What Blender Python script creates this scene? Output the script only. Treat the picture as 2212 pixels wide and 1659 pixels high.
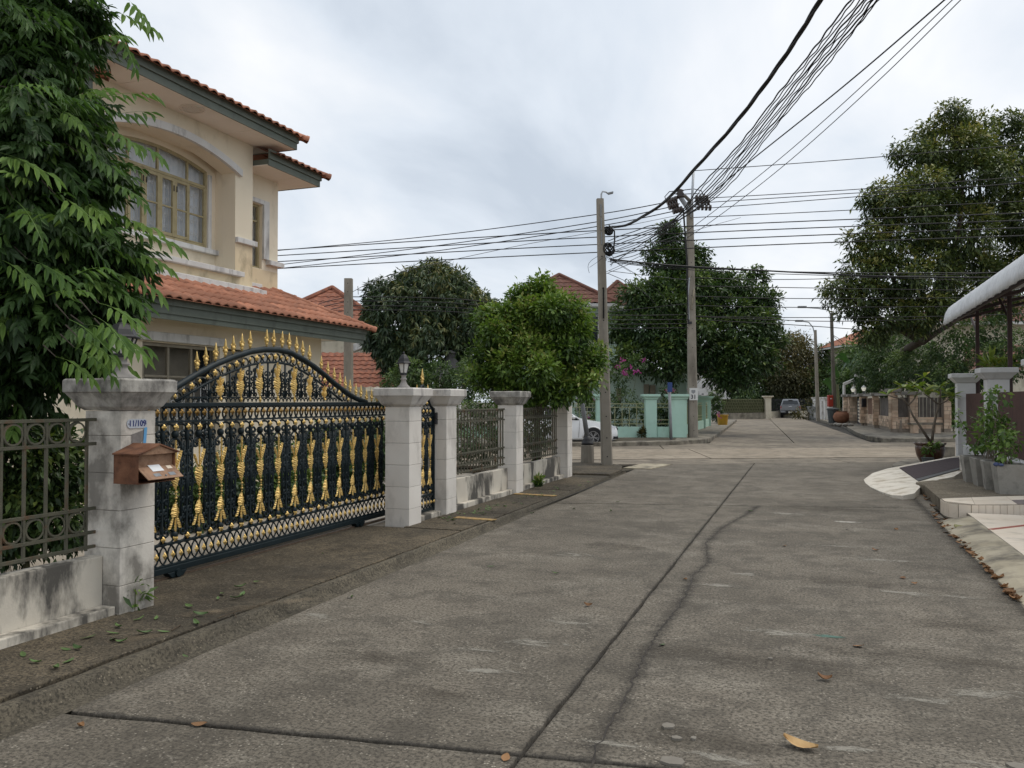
import bpy, math, random
import numpy as np
from mathutils import Vector, Matrix
R = math.radians
scene = bpy.context.scene
for o in list(bpy.data.objects): bpy.data.objects.remove(o, do_unlink=True)
COL = scene.collection
# ------------------------------------------------------------------ camera
F, HZ, H = 1810.0, 866.0, 1.6          # focal length and horizon row for a 2212 px wide picture, eye height in m
PIT, YAW = math.atan((HZ-829.5)/F), R(20)
cam_d = bpy.data.cameras.new('camera'); cam = bpy.data.objects.new('camera', cam_d); COL.objects.link(cam)
cam_d.sensor_width = 36; cam_d.lens = 36*F/2212; cam_d.clip_start = .05; cam_d.clip_end = 3000
cam.location = (0, 0, H); cam.rotation_euler = (R(90)+PIT, 0, YAW)
scene.camera = cam
# ------------------------------------------------------------------ sky, sun, exposure
w = bpy.data.worlds.new('World'); scene.world = w; w.use_nodes = True
nt = w.node_tree; nt.nodes.clear()
def N(t, **k):
    n = nt.nodes.new(t)
    for a, b in k.items(): setattr(n, a, b)
    return n
SUN_EL, SUN_AZ = 62, 48                       # high sun behind the cloud, to the right of the street's end
sky = N('ShaderNodeTexSky', sky_type='NISHITA', sun_disc=False, sun_elevation=R(SUN_EL), sun_rotation=R(SUN_AZ))
sky.air_density = 1.0; sky.dust_density = 2.5; sky.ozone_density = 1.0
bg1 = N('ShaderNodeBackground'); bg1.inputs[1].default_value = .10
nt.links.new(sky.outputs[0], bg1.inputs[0])
tc = N('ShaderNodeTexCoord'); sp = N('ShaderNodeSeparateXYZ'); nt.links.new(tc.outputs['Generated'], sp.inputs[0])
mx = N('ShaderNodeMath', operation='MAXIMUM'); nt.links.new(sp.outputs[2], mx.inputs[0]); mx.inputs[1].default_value = .0
ad = N('ShaderNodeMath', operation='ADD'); nt.links.new(mx.outputs[0], ad.inputs[0]); ad.inputs[1].default_value = .16
dv = N('ShaderNodeVectorMath', operation='DIVIDE'); nt.links.new(tc.outputs['Generated'], dv.inputs[0]); nt.links.new(ad.outputs[0], dv.inputs[1])
mp = N('ShaderNodeMapping'); mp.inputs['Scale'].default_value = (1, .55, 0); mp.inputs['Rotation'].default_value = (0, 0, R(35)); mp.inputs['Location'].default_value = (2.3, .6, 0)
nt.links.new(dv.outputs[0], mp.inputs[0])
n1 = N('ShaderNodeTexNoise'); n1.inputs['Scale'].default_value = 1.15; n1.inputs['Detail'].default_value = 7; n1.inputs['Roughness'].default_value = .52; n1.inputs['Distortion'].default_value = .35
nt.links.new(mp.outputs[0], n1.inputs['Vector'])
rp = N('ShaderNodeValToRGB'); e = rp.color_ramp.elements
e[0].position, e[0].color = .34, (.54, .605, .69, 1)
e[1].position, e[1].color = .70, (1.0, 1.0, 1.0, 1)
m_ = e.new(.46); m_.color = (.71, .77, .845, 1); m_ = e.new(.58); m_.color = (.855, .885, .925, 1)
nt.links.new(n1.outputs[0], rp.inputs[0])
bg2 = N('ShaderNodeBackground'); bg2.inputs[1].default_value = .90
nt.links.new(rp.outputs[0], bg2.inputs[0])
ms = N('ShaderNodeMixShader'); ms.inputs[0].default_value = .93
nt.links.new(bg1.outputs[0], ms.inputs[1]); nt.links.new(bg2.outputs[0], ms.inputs[2])
wo = N('ShaderNodeOutputWorld'); nt.links.new(ms.outputs[0], wo.inputs[0])
sd = bpy.data.lights.new('sun', 'SUN'); sd.energy = 1.3; sd.angle = R(38); sd.color = (1, .93, .82)
sun = bpy.data.objects.new('sun', sd); COL.objects.link(sun); sun.rotation_euler = (R(90-SUN_EL), 0, R(180-SUN_AZ)); sun.location = (0, 0, 40)
scene.view_settings.view_transform = 'Standard'; scene.view_settings.look = 'None'
scene.view_settings.exposure = 0.30; scene.view_settings.gamma = 1.0
try: scene.view_settings.use_curve_mapping = False
except Exception: pass
# ------------------------------------------------------------------ photo pixel -> place (2212 x 1659 picture)
_cy, _sy = math.cos(YAW), math.sin(YAW)
def ray(x, y):
    u, v = (x-1106)/F, (829.5-y)/F
    d, z = math.cos(PIT)-v*math.sin(PIT), math.sin(PIT)+v*math.cos(PIT)
    return Vector((u*_cy-d*_sy, u*_sy+d*_cy, z))
def G(x, y, z=0.0):
    d = ray(x, y); t = (z-H)/d.z; return Vector((d.x*t, d.y*t, z))
def onX(x, y, X):
    d = ray(x, y); t = X/d.x; return Vector((X, d.y*t, H+d.z*t))
def onY(x, y, Y):
    d = ray(x, y); t = Y/d.y; return Vector((d.x*t, Y, H+d.z*t))
def atD(x, y, D):
    d = ray(x, y); k = D/(-d.x*_sy+d.y*_cy); return Vector((d.x*k, d.y*k, H+d.z*k))
CX = Vector((_cy, _sy, 0)); CY = Vector((-_sy, _cy, 0))      # the cross street's direction and its normal
# ------------------------------------------------------------------ mesh helpers
ORG = {}
def tag(o, label=None, cat=None, group=None, kind=None):
    if label: o['label'] = label
    if cat: o['category'] = cat
    if group: o['group'] = group
    if kind: o['kind'] = kind
    return o
def thing(name, label, cat, loc=(0, 0, 0), rotz=0.0, group=None, local=False):
    o = bpy.data.objects.new(name, None); COL.objects.link(o); o.empty_display_size = .2
    o.location = loc; o.rotation_euler = (0, 0, rotz); tag(o, label, cat, group)
    ORG[o] = Vector((0, 0, 0)) if (local or rotz) else Vector(loc)
    return o
class MB:
    def __init__(s): s.v = []; s.f = []; s.m = []; s.mi = 0
    def add(s, vs, fs):
        b = len(s.v); s.v += [tuple(p) for p in vs]; s.f += [tuple(i+b for i in f) for f in fs]; s.m += [s.mi]*len(fs); return s
    def box(s, x0, x1, y0, y1, z0, z1):
        return s.add([(x0,y0,z0),(x1,y0,z0),(x1,y1,z0),(x0,y1,z0),(x0,y0,z1),(x1,y0,z1),(x1,y1,z1),(x0,y1,z1)],
                     [(0,3,2,1),(4,5,6,7),(0,1,5,4),(1,2,6,5),(2,3,7,6),(3,0,4,7)])
    def obox(s, o, a, b, c):          # corner o and three edge vectors
        o, a, b, c = Vector(o), Vector(a), Vector(b), Vector(c)
        return s.add([o, o+a, o+a+b, o+b, o+c, o+a+c, o+a+b+c, o+b+c],
                     [(0,3,2,1),(4,5,6,7),(0,1,5,4),(1,2,6,5),(2,3,7,6),(3,0,4,7)])
    def prism(s, poly, d, cap=True):     # polygon swept by vector d
        n = len(poly); P = [Vector(p) for p in poly]; d = Vector(d)
        fs = [(i, (i+1) % n, n+(i+1) % n, n+i) for i in range(n)]
        if cap: fs += [tuple(range(n-1, -1, -1)), tuple(range(n, 2*n))]
        return s.add(P+[p+d for p in P], fs)
    def slab(s, poly, z0, z1): return s.prism([(p[0], p[1], z0) for p in poly], (0, 0, z1-z0))
    def quad(s, *p): return s.add(p, [tuple(range(len(p)))])
    def tube(s, path, r, n=6, closed=False, cap=True, squash=1.0, ang=0.0):
        P = [Vector(p) for p in path]; m = len(P); rr = r if hasattr(r, '__len__') else [r]*m
        vs = []; up = None
        for i in range(m):
            t = (P[(i+1) % m]-P[i-1]) if closed else (P[min(i+1, m-1)]-P[max(i-1, 0)])
            t = t.normalized() if t.length > 1e-9 else Vector((0, 0, 1))
            if up is None: up = t.orthogonal().normalized() if abs(t.z) > .9 else Vector((0, 0, 1))
            a = t.cross(up); a = a.normalized() if a.length > 1e-6 else t.orthogonal().normalized()
            b = a.cross(t).normalized(); up = b
            for k in range(n):
                q = 2*math.pi*k/n+ang; vs.append(P[i]+(a*math.cos(q)*squash+b*math.sin(q))*rr[i])
        fs = []
        for i in range(m if closed else m-1):
            for k in range(n):
                j = (i+1) % m; fs.append((i*n+k, i*n+(k+1) % n, j*n+(k+1) % n, j*n+k))
        if cap and not closed: fs += [tuple(range(n-1, -1, -1)), tuple(range((m-1)*n, m*n))]
        return s.add(vs, fs)
    def lathe(s, prof, c, n=12, cap=True, rot=0.0):   # profile [(r, z)]
        c = Vector(c); vs = []; m = len(prof)
        for r, z in prof:
            for k in range(n):
                q = 2*math.pi*k/n+rot; vs.append((c.x+r*math.cos(q), c.y+r*math.sin(q), c.z+z))
        fs = [(i*n+k, i*n+(k+1) % n, (i+1)*n+(k+1) % n, (i+1)*n+k) for i in range(m-1) for k in range(n)]
        if cap: fs += [tuple(range(n-1, -1, -1)), tuple(range((m-1)*n, m*n))]
        return s.add(vs, fs)
    def ball(s, c, r, n=8, m=5, sz=1.0):
        return s.lathe([(max(1e-3, math.sin(math.pi*i/m))*r, -math.cos(math.pi*i/m)*r*sz) for i in range(m+1)], c, n)
    def grid(s, rows, flip=False):
        m, n = len(rows), len(rows[0]); vs = [p for r in rows for p in r]
        fs = [(i*n+j, i*n+j+1, (i+1)*n+j+1, (i+1)*n+j) for i in range(m-1) for j in range(n-1)]
        if flip: fs = [f[::-1] for f in fs]
        return s.add(vs, fs)
    def bm_data(s): return s.v, s.f
    def build(s, name, mat, parent=None, smooth=False, bevel=0.0, kind=None, label=None, cat=None, group=None, solid=0.0, auto=None):
        V = np.array(s.v, float); lo, hi = V.min(0), V.max(0)
        base = Vector(((lo[0]+hi[0])/2, (lo[1]+hi[1])/2, lo[2]))
        me = bpy.data.meshes.new(name); me.from_pydata((V-np.array(base)).tolist(), [], s.f)
        mats = mat if isinstance(mat, (list, tuple)) else [mat]
        for mm in mats: me.materials.append(MAT[mm] if isinstance(mm, str) else mm)
        if len(mats) > 1: me.polygons.foreach_set('material_index', s.m)
        if smooth: me.polygons.foreach_set('use_smooth', [True]*len(me.polygons))
        me.update()
        if auto is not None:
            try: me.set_sharp_from_angle(angle=R(auto))
            except Exception: pass
        o = bpy.data.objects.new(name, me); COL.objects.link(o)
        if parent is not None:
            o.parent = parent; o.location = base-ORG[parent]
        else: o.location = base
        ORG[o] = base
        if bevel:
            b = o.modifiers.new('bevel', 'BEVEL'); b.width = bevel; b.segments = 2; b.limit_method = 'ANGLE'; b.angle_limit = R(40)
        if solid:
            b = o.modifiers.new('solid', 'SOLIDIFY'); b.thickness = solid; b.offset = 0
        return tag(o, label, cat, group, kind)
def inst(src, loc, parent=None, rot=(0, 0, 0), scale=(1, 1, 1), name=None, label=None, cat=None, group=None):
    me = src.data if hasattr(src, 'data') else src
    o = bpy.data.objects.new(name or me.name, me); COL.objects.link(o)
    if parent is not None: o.parent = parent; o.location = Vector(loc)-ORG[parent]
    else: o.location = loc
    o.rotation_euler = rot; o.scale = scale if hasattr(scale, '__len__') else (scale,)*3
    ORG[o] = Vector(loc)
    return tag(o, label, cat, group)
def rawmesh(name, mb, mat, smooth=False):
    me = bpy.data.meshes.new(name); me.from_pydata([tuple(p) for p in mb.v], [], mb.f)
    mats = mat if isinstance(mat, (list, tuple)) else [mat]
    for mm in mats: me.materials.append(MAT[mm])
    if len(mats) > 1: me.polygons.foreach_set('material_index', mb.m)
    if smooth: me.polygons.foreach_set('use_smooth', [True]*len(me.polygons))
    me.update(); return me
def npmesh(name, V, Fq, mat, attr=None, parent=None, kind=None, label=None, cat=None, group=None, smooth=False, nv=None):
    """big mesh from arrays: V (n,3); Fq (m,k) faces with k corners; attr one float per face"""
    V = np.asarray(V, np.float32); Fq = np.asarray(Fq, np.int32); m, k = Fq.shape
    lo, hi = V.min(0), V.max(0); base = Vector((float(lo[0]+hi[0])/2, float(lo[1]+hi[1])/2, float(lo[2])))
    me = bpy.data.meshes.new(name); me.vertices.add(len(V)); me.vertices.foreach_set('co', (V-np.array(base, np.float32)).ravel())
    me.loops.add(m*k); me.loops.foreach_set('vertex_index', Fq.ravel())
    me.polygons.add(m); me.polygons.foreach_set('loop_start', np.arange(0, m*k, k, dtype=np.int32))
    try: me.polygons.foreach_set('loop_total', np.full(m, k, np.int32))
    except Exception: pass
    if attr is not None:
        a = me.attributes.new('rnd', 'FLOAT', 'FACE'); a.data.foreach_set('value', np.asarray(attr, np.float32))
    if smooth: me.polygons.foreach_set('use_smooth', np.ones(m, bool))
    me.materials.append(MAT[mat]); me.update(calc_edges=True)
    o = bpy.data.objects.new(name, me); COL.objects.link(o)
    if parent is not None: o.parent = parent; o.location = base-ORG[parent]
    else: o.location = base
    ORG[o] = base
    return tag(o, label, cat, group, kind)
# ------------------------------------------------------------------ materials
MAT = {}
class NT:
    def __init__(s, name):
        s.m = bpy.data.materials.new(name); s.m.use_nodes = True; s.t = s.m.node_tree; s.t.nodes.clear(); MAT[name] = s.m
        s.out = s.n('ShaderNodeOutputMaterial'); s.b = s.n('ShaderNodeBsdfPrincipled'); s.l(s.b.outputs[0], s.out.inputs[0])
        s.geo = s.n('ShaderNodeNewGeometry'); s.pos = s.geo.outputs['Position']
    def n(s, t, **k):
        q = s.t.nodes.new(t)
        for a, b in k.items(): setattr(q, a, b)
        return q
    def l(s, a, b): s.t.links.new(a, b)
    def set(s, i, v):
        if isinstance(v, bpy.types.NodeSocket): s.l(v, s.b.inputs[i])
        else: s.b.inputs[i].default_value = v
    def map(s, sc=(1, 1, 1), vec=None, rot=(0, 0, 0)):
        q = s.n('ShaderNodeMapping'); q.inputs['Scale'].default_value = sc; q.inputs['Rotation'].default_value = rot; s.l(vec or s.pos, q.inputs[0]); return q.outputs[0]
    def noise(s, scale, detail=4, rough=.55, vec=None, dist=0):
        q = s.n('ShaderNodeTexNoise'); q.inputs['Scale'].default_value = scale; q.inputs['Detail'].default_value = detail
        q.inputs['Roughness'].default_value = rough; q.inputs['Distortion'].default_value = dist; s.l(vec or s.pos, q.inputs['Vector']); return q.outputs[0]
    def voro(s, scale, vec=None, out='Distance'):
        q = s.n('ShaderNodeTexVoronoi'); q.inputs['Scale'].default_value = scale; s.l(vec or s.pos, q.inputs['Vector']); return q.outputs[out]
    def ramp(s, x, *st):
        q = s.n('ShaderNodeValToRGB'); e = q.color_ramp.elements
        c4 = lambda c: (c, c, c, 1) if not hasattr(c, '__len__') else tuple(c)+((1,) if len(c) == 3 else ())
        e[0].position, e[0].color = st[0][0], c4(st[0][1]); e[1].position, e[1].color = st[-1][0], c4(st[-1][1])
        for p, c in st[1:-1]: k = e.new(p); k.color = c4(c)
        s.l(x, q.inputs[0]); return q.outputs[0]
    def mix(s, f, a, b, mode='MIX'):
        q = s.n('ShaderNodeMix', data_type='RGBA', blend_type=mode)
        for i, v in ((0, f), (6, a), (7, b)):
            if isinstance(v, bpy.types.NodeSocket): s.l(v, q.inputs[i])
            elif hasattr(v, '__len__'): q.inputs[i].default_value = tuple(v)+((1,) if len(v) == 3 else ())
            else: q.inputs[i].default_value = v if i == 0 else (v, v, v, 1)
        return q.outputs[2]
    def math(s, op, a, b=0.0):
        q = s.n('ShaderNodeMath', operation=op)
        for i, v in ((0, a), (1, b)):
            if isinstance(v, bpy.types.NodeSocket): s.l(v, q.inputs[i])
            else: q.inputs[i].default_value = v
        return q.outputs[0]
    def bump(s, h, st=.3, d=.01):
        q = s.n('ShaderNodeBump'); q.inputs['Strength'].default_value = st; q.inputs['Distance'].default_value = d; s.l(h, q.inputs['Height']); s.l(q.outputs[0], s.b.inputs['Normal'])
    def rnd(s):
        return s.n('ShaderNodeObjectInfo').outputs['Random']
def mk(name, base, var=None, scale=3.0, rough=.8, metal=0.0, bump=0.0, bscale=60.0, dirt=None, dscale=2.0, damt=(.5, .72), streak=0, rnd=0.0, spec=.4, dmax=.85, coat=0.0):
    t = NT(name); col = tuple(base)
    if var is not None: col = t.mix(t.ramp(t.noise(scale, 5), (.35, 0), (.65, 1)), base, var)
    if dirt is not None:
        v = t.map((1, 1, 1.0/streak)) if streak else t.pos
        f = t.ramp(t.noise(dscale, 8, .62, v), (damt[0], 0), (damt[1], dmax))
        col = t.mix(f, col, dirt)
    if rnd:
        f = t.ramp(t.rnd(), (0, 1-rnd), (1, 1+rnd*.6)); col = t.mix(1.0, col, f, 'MULTIPLY')
    t.set('Base Color', col if isinstance(col, bpy.types.NodeSocket) else col+(1,)); t.set('Roughness', rough); t.set('Metallic', metal); t.set('Specular IOR Level', spec)
    if coat: t.set('Coat Weight', coat); t.set('Coat Roughness', .06)
    if bump: t.bump(t.noise(bscale, 6, .6), bump, .01)
    return t
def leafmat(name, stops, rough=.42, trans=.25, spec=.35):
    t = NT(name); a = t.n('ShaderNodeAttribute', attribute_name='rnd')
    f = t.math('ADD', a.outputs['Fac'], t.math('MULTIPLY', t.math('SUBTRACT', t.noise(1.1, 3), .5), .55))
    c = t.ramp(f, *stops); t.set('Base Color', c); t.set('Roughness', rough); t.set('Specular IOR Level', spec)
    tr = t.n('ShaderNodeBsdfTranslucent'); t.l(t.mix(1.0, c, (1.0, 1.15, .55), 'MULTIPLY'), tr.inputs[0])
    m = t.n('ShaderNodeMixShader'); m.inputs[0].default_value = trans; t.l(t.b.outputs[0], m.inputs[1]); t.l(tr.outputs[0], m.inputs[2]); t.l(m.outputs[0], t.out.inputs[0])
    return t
# worn concrete of the road
def road_mat(name, c0, c1, light, speck=True, patch=(.56, .70), lightmax=.5):
    t = NT(name)
    c = t.mix(t.ramp(t.noise(.42, 6, .62), (.40, 0), (.60, 1)), c0, c1)
    c = t.mix(t.ramp(t.noise(.85, 8, .68, t.map((1, .7, 1)), dist=.6), (.50, 0), (.66, .6)), c, tuple(x*.58 for x in c0))
    c = t.mix(t.ramp(t.noise(1.1, 12, .76, t.map((.8, 1.25, 1))), (patch[0], 0), (patch[1], lightmax)), c, light)
    c = t.mix(t.ramp(t.noise(2.3, 9, .74, dist=.4), (.48, 0), (.60, .62)), c, tuple(x*.5 for x in c0))
    c = t.mix(t.ramp(t.noise(4.2, 12, .80, t.map((.7, 1.2, 1)), dist=.8), (.575, 0), (.63, lightmax*.9)), c, light)
    if speck:
        c = t.mix(t.ramp(t.noise(48, 4, .72), (.47, 0), (.58, .85)), c, tuple(x*.32 for x in c0))
        c = t.mix(t.math('MULTIPLY', t.ramp(t.voro(38), (.12, .9), (.26, 0)), t.ramp(t.noise(5, 5, .75), (.42, 0), (.60, 1))), c, tuple(min(1, x*1.3) for x in light))
        c = t.mix(t.ramp(t.noise(20, 6, .8), (.46, 0), (.66, .5)), c, tuple(x*.45 for x in c0))
    t.set('Base Color', c); t.set('Roughness', .82); t.set('Specular IOR Level', .3)
    t.bump(t.noise(75, 5, .75), .7, .01); return t
def stain_mat(name, col, scale=6.0, lo=.40, hi=.60, amax=.85):
    """ragged stain: the sheet's own 'a' value (1 in the middle, 0 at the rim) broken up by noise"""
    t = NT(name); a = t.n('ShaderNodeAttribute', attribute_name='a'); f = t.math('ADD', t.math('MULTIPLY', a.outputs['Fac'], .30), t.noise(scale, 12, .80, t.map((.7, 1.3, 1)), dist=.5))
    f = t.ramp(f, (lo, 0), (hi, amax)); t.set('Base Color', t.mix(t.ramp(t.noise(60, 4, .7), (.45, 0), (.62, .5)), col, tuple(x*.5 for x in col))); t.set('Roughness', .85); t.set('Alpha', f); return t
road_mat('road', (.155, .134, .104), (.235, .204, .160), (.35, .315, .255), patch=(.50, .66), lightmax=.6)
road_mat('cross_road', (.27, .225, .17), (.33, .28, .215), (.36, .32, .26), speck=False, patch=(.6, .8), lightmax=.25)
road_mat('far_road', (.17, .145, .112), (.26, .222, .172), (.30, .27, .22), speck=False, patch=(.6, .8), lightmax=.3)
mk('joint', (.022, .02, .018), (.05, .045, .036), 9, .95)
mk('crack', (.03, .026, .022), (.055, .047, .04), 14, .95)
road_mat('walk', (.072, .060, .042), (.185, .148, .098), (.26, .22, .165), patch=(.58, .76), lightmax=.45)
road_mat('gutter', (.10, .087, .064), (.165, .14, .10), (.22, .185, .135), patch=(.6, .8), lightmax=.3)
mk('soil', (.05, .042, .028), (.075, .06, .038), 2, .95, bump=.6, bscale=20)
mk('kerb', (.33, .285, .20), (.42, .37, .275), 3, .85, bump=.3, bscale=40, dirt=(.07, .062, .05), dscale=2.4, damt=(.46, .66))
mk('kerb_old', (.19, .17, .13), (.28, .25, .2), 3, .85, bump=.3, bscale=40, dirt=(.06, .052, .042), dscale=2.4, damt=(.42, .62))
# grass blades, dead leaves etc share these
mk('tile_cream', (.74, .63, .50), (.79, .69, .565), 2.5, .45, dirt=(.36, .31, .24), dscale=3, damt=(.56, .8), rnd=.08)
mk('tile_red', (.30, .065, .035), (.36, .085, .05), 5, .5)
mk('grout', (.30, .26, .20), (.2, .17, .13), 8, .9)
mk('white_concrete', (.66, .61, .52), (.74, .69, .60), 3, .9, bump=.5, bscale=26, dirt=(.36, .29, .2), dscale=3.2, damt=(.5, .66), spec=.15)
mk('rubber_mat', (.045, .032, .034), (.06, .043, .045), 20, .9, bump=.4, bscale=140)
# ================================================================== ground and streets
random.seed(4)
MB().quad((-400, -60, -.09), (400, -60, -.09), (400, 900, -.09), (-400, 900, -.09)).build('ground', 'soil', kind='structure')
# cross street frame: near edge through N0, direction CD, far edge offset
N0 = Vector((-1.54, 22.31, 0)); CD = Vector((6.57, 3.21, 0)).normalized(); CN = Vector((-CD.y, CD.x, 0))
def xs(a, b, z=0.0): return Vector((N0.x+CD.x*a+CN.x*b, N0.y+CD.y*a+CN.y*b, z))
def clipseg(t, s): return (t, s)
# --- our street: slabs over a dark joint bed
road = MB().quad((-3.7, -8, -.045), (1.9, -8, -.045), (1.9, 30, -.045), (-3.7, 30, -.045)).build('road', 'joint', kind='structure')
def cj(s): return -1.22-.0135*s                       # lengthwise joint
def near_edge(t):                                    # s of the cross street's near edge at t
    a = (t-N0.x)/CD.x; return N0.y+CD.y*a-.02
trans = [lambda t: -6.0, lambda t: 3.77+.125*(t+.0)*1.0, lambda t: 13.52+.242*t, near_edge]
g = .011
def lft(s): return -3.56-.024*max(0, s)
def slab_edge(fn, t, off): return fn(t)+off
def rough_line(p, q, n, amp):
    out = []
    for i in range(n+1):
        k = i/n; out.append((p[0]+(q[0]-p[0])*k+random.uniform(-amp, amp)*(0 < i < n), p[1]+(q[1]-p[1])*k+random.uniform(-amp, amp)*(0 < i < n)))
    return out
for i in range(3):
    a, b = trans[i], trans[i+1]
    for side in (0, 1):
        tl = (lambda s: lft(s)) if side == 0 else (lambda s: cj(s)+g)
        tr = (lambda s: cj(s)-g) if side == 0 else ((lambda s: 1.62) if i < 2 else (lambda s: 3.0))
        s0l, s1l = a(tl(5))+g, b(tl(12))-g; s0r, s1r = a(tr(5))+g, b(tr(12))-g
        P = [(tl(s0l), s0l), (tr(s0r), s0r), (tr(s1r), s1r), (tl(s1l), s1l)]
        poly = []
        for k in range(4):
            p, q = P[k], P[(k+1) % 4]; poly += rough_line(p, q, max(4, int(math.hypot(q[0]-p[0], q[1]-p[1])/.16)), .006)[:-1]
        MB().slab(poly, -.04, 0).build('slab', 'road', road, bevel=.006)
# the wandering crack in the right hand slab
def ribbon(mb, pts, w, z, taper=True):
    L, Rr = [], []
    for i, p in enumerate(pts):
        a, b = Vector(pts[max(0, i-1)]), Vector(pts[min(len(pts)-1, i+1)]); d = (b-a).normalized(); nn = Vector((-d.y, d.x))
        ww = w*random.uniform(.5, 1.3)*(0.25 if taper and i in (0, len(pts)-1) else 1)
        L.append((p[0]+nn.x*ww/2, p[1]+nn.y*ww/2, z)); Rr.append((p[0]-nn.x*ww/2, p[1]-nn.y*ww/2, z))
    mb.grid([L, Rr], True)
def pxline(pts, step=.05, amp=.012):
    W = [G(*p) for p in pts]; out = []
    for a, b in zip(W, W[1:]):
        n = max(1, int((b-a).length/step))
        for i in range(n): q = a+(b-a)*(i/n); out.append((q.x+random.uniform(-amp, amp), q.y+random.uniform(-amp, amp)))
    out.append((W[-1].x, W[-1].y)); return out
mb = MB(); crack_pts = pxline([(1276, 1659), (1290, 1612), (1320, 1560), (1356, 1500), (1390, 1420), (1432, 1352), (1465, 1315), (1478, 1290), (1500, 1240), (1530, 1215), (1525, 1175), (1560, 1140), (1600, 1118), (1640, 1092)], .05, .013); ribbon(mb, crack_pts, .010, .0035)
mb.build('crack', 'crack', road)
# ragged stains: dark halo of the crack and joints, worn pale patches, one green splash
def stain_sheet(name, mat, pts_in, pts_rim, par=None, label=None, cat=None):
    mb = MB(); n = len(pts_rim); mb.v = [tuple(p) for p in pts_in]+[tuple(p) for p in pts_rim]; return mb
def stain(cx, cy, rx, ry, mat, z=.0022, par=road, ang=0.0, name='stain'):
    c = G(cx, cy); n = 20; mb = MB(); ca, sa = math.cos(ang), math.sin(ang)
    ring = lambda k: [(c.x+k*(rx*math.cos(q)*ca-ry*math.sin(q)*sa), c.y+k*(rx*math.cos(q)*sa+ry*math.sin(q)*ca), z) for q in [2*math.pi*i/n for i in range(n)]]
    mb.add([(c.x, c.y, z)]+ring(.5)+ring(1.0), [(0, 1+i, 1+(i+1) % n) for i in range(n)]+[(1+i, 1+n+i, 1+n+(i+1) % n, 1+(i+1) % n) for i in range(n)])
    o = mb.build(name, mat, par); at = o.data.attributes.new('a', 'FLOAT', 'POINT'); at.data.foreach_set('value', [1.0]+[.62]*n+[0.0]*n); return o
def halo(pts, w, mat, z=.0015, name='stain'):
    rows = []; m = len(pts)
    for i, p in enumerate(pts):
        a, b = Vector(pts[max(0, i-2)]), Vector(pts[min(m-1, i+2)]); d = (b-a).normalized(); nn = Vector((-d.y, d.x)); rows.append([(p[0]+nn.x*w*k, p[1]+nn.y*w*k, z) for k in (-1, 0, 1)])
    mb = MB(); mb.grid(rows); o = mb.build(name, mat, road); at = o.data.attributes.new('a', 'FLOAT', 'POINT'); at.data.foreach_set('value', [0.0, 1.0, 0.0]*m); return o
stain_mat('stain_dark', (.05, .044, .036), 6, .56, 1.0, .7); stain_mat('stain_pale', (.32, .295, .245), 8, .69, .80, .75); stain_mat('stain_white', (.50, .47, .41), 14, .62, .70, .95); stain_mat('stain_green', (.085, .16, .125), 14, .62, .70, .9); stain_mat('stain_brown', (.075, .06, .042), 3.5, .60, 1.0, .6); stain_mat('stain_sand', (.20, .155, .10), 5, .62, .9, .75)
halo(crack_pts, .095, 'stain_dark'); halo([(cj(s_*.25+1), s_*.25+1) for s_ in range(82)], .045, 'stain_dark', .0012)
halo([(t_*.1-3.5, 3.77+.125*(t_*.1-3.5)) for t_ in range(50)], .05, 'stain_dark', .0018)
stain(1790, 1375, .17, .06, 'stain_green', .003)
stain(1830, 1128, .24, .09, 'stain_white', .003)
for cx, cy, rx, ry in [(1160, 1390, .36, .16), (1040, 1405, .3, .10), (1220, 1345, .3, .12), (1600, 1240, .3, .14), (690, 1330, .34, .12), (905, 1345, .22, .08), (2000, 1515, .5, .12), (2130, 1500, .5, .14), (1960, 1282, .45, .16), (2080, 1290, .4, .12), (1900, 1210, .6, .2), (1800, 1180, .5, .18), (1700, 1370, .5, .2), (1560, 1265, .4, .16), (1340, 1610, .4, .06), (1560, 1640, .5, .07), (1850, 1620, .4, .07), (2150, 1660, .4, .08), (1700, 1110, .7, .25), (1250, 1200, .5, .2), (1050, 1450, .4, .1)]: stain(cx, cy, rx, ry, 'stain_pale', .0026+random.uniform(0, .0006), ang=random.uniform(-.3, .3))
for cx, cy, rx, ry in [(1650, 1430, 1.0, .4), (1500, 1600, .7, .2), (1950, 1420, .9, .35), (940, 1500, .5, .2), (2050, 1350, .7, .3), (1850, 1260, .8, .35), (1320, 1180, .6, .35), (800, 1420, .6, .2), (1790, 1100, 1.2, .6)]: stain(cx, cy, rx, ry, 'stain_brown', .0020+random.uniform(0, .0004))
# --- cross street
cross = MB().quad(xs(-70, -.02, -.05), xs(90, -.02, -.05), xs(90, 10.2, -.05), xs(-70, 10.2, -.05)).build('cross_street', 'joint', kind='structure')
for (b0, b1, mat, zz) in [(0, 1.75, 'far_road', 0.0), (1.75, 6.3, 'cross_road', 0.012), (6.3, 9.9, 'far_road', 0.0)]:
    cuts = [-70, -46, -34, -22, -10.5, 2.6 if b0 < 1.7 else -.5, 7.4 if b0 > 5 else 9.3, 14.5, 24, 36, 50, 68, 90]
    for a0, a1 in zip(cuts, cuts[1:]):
        sk = .8 if b0 > 1 else .2
        P = [xs(a0+.02, b0+.012), xs(a1-.02, b0+.012), xs(a1-.02+sk, b1-.012), xs(a0+.02+sk, b1-.012)]
        MB().slab(P, -.045, zz).build('slab', mat, cross)
# drain covers at the two near corners
for pts in ([(1345, 1012), (1390, 1002), (1452, 1004), (1405, 1014)], [(1935, 1011), (1935, 1003), (1985, 1003), (1985, 1012)]):
    P = [G(*p) for p in pts]; MB().slab(P, -.01, .016).build('drain_cover', 'kerb', cross)
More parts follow.
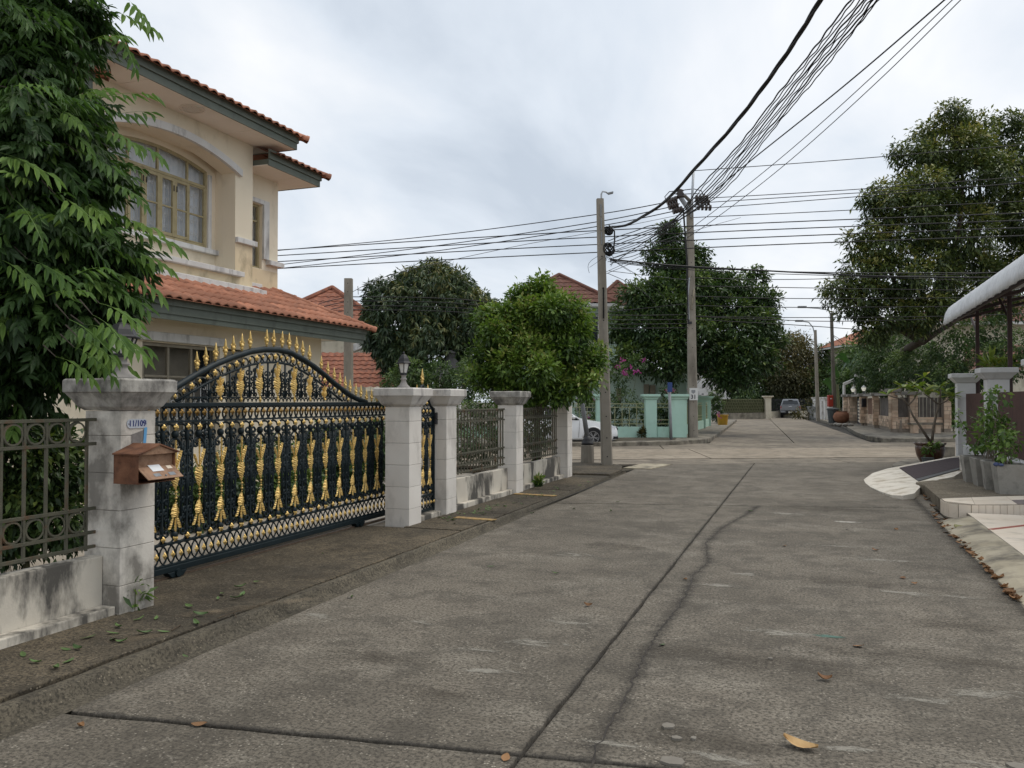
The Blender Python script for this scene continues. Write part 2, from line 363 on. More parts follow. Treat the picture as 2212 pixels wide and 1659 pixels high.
# --- far street
FS0, FS1 = G(1713, 954.6), G(1660, 903); FD = (FS1-FS0).normalized(); FN = Vector((FD.y, -FD.x, 0))
far = MB().quad(*[FS0+FD*a+FN*b+Vector((0, 0, -.047)) for a, b in ((-3.5, -6), (-3.5, 8), (62, 6), (62, -6))]).build('far_street', 'joint', kind='structure')
for a0, a1 in zip([-3.0, 10, 20, 30, 40, 50], [10, 20, 30, 40, 50, 62]):
    wl0, wl1 = -2.75-.0*a0, -2.75; wr0, wr1 = 2.7, 2.7
    for u0, u1 in ((-3.1, 0), (0, 2.9)):
        P = [FS0+FD*(a0+.02)+FN*(u0+.02), FS0+FD*(a0+.02)+FN*(u1-.02), FS0+FD*(a1-.02)+FN*(u1-.02), FS0+FD*(a1-.02)+FN*(u0+.02)]
        MB().slab(P, -.04, .003).build('slab', 'far_road', far)
# --- left: gutter channel and pavement
def strip(name, mat, rows, s0, s1, n, parent=None, amp=0.0, **k):
    mb = MB(); R_ = []
    for i in range(n+1):
        s = s0+(s1-s0)*i/n; R_.append([(t(s) if callable(t) else t, s, z+random.uniform(-amp, amp)) for t, z in rows])
    mb.grid(R_); return mb.build(name, mat, parent, **k)
strip('gutter', 'gutter', [(lambda s: -3.55-.024*s, -.002), (lambda s: -3.585-.023*s, -.035), (lambda s: -3.69-.020*s, -.062), (lambda s: -3.80-.016*s, -.055), (lambda s: -3.85-.014*s, -.015), (lambda s: -3.87-.013*s, .026), (lambda s: -3.94-.009*s, .030), (lambda s: -3.99-.006*s, .024)], -6, 18.9, 90, kind='structure', smooth=True, amp=.004)
pav = MB().quad((-5.2, -6, -.03), (-4.0, -6, -.03), (-4.0, 17.2, -.03), (-5.2, 17.2, -.03)).build('pavement', 'joint', kind='structure')
cut = [-6, -1.0, 2.3, 4.92, 9.35, 10.9, 12.6, 14.2, 15.8, 17.25]
for a, b in zip(cut, cut[1:]):
    dv = abs(a-4.92) < .1; tb = -5.75 if dv else -4.84
    r0, r1 = (.055, .05) if not dv else (.06, .02)
    mb = MB(); e0, e1 = (lambda s: -4.025-.004*s), None
    P = [(tb, a+.012), (e0(a), a+.012), (e0(b), b-.012), (tb, b-.012)]
    mb.prism([(P[0][0], P[0][1], -.03), (P[1][0], P[1][1], -.03), (P[2][0], P[2][1], -.03), (P[3][0], P[3][1], -.03)], (0, 0, .065+random.uniform(-.004, .004) if not dv else .06))
    mb.build('paving_slab', 'walk', pav, bevel=.006)
for cx, cy, rx, ry, mt_ in [(600, 1290, .7, .25, 'stain_brown'), (800, 1190, .9, .3, 'stain_brown'), (480, 1330, .45, .16, 'stain_sand'), (620, 1310, .5, .12, 'stain_sand'), (300, 1390, .3, .12, 'stain_sand'), (150, 1400, .4, .12, 'stain_brown'), (420, 1400, .35, .1, 'stain_brown'), (700, 1250, .5, .2, 'stain_brown'), (1080, 1115, .6, .2, 'stain_brown')]: stain(cx, cy, rx, ry, mt_, .0385, pav, .9)
# corner of the pavement (rounded) with the kerb lip
P = [(-5.6, 17.2), (-4.09, 17.2), (-4.12, 18.4)]
c1, c2, c3 = G(1345, 1018), G(1330, 1006), G(1295, 998)
P += [(-4.2, 18.9), (-4.35, 19.6), (-4.75, 20.2), (-5.3, 20.35), (-7.2, 19.6), (-7.2, 17.2)]
MB().slab(P, -.04, .07).build('pavement_corner', 'walk', kind='structure', bevel=.02)
# yellow paint bars on the pavement
mk('yellow_paint', (.42, .27, .09), (.34, .22, .09), 12, .8, dirt=(.12, .1, .07), dscale=18, damt=(.46, .66))
for (x0, y0, x1, y1) in [(985, 1117, 1068, 1123), (1112, 1066, 1200, 1071)]:
    a, b = G(x0, y0, .04), G(x1, y1, .04); d = (b-a); q = Vector((-d.y, d.x, 0)).normalized()*.07
    MB().slab([a-q, b-q, b+q, a+q], .036, .0425).build('painted_bar', 'yellow_paint', pav)
# yard floor behind the gate
mk('yard', (.33, .29, .24), (.42, .38, .32), 1.5, .8, dirt=(.2, .17, .13), dscale=2, damt=(.5, .7))
yard = MB().slab([(-9.6, -4), (-5.2, -4), (-5.2, 17.2), (-9.6, 17.2)], -.06, -.01).build('yard', 'yard', kind='structure')
# gate rail
mk('rail_steel', (.12, .085, .06), (.2, .14, .1), 20, .6, metal=.4)
MB().box(-5.44, -5.40, 5.2, 10.6, .02, .045).build('gate_rail', 'rail_steel', label='rusty steel rail under the rolling gold and green gate', cat='rail')
# --- right: sloped kerb, tiled forecourt, raised pavement
strip('kerb', 'kerb', [(1.46, -.01), (1.52, .012), (1.62, .05), (1.84, .095), (1.88, .095), (1.88, -.03)], -2, 12.35, 60, kind='structure', amp=.004)
# ================================================================== our left hand boundary: walls, pillars, fences
mk('old_white', (.60, .555, .49), (.68, .64, .57), 2.2, .85, bump=.25, bscale=35, dirt=(.115, .105, .09), dscale=3.4, damt=(.44, .62), streak=1.4, rnd=.05, dmax=.8)
mk('clean_white', (.68, .635, .575), (.75, .71, .65), 2.2, .8, bump=.2, bscale=35, dirt=(.22, .20, .17), dscale=2.6, damt=(.52, .74), streak=2.2, rnd=.05, dmax=.6)
mk('cap_old', (.36, .34, .31), (.46, .44, .40), 6, .9, bump=.35, bscale=40, dirt=(.075, .07, .064), dscale=5.5, damt=(.42, .62), streak=1.4)
mk('cap_clean', (.54, .51, .47), (.62, .59, .55), 6, .9, bump=.3, bscale=40, dirt=(.14, .125, .125), dscale=5.0, damt=(.50, .70), streak=2.5)
mk('mould_wall', (.54, .49, .41), (.62, .575, .49), 2, .88, bump=.25, bscale=30, dirt=(.05, .047, .042), dscale=2.9, damt=(.44, .57), streak=2.6, dmax=.92)
mk('rusty_iron', (.075, .074, .052), (.105, .098, .068), 8, .7, metal=.1, dirt=(.12, .058, .026), dscale=7, damt=(.54, .70), bump=.2, bscale=90)
mk('mortar', (.16, .145, .125), (.22, .2, .17), 10, .95)
mk('lamp_black', (.016, .016, .018), (.03, .03, .032), 10, .55)
t = NT('lamp_glass'); t.set('Base Color', (.72, .70, .66, 1)); t.set('Roughness', .25); t.set('Alpha', .85)
mk('lamp_stone', (.20, .19, .18), (.3, .28, .26), 8, .85)
PX0, PX1 = -5.14, -4.80
def pillar(s, label, cap=True, blocks='clean_white', capm='cap_clean', w=.34, h=1.53, x0=PX0, x1=PX1, capw=.11, z0=-.03, group='white block pillars of the left boundary', name='gate_pillar', ch=.275):
    root = thing(name, label, 'pillar', ((x0+x1)/2, s, z0), group=group)
    MB().box(x0+.006, x1-.006, s-w/2+.006, s+w/2-.006, z0, h-.004).build('core', 'mortar', root)
    z = z0
    while z < h-.01:
        z1 = min(h, z+ch)
        MB().box(x0, x1, s-w/2, s+w/2, z, z1-.0035).build('block', blocks, root, bevel=.003); z = z1
    if cap:
        mb = MB(); cx, cy = (x0+x1)/2, s; q = []
        for hw, zz in ((w/2+.005, h), (w/2+.03, h+.02), (w/2+.04, h+.03), (w/2+.04+(capw-.04)*.35, h+.075), (w/2+capw-.01, h+.13), (w/2+capw, h+.135), (w/2+capw, h+.222), (w/2+capw-.015, h+.235)):
            q.append([(cx-hw, cy-hw, zz), (cx+hw, cy-hw, zz), (cx+hw, cy+hw, zz), (cx-hw, cy+hw, zz), (cx-hw, cy-hw, zz)])
        mb.grid(q); mb.quad(*q[-1][:4]); mb.build('cap', capm, root, bevel=.004)
    return root
pillar(4.97, 'mould stained white pillar with house number plate and rusty mailbox', blocks='old_white', capm='cap_old')
pillar(9.60, 'clean white pillar with black lantern between the wide gate and the small gate')
pillar(10.72, 'white capped pillar between the small gate and the iron fence')
pillar(13.58, 'white capped pillar with green stains between two iron fence panels', capm='cap_old')
pillar(16.68, 'white pillar without a cap at the street corner', cap=False, h=1.5, capm='cap_old')
def lantern(x, y, z, label, sc=1.0):
    r = thing('pillar_lantern', label, 'lantern', (x, y, z), group='lanterns on the gate pillars')
    MB().lathe([(.085*sc, 0), (.085*sc, .012), (.075*sc, .02), (.05*sc, .045), (.035*sc, .075), (.03*sc, .1), (.042*sc, .108), (.042*sc, .12), (.03*sc, .128), (.03*sc, .155), (.045*sc, .163)], (x, y, z), 14).build('base', 'lamp_stone', r, smooth=True)
    zb = z+.163
    MB().lathe([(.05*sc, 0), (.052*sc, .03), (.03*sc, .035)], (x, y, zb), 6).build('cup', 'lamp_black', r)
    MB().lathe([(.046*sc, .03), (.078*sc, .15)], (x, y, zb), 6).build('glass', 'lamp_glass', r)
    for k in range(6):
        q = math.pi*2*k/6; a = Vector((x+.048*sc*math.cos(q), y+.048*sc*math.sin(q), zb+.03)); b = Vector((x+.08*sc*math.cos(q), y+.08*sc*math.sin(q), zb+.15))
        MB().tube([a, b], .006*sc, 4).build('frame_bar', 'lamp_black', r)
    MB().lathe([(.10*sc, .148), (.102*sc, .158), (.085*sc, .175), (.07*sc, .215), (.045*sc, .25), (.02*sc, .268), (.012*sc, .275), (.016*sc, .285), (.008*sc, .30), (.002, .305)], (x, y, zb), 6).build('roof', 'lamp_black', r)
    return r
lantern(-4.97, 9.60, 1.765, 'black lantern on the clean white pillar beside the small gate')
lantern(-4.97, 4.97, 1.765, 'dark lantern half hidden by leaves above the number plate', 1.35)
# low walls
def low_wall(s0, s1, label, lastl=False):
    r = thing('garden_wall', label, 'wall', (-5.02, (s0+s1)/2, -.03), group='low stained walls under the iron fences')
    MB().box(-5.08, -4.955, s0+.004, s1-.004, -.03, .46).build('wall', 'mould_wall', r, bevel=.008)
    MB().box(-4.952, -4.86 if not lastl else -4.83, s0+.006, s1-.006, -.03, .10).build('plinth', 'mould_wall', r, bevel=.008)
    return r
low_wall(-2.0, 4.80, 'mould streaked low wall with plinth left of the mailbox pillar', True)
low_wall(10.89, 13.41, 'stained low wall between the small gate pillar and the green stained pillar')
low_wall(13.75, 16.51, 'stained low wall running up to the corner pillar')
# iron fence panels: rails, bars and rings
def ring(mb, c, r, rt, n=18, ax=(0, 1, 0)):
    mb.tube([(c[0], c[1]+r*math.cos(2*math.pi*k/n), c[2]+r*math.sin(2*math.pi*k/n)) for k in range(n)], rt, 4, closed=True, squash=1.8)
RINGM = rawmesh('ring', (lambda m: (ring(m, (0, 0, 0), .072, .0065), m)[1])(MB()), 'rusty_iron')
def iron_fence(s0, s1, label, pitch=.171):
    r = thing('iron_fence', label, 'fence', (-5.02, (s0+s1)/2, .46), group='rusty iron fence panels')
    for z in (1.462, 1.285, .81, .635, .53):
        MB().box(-5.032, -5.008, s0, s1, z-.012, z+.012).build('rail', 'rusty_iron', r, bevel=.002)
    n = int((s1-s0-.06)/pitch); off = (s1-s0-n*pitch)/2
    bm = MB().box(-.009, .009, -.009, .009, 0, .955); me = rawmesh('bar', bm, 'rusty_iron')
    for i in range(n+1):
        s = s0+off+i*pitch; inst(me, (-5.02, s, .505), r, name='bar')
        if i < n:
            for z in (1.373, .722): inst(RINGM, (-5.02, s+pitch/2, z), r, scale=(1, min(1, pitch/.155), 1), name='ring')
    return r
iron_fence(1.2, 4.78, 'rusty iron fence with rings on the low wall beside the mailbox pillar')
iron_fence(10.91, 13.40, 'rusty iron fence panel next to the small gate', .118)
iron_fence(13.77, 16.49, 'rusty iron fence panel ending at the corner pillar', .118)
# ------------------------------------------------------------------ the wrought gates
mk('gate_green', (.004, .011, .014), (.007, .016, .020), 6, .5, metal=.05, spec=.3, dirt=(.02, .028, .03), dscale=24, damt=(.60, .78), dmax=.5)
t = NT('gold'); t.set('Base Color', t.mix(t.ramp(t.noise(30, 4), (.3, 0), (.7, 1)), (.62, .41, .12), (.78, .56, .21))); t.set('Metallic', .4); t.set('Roughness', .38)
t = NT('dull_gold'); t.set('Base Color', t.mix(t.ramp(t.noise(30, 4), (.3, 0), (.7, 1)), (.20, .11, .025), (.34, .21, .06))); t.set('Metallic', .5); t.set('Roughness', .5)
PI = math.pi
def tb(mb, pts, r=.006, n=4): mb.tube([(0, u, v) for u, v in pts], r*1.85, n, squash=1.0, ang=PI/4)
def arc(cu, cv, ru, a0, a1, n=10, rv=None):
    rv = rv or ru; return [(cu+ru*math.cos(a0+(a1-a0)*i/n), cv+rv*math.sin(a0+(a1-a0)*i/n)) for i in range(n+1)]
def spiral(cu, cv, r0, r1, a0, a1, n=14): return [(cu+(r0+(r1-r0)*i/n)*math.cos(a0+(a1-a0)*i/n), cv+(r0+(r1-r0)*i/n)*math.sin(a0+(a1-a0)*i/n)) for i in range(n+1)]
def relief_leaf(mb, u0, v0, v1, wid, lobes=5, x=.0, hgt=.02, curl=0.0, tilt=0.0):
    """acanthus leaf from v0 (stem) to v1 (tip): saw-toothed lobes that fan towards the tip, fluted relief"""
    n = lobes*4; L, C, Rr, M1, M2 = [], [], [], [], []
    for i in range(n+1):
        k = i/n; v = v0+(v1-v0)*k; env = min(1, (k*1.05+.06)**.9*(1.02-k)**.45*1.75)
        ph = (k*lobes) % 1.0; lob = .70+.30*ph if i < n else .25
        ww = wid*env*lob; du = tilt*k*abs(v1-v0)+curl*math.sin(k*PI); up = (v1-v0)*.10*lob
        L.append((x-.004, u0-ww+du, v+up)); Rr.append((x-.004, u0+ww+du, v+up)); C.append((x+hgt*.9*env+.002, u0+du, v))
        fl = .010*(1 if i % 2 else -.4); M1.append((x+hgt*.35*env+fl*.5, u0-ww*.5+du, v+up*.5)); M2.append((x+hgt*.35*env+fl*.5, u0+ww*.5+du, v+up*.5))
    mb.grid([L, M1, C, M2, Rr], flip=(v1 > v0))
def rosette(mb, u, v, r, petals=5, x=.0, hgt=.014):
    n = petals*4; ro = [(x, u+r*(.62+.38*abs(math.cos(petals*q/2)))*math.sin(q), v+r*(.62+.38*abs(math.cos(petals*q/2)))*math.cos(q)) for q in [2*PI*i/n for i in range(n)]]
    rm = [(x+hgt, u+r*.42*math.sin(q), v+r*.42*math.cos(q)) for q in [2*PI*i/n for i in range(n)]]
    mb.grid([ro+[ro[0]], rm+[rm[0]]]); mb.ball((x+hgt, u, v), r*.34, 8, 4)
# module meshes (origin at module centre, z = 0 at ground)
def module(P, zb=.335, zt=1.405):
    m = MB(); h = P/2
    # scrolled stadium round the gold ornament
    for sg in (-1, 1):
        tb(m, [(sg*.078, .56), (sg*.082, .80), (sg*.060, .88), (sg*.082, .96), (sg*.080, 1.16)], .007)
        tb(m, arc(0, 1.16, sg*.080, 0, PI/2, 7, .105), .007); tb(m, arc(0, .56, sg*.078, 0, -PI/2, 7, .12), .007)
        tb(m, spiral(sg*.036, 1.205, .040, .008, PI/2 if sg > 0 else PI/2, PI/2-sg*2.2*PI), .006)
        tb(m, spiral(sg*.036, .50, .040, .008, -PI/2, -PI/2+sg*2.2*PI), .006)
        tb(m, spiral(sg*.050, .875, .034, .008, PI if sg > 0 else 0, (PI if sg > 0 else 0)+sg*1.8*PI), .006)
        # scrolls reaching to the neighbouring column
        for v, d in ((1.30, 1), (1.02, -1), (.70, 1), (.43, -1)):
            tb(m, spiral(sg*(h-.050), v, .040, .009, 0 if sg > 0 else PI, (0 if sg > 0 else PI)+d*sg*2.0*PI), .0065)
        tb(m, arc(sg*h*.5, 1.345, h*.46, PI, 0, 9, .05), .006); tb(m, arc(sg*h*.5, .385, h*.46, PI, 2*PI, 9, .045), .006)
        tb(m, [(sg*.078, .66), (sg*.115, .71), (sg*.100, .78), (sg*.078, .76)], .006); tb(m, [(sg*.08, 1.0), (sg*.118, 1.05), (sg*.1, 1.11), (sg*.08, 1.09)], .006)
        # thin bars of the half column
        tb(m, [(sg*(h-.030), .50), (sg*(h-.030), 1.24)], .0055)
        tb(m, [(sg*(h-.066), .47), (sg*(h-.062), .60), (sg*(h-.070), .75), (sg*(h-.060), .90), (sg*(h-.068), 1.08), (sg*(h-.062), 1.25)], .0055)
        for v in (.49, .585, .76, .835, .98, 1.07, 1.20, 1.25): tb(m, spiral(sg*(h-.055), v, .020, .006, 0, 1.6*PI, 8), .005)
        for v in (.62, .92, 1.13): tb(m, arc(sg*(h-.030), v, .017, 0, 2*PI, 9, .024), .0075)
        for v in (.56, .86, 1.18): tb(m, arc(sg*.112, v, .014, 0, 2*PI, 8, .02), .006)
    # solid medallions above and below the loop
    for v in (1.30, .405):
        m.ball((0, 0, v), .034, 10, 6, 1.15)
    return m
def swap_lathe(prof, c, n=8):
    m = MB(); m.lathe(prof, c, n); return m
def column():
    m = MB()
    m.lathe([(.012, .34), (.016, .40), (.012, .43), (.022, .46), (.013, .49), (.012, .80), (.019, .82), (.019, .84), (.024, .87), (.019, .90), (.012, .93), (.012, 1.22), (.018, 1.25), (.026, 1.29), (.016, 1.32), (.02, 1.35), (.011, 1.40)], (0, 0, 0), 8)
    return m
def gold_tall():
    m = MB()
    relief_leaf(m, 0, .80, .985, .076, 4, .012, .022)                       # upper acanthus, fans upwards
    relief_leaf(m, -.012, .985, 1.11, .028, 4, .010, .014, tilt=-.42); relief_leaf(m, .012, .985, 1.15, .030, 4, .010, .014, tilt=.38)
    relief_leaf(m, 0, 1.0, 1.24, .013, 6, .014, .010)
    for v, r in ((.785, .013), (.760, .008), (.735, .013), (.708, .008), (1.19, .009)): m.ball((.018, 0, v), r, 8, 4)
    relief_leaf(m, 0, .70, .565, .070, 4, .012, .022)                       # lower acanthus, hanging
    relief_leaf(m, -.022, .575, .46, .032, 3, .010, .014, tilt=-.40); relief_leaf(m, .022, .575, .46, .032, 3, .010, .014, tilt=.40)
    relief_leaf(m, 0, .56, .43, .017, 5, .014, .010)
    return m
def gold_short():
    m = MB(); relief_leaf(m, 0, 1.64, 1.80, .085, 4, .012, .022); relief_leaf(m, .012, 1.79, 1.91, .032, 3, .01, .014, tilt=.3); relief_leaf(m, -.012, 1.79, 1.88, .028, 3, .01, .014, tilt=-.3); relief_leaf(m, 0, 1.79, 1.93, .018, 5, .012, .01)
    for v, r in ((1.635, .011), (1.615, .017), (1.598, .010)): m.ball((.018, 0, v), r, 8, 4)
    return m
def ros(r, p=5): m = MB(); rosette(m, 0, 0, r, p, .012); return m
def spear_m():
    return MB().lathe([(.010, 0), (.010, .02), (.018, .026), (.018, .036), (.011, .042), (.024, .054), (.026, .066), (.014, .082), (.010, .088), (.016, .10), (.017, .115), (.009, .16), (.001, .195)], (0, 0, 0), 8)
def spear2():
    m = spear_m()
    for sg in (-1, 1): m.tube([(0, sg*.012, .085), (0, sg*.032, .07), (0, sg*.036, .09), (0, sg*.024, .105)], [.007, .008, .008, .005], 5)
    return m
GM = {}
P_ = .3045
GM['module'] = rawmesh('scroll_panel', module(P_), 'gate_green', True)
GM['column'] = rawmesh('baluster', column(), 'gate_green', True)
GM['gold'] = rawmesh('gold_ornament', gold_tall(), 'gold', False)
GM['short'] = rawmesh('gold_ornament', gold_short(), 'gold', False)
GM['ros'] = rawmesh('gold_rosette', ros(.034, 5), 'gold'); GM['ros_s'] = rawmesh('gold_rosette', ros(.026, 4), 'gold'); GM['ros_d'] = rawmesh('gold_rosette', ros(.034, 4), 'dull_gold')
GM['spear'] = rawmesh('spear_head', spear2(), 'gold', True)
def ellipse_pts(cu, cv, ru, rv, n=16): return [(0, cu+ru*math.cos(2*PI*k/n), cv+rv*math.sin(2*PI*k/n)) for k in range(n)]
_m = MB(); _m.tube(ellipse_pts(0, 0, .095, .092, 20), .009, 4, closed=True, ang=PI/4); GM['bandring'] = rawmesh('interlaced_ring', _m, 'gate_green', True)
_m = MB(); _m.tube(ellipse_pts(0, 0, .075, .066, 18), .010, 4, closed=True, ang=PI/4); GM['topring'] = rawmesh('interlaced_ring', _m, 'gate_green', True)
_m = MB(); _m.tube(ellipse_pts(0, 0, .042, .042, 14), .009, 4, closed=True, ang=PI/4); GM['smallring'] = rawmesh('scroll_ring', _m, 'gate_green', True)
GX = -5.40
ARCH = [(5.62, 1.575), (5.8, 1.625), (6.05, 1.735), (6.3, 1.85), (6.55, 1.95), (6.8, 2.03), (7.07, 2.10), (7.3, 2.135), (7.53, 2.145), (7.75, 2.13), (8.0, 2.065), (8.2, 2.0), (8.4, 1.92), (8.6, 1.83), (8.78, 1.755), (8.95, 1.69), (9.15, 1.63), (9.4, 1.585)]
def az(s, A=ARCH):
    if s <= A[0][0]: return A[0][1]
    for (a, b), (c, d) in zip(A, A[1:]):
        if a <= s <= c: return b+(d-b)*(s-a)/(c-a)
    return A[-1][1]
gate = thing('sliding_gate', 'wide dark green sliding gate with gold acanthus ornaments and arched spiked top', 'gate', (GX, 7.8, .03))
g0, g1 = 5.42, 10.03
MB().box(GX-.03, GX+.03, g0, g1, .085, .137).build('bottom_beam', 'gate_green', gate, bevel=.006)
MB().box(GX-.028, GX+.028, g0, g1, 1.545, 1.585).build('top_beam', 'gate_green', gate, bevel=.006)
for s in (g0, g1-.06): MB().box(GX-.031, GX+.031, s, s+.06, .137, 1.543).build('stile', 'gate_green', gate, bevel=.006)
for z in (.145, .335, 1.415): MB().box(GX-.012, GX+.012, g0+.062, g1-.062, z-.009, z+.009).build('rail', 'gate_green', gate, bevel=.002)
for i in range(15):
    s = 6.02-P_*1+(i)*P_*.9985
    if s > g1-.12 or s < g0+.1: continue
    inst(GM['module'], (GX, s, 0), gate); inst(GM['gold'], (GX, s, 0), gate); inst(GM['column'], (GX, s+P_/2, 0), gate)
    for z in (1.362, .378): inst(GM['ros'], (GX+.004, s, z), gate, rot=(0, 0, 0)); inst(GM['ros_s'], (GX+.004, s+P_/2, z+.004), gate, scale=1.15)
n = int((g1-g0-.2)/.098)
for i in range(n+1):
    s = g0+.12+i*(g1-g0-.24)/n
    inst(GM['bandring'], (GX, s, .240), gate); inst(GM['ros_s'], (GX+.006, s+.049, .240), gate, scale=(1, 1.05, 1.3))
    inst(GM['topring'], (GX, s, 1.48), gate); inst(GM['ros_d'], (GX+.006, s+.049, 1.495), gate)
mb = MB(); mb.tube([(GX, s, z) for s, z in ARCH], .032, 8); mb.build('arched_rail', 'gate_green', gate, smooth=True)
INN = [(s, 1.60+max(0, (z-1.735))*.97) for s, z in ARCH if z > 1.73]
INN = [(6.03, 1.60), (6.3, 1.715), (6.55, 1.815), (6.8, 1.895), (7.07, 1.965), (7.3, 2.0), (7.53, 2.01), (7.75, 1.995), (8.0, 1.93), (8.2, 1.865), (8.4, 1.785), (8.6, 1.695), (8.83, 1.60)]
mb = MB(); mb.tube([(GX, s, z) for s, z in INN], .013, 6); mb.build('inner_arch', 'gate_green', gate, smooth=True)
s = 5.9
while s < 9.2:
    z = az(s)-.085
    if z > 1.605:
        big = int(round((s-5.9)/.105)) % 3 == 0
        inst(GM['ros'] if big else GM['ros_s'], (GX+.004, s, z+.01), gate, scale=1 if big else .85); inst(GM['smallring'], (GX, s+.05, z), gate)
    s += .105
mb = MB()
for i in range(40):
    s = 6.15+i*.066
    if az(s, INN) > 1.64: mb.tube([(GX, s+.033*math.cos(q), 1.592+.035*math.sin(q)) for q in [PI*k/6 for k in range(7)]], .006, 4)
mb.build('scallop_rail', 'gate_green', gate)
MB().box(GX-.008, GX+.008, 6.12, 8.75, 1.628, 1.64).build('rail', 'gate_green', gate)
for i in range(7):
    s = 6.61+i*.302; top = az(s, INN)-.02
    k = min(1.25, (top-1.6)/.31)
    inst(GM['short'], (GX, s, 1.62*(1-k)), gate, scale=(1, 1, k))
    for sg in (-1, 1):
        ss = s+sg*.151; tt = az(ss, INN)-.01
        mb = MB()
        if sg > 0 or i == 0: mb.lathe([(.011, 1.64), (.011, 1.64+(tt-1.64)*.4), (.02, 1.64+(tt-1.64)*.45), (.011, 1.64+(tt-1.64)*.5), (.011, tt)], (GX, ss, 0), 8).build('baluster', 'gate_green', gate, smooth=True)
        mb = MB(); a0 = [(GX, s+sg*u, v) for u, v in [(.075, 1.645), (.08, 1.66+.5*(top-1.66)), (.055, 1.66+.85*(top-1.66)), (.02, top)]]
        mb.tube(a0, .011, 4)
        for uu, vv in ((.05, 1.66), (.05, 1.74), (.125, 1.76), (.05, 1.83), (.125, 1.88), (.055, 1.91), (.135, 1.66)):
            if vv < az(s+sg*uu, INN)-.05: mb.tube([(GX-.004, s+sg*u, v) for u, v in spiral(uu, vv, .030, .008, sg*.5, sg*.5+1.9*PI, 10)], .009, 4)
        mb.tube([(GX, s+sg*u, v) for u, v in spiral(.105, 1.70, .036, .009, PI/2, PI/2+2*PI)], .010, 4)
        if top > 1.86: mb.tube([(GX, s+sg*u, v) for u, v in spiral(.105, 1.82, .034, .009, -PI/2, -PI/2-2*PI)], .010, 4)
        mb.build('scroll', 'gate_green', gate, smooth=True)
for s in [6.3, 6.42, 6.55, 6.69, 6.81, 6.94, 7.07, 7.34, 7.46, 7.61, 7.74, 7.88, 8.0, 8.13, 8.37, 8.51, 8.65, 8.78, 8.9, 9.01, 9.15, 9.27, 9.41, 9.54, 9.68]:
    z = az(s)+.028 if s < 9.4 else 1.583
    inst(GM['spear'], (GX, s, z), gate, rot=(random.uniform(-.04, .04), 0, 0), scale=(.95, .95, .95) if s < 8.2 else (.85, .85, .85))
for s in (6.02, 9.2):
    mb = MB(); mb.prism([(GX-.038, s-.11, .084), (GX-.038, s+.13, .084), (GX-.038, s+.08, .035), (GX-.038, s-.06, .035)], (.076, 0, 0)); ho = mb.build('wheel_housing', 'gate_green', gate, bevel=.005)
    MB().tube([(GX-.012, s+.01, .070), (GX+.055, s+.01, .070)], .036, 14).build('wheel', 'gate_green', ho, smooth=False)
# guide post behind the pillar
MB().box(-5.47, -5.43, 10.05, 10.11, 0, 1.62).build('gate_post', 'gate_green', label='dark green steel guide post behind the clean white pillar', cat='post')
# small gate
SX = -4.98
pg = thing('pedestrian_gate', 'narrow dark green door gate with gold ornaments and pointed arch', 'gate', (SX, 10.16, .08))
q0, q1 = 9.80, 10.52
for s in (q0, q1-.035): MB().box(SX-.02, SX+.02, s, s+.035, .10, 1.50).build('stile', 'gate_green', pg, bevel=.004)
for z in (.12, .32, 1.40): MB().box(SX-.015, SX+.015, q0+.037, q1-.037, z-.015, z+.015).build('rail', 'gate_green', pg, bevel=.003)
sm = (q1-q0-.08)/3
for i in range(3):
    s = q0+.04+sm*(i+.5)
    inst(GM['module'], (SX, s, .02), pg, scale=(1, sm/P_, .97)); inst(GM['gold'], (SX, s, .02), pg, scale=(1, .85, .97)); 
    if i < 2: inst(GM['column'], (SX, s+sm/2, .02), pg, scale=(1, 1, .97))
    for z in (1.345, .375): inst(GM['ros'], (SX+.004, s, z), pg, scale=.9)
for i in range(7):
    s = q0+.07+i*.096
    inst(GM['bandring'], (SX, s, .225), pg); inst(GM['ros_s'], (SX+.006, s+.048, .225), pg)
PA = [(9.82, 1.49), (9.90, 1.53), (9.98, 1.61), (10.06, 1.72), (10.12, 1.79), (10.16, 1.81), (10.20, 1.79), (10.26, 1.72), (10.34, 1.61), (10.42, 1.53), (10.50, 1.49)]
mb = MB(); mb.tube([(SX, s, z) for s, z in PA], .018, 7); mb.build('arched_rail', 'gate_green', pg, smooth=True)
for s, z in ((9.95, 1.46), (10.05, 1.46), (10.16, 1.46), (10.27, 1.46), (10.37, 1.46), (10.05, 1.57), (10.16, 1.57), (10.27, 1.57), (10.11, 1.66), (10.21, 1.66), (10.16, 1.73)):
    inst(GM['ros_s'], (SX+.004, s, z), pg, scale=.95); 
    if az(s+.05, PA) > z+.06: inst(GM['smallring'], (SX, s+.05, z), pg)
inst(GM['spear'], (SX, 10.16, 1.82), pg, scale=1.1); inst(GM['spear'], (SX, 10.33, 1.63), pg, scale=1); inst(GM['spear'], (SX, 10.0, 1.64), pg, scale=.9)
mb = MB(); mb.tube([(SX+.02, q1-.02, 1.36), (SX+.06, q1-.01, 1.36)], .012, 6); mb.box(SX+.03, SX+.05, q1-.04, q1+.02, 1.28, 1.44); mb.build('latch', 'lamp_black', pg)
MB().box(-5.08, -4.88, 9.78, 10.54, -.03, .09).build('threshold', 'mould_wall', label='stained concrete sill under the narrow gate', cat='sill', bevel=.01)
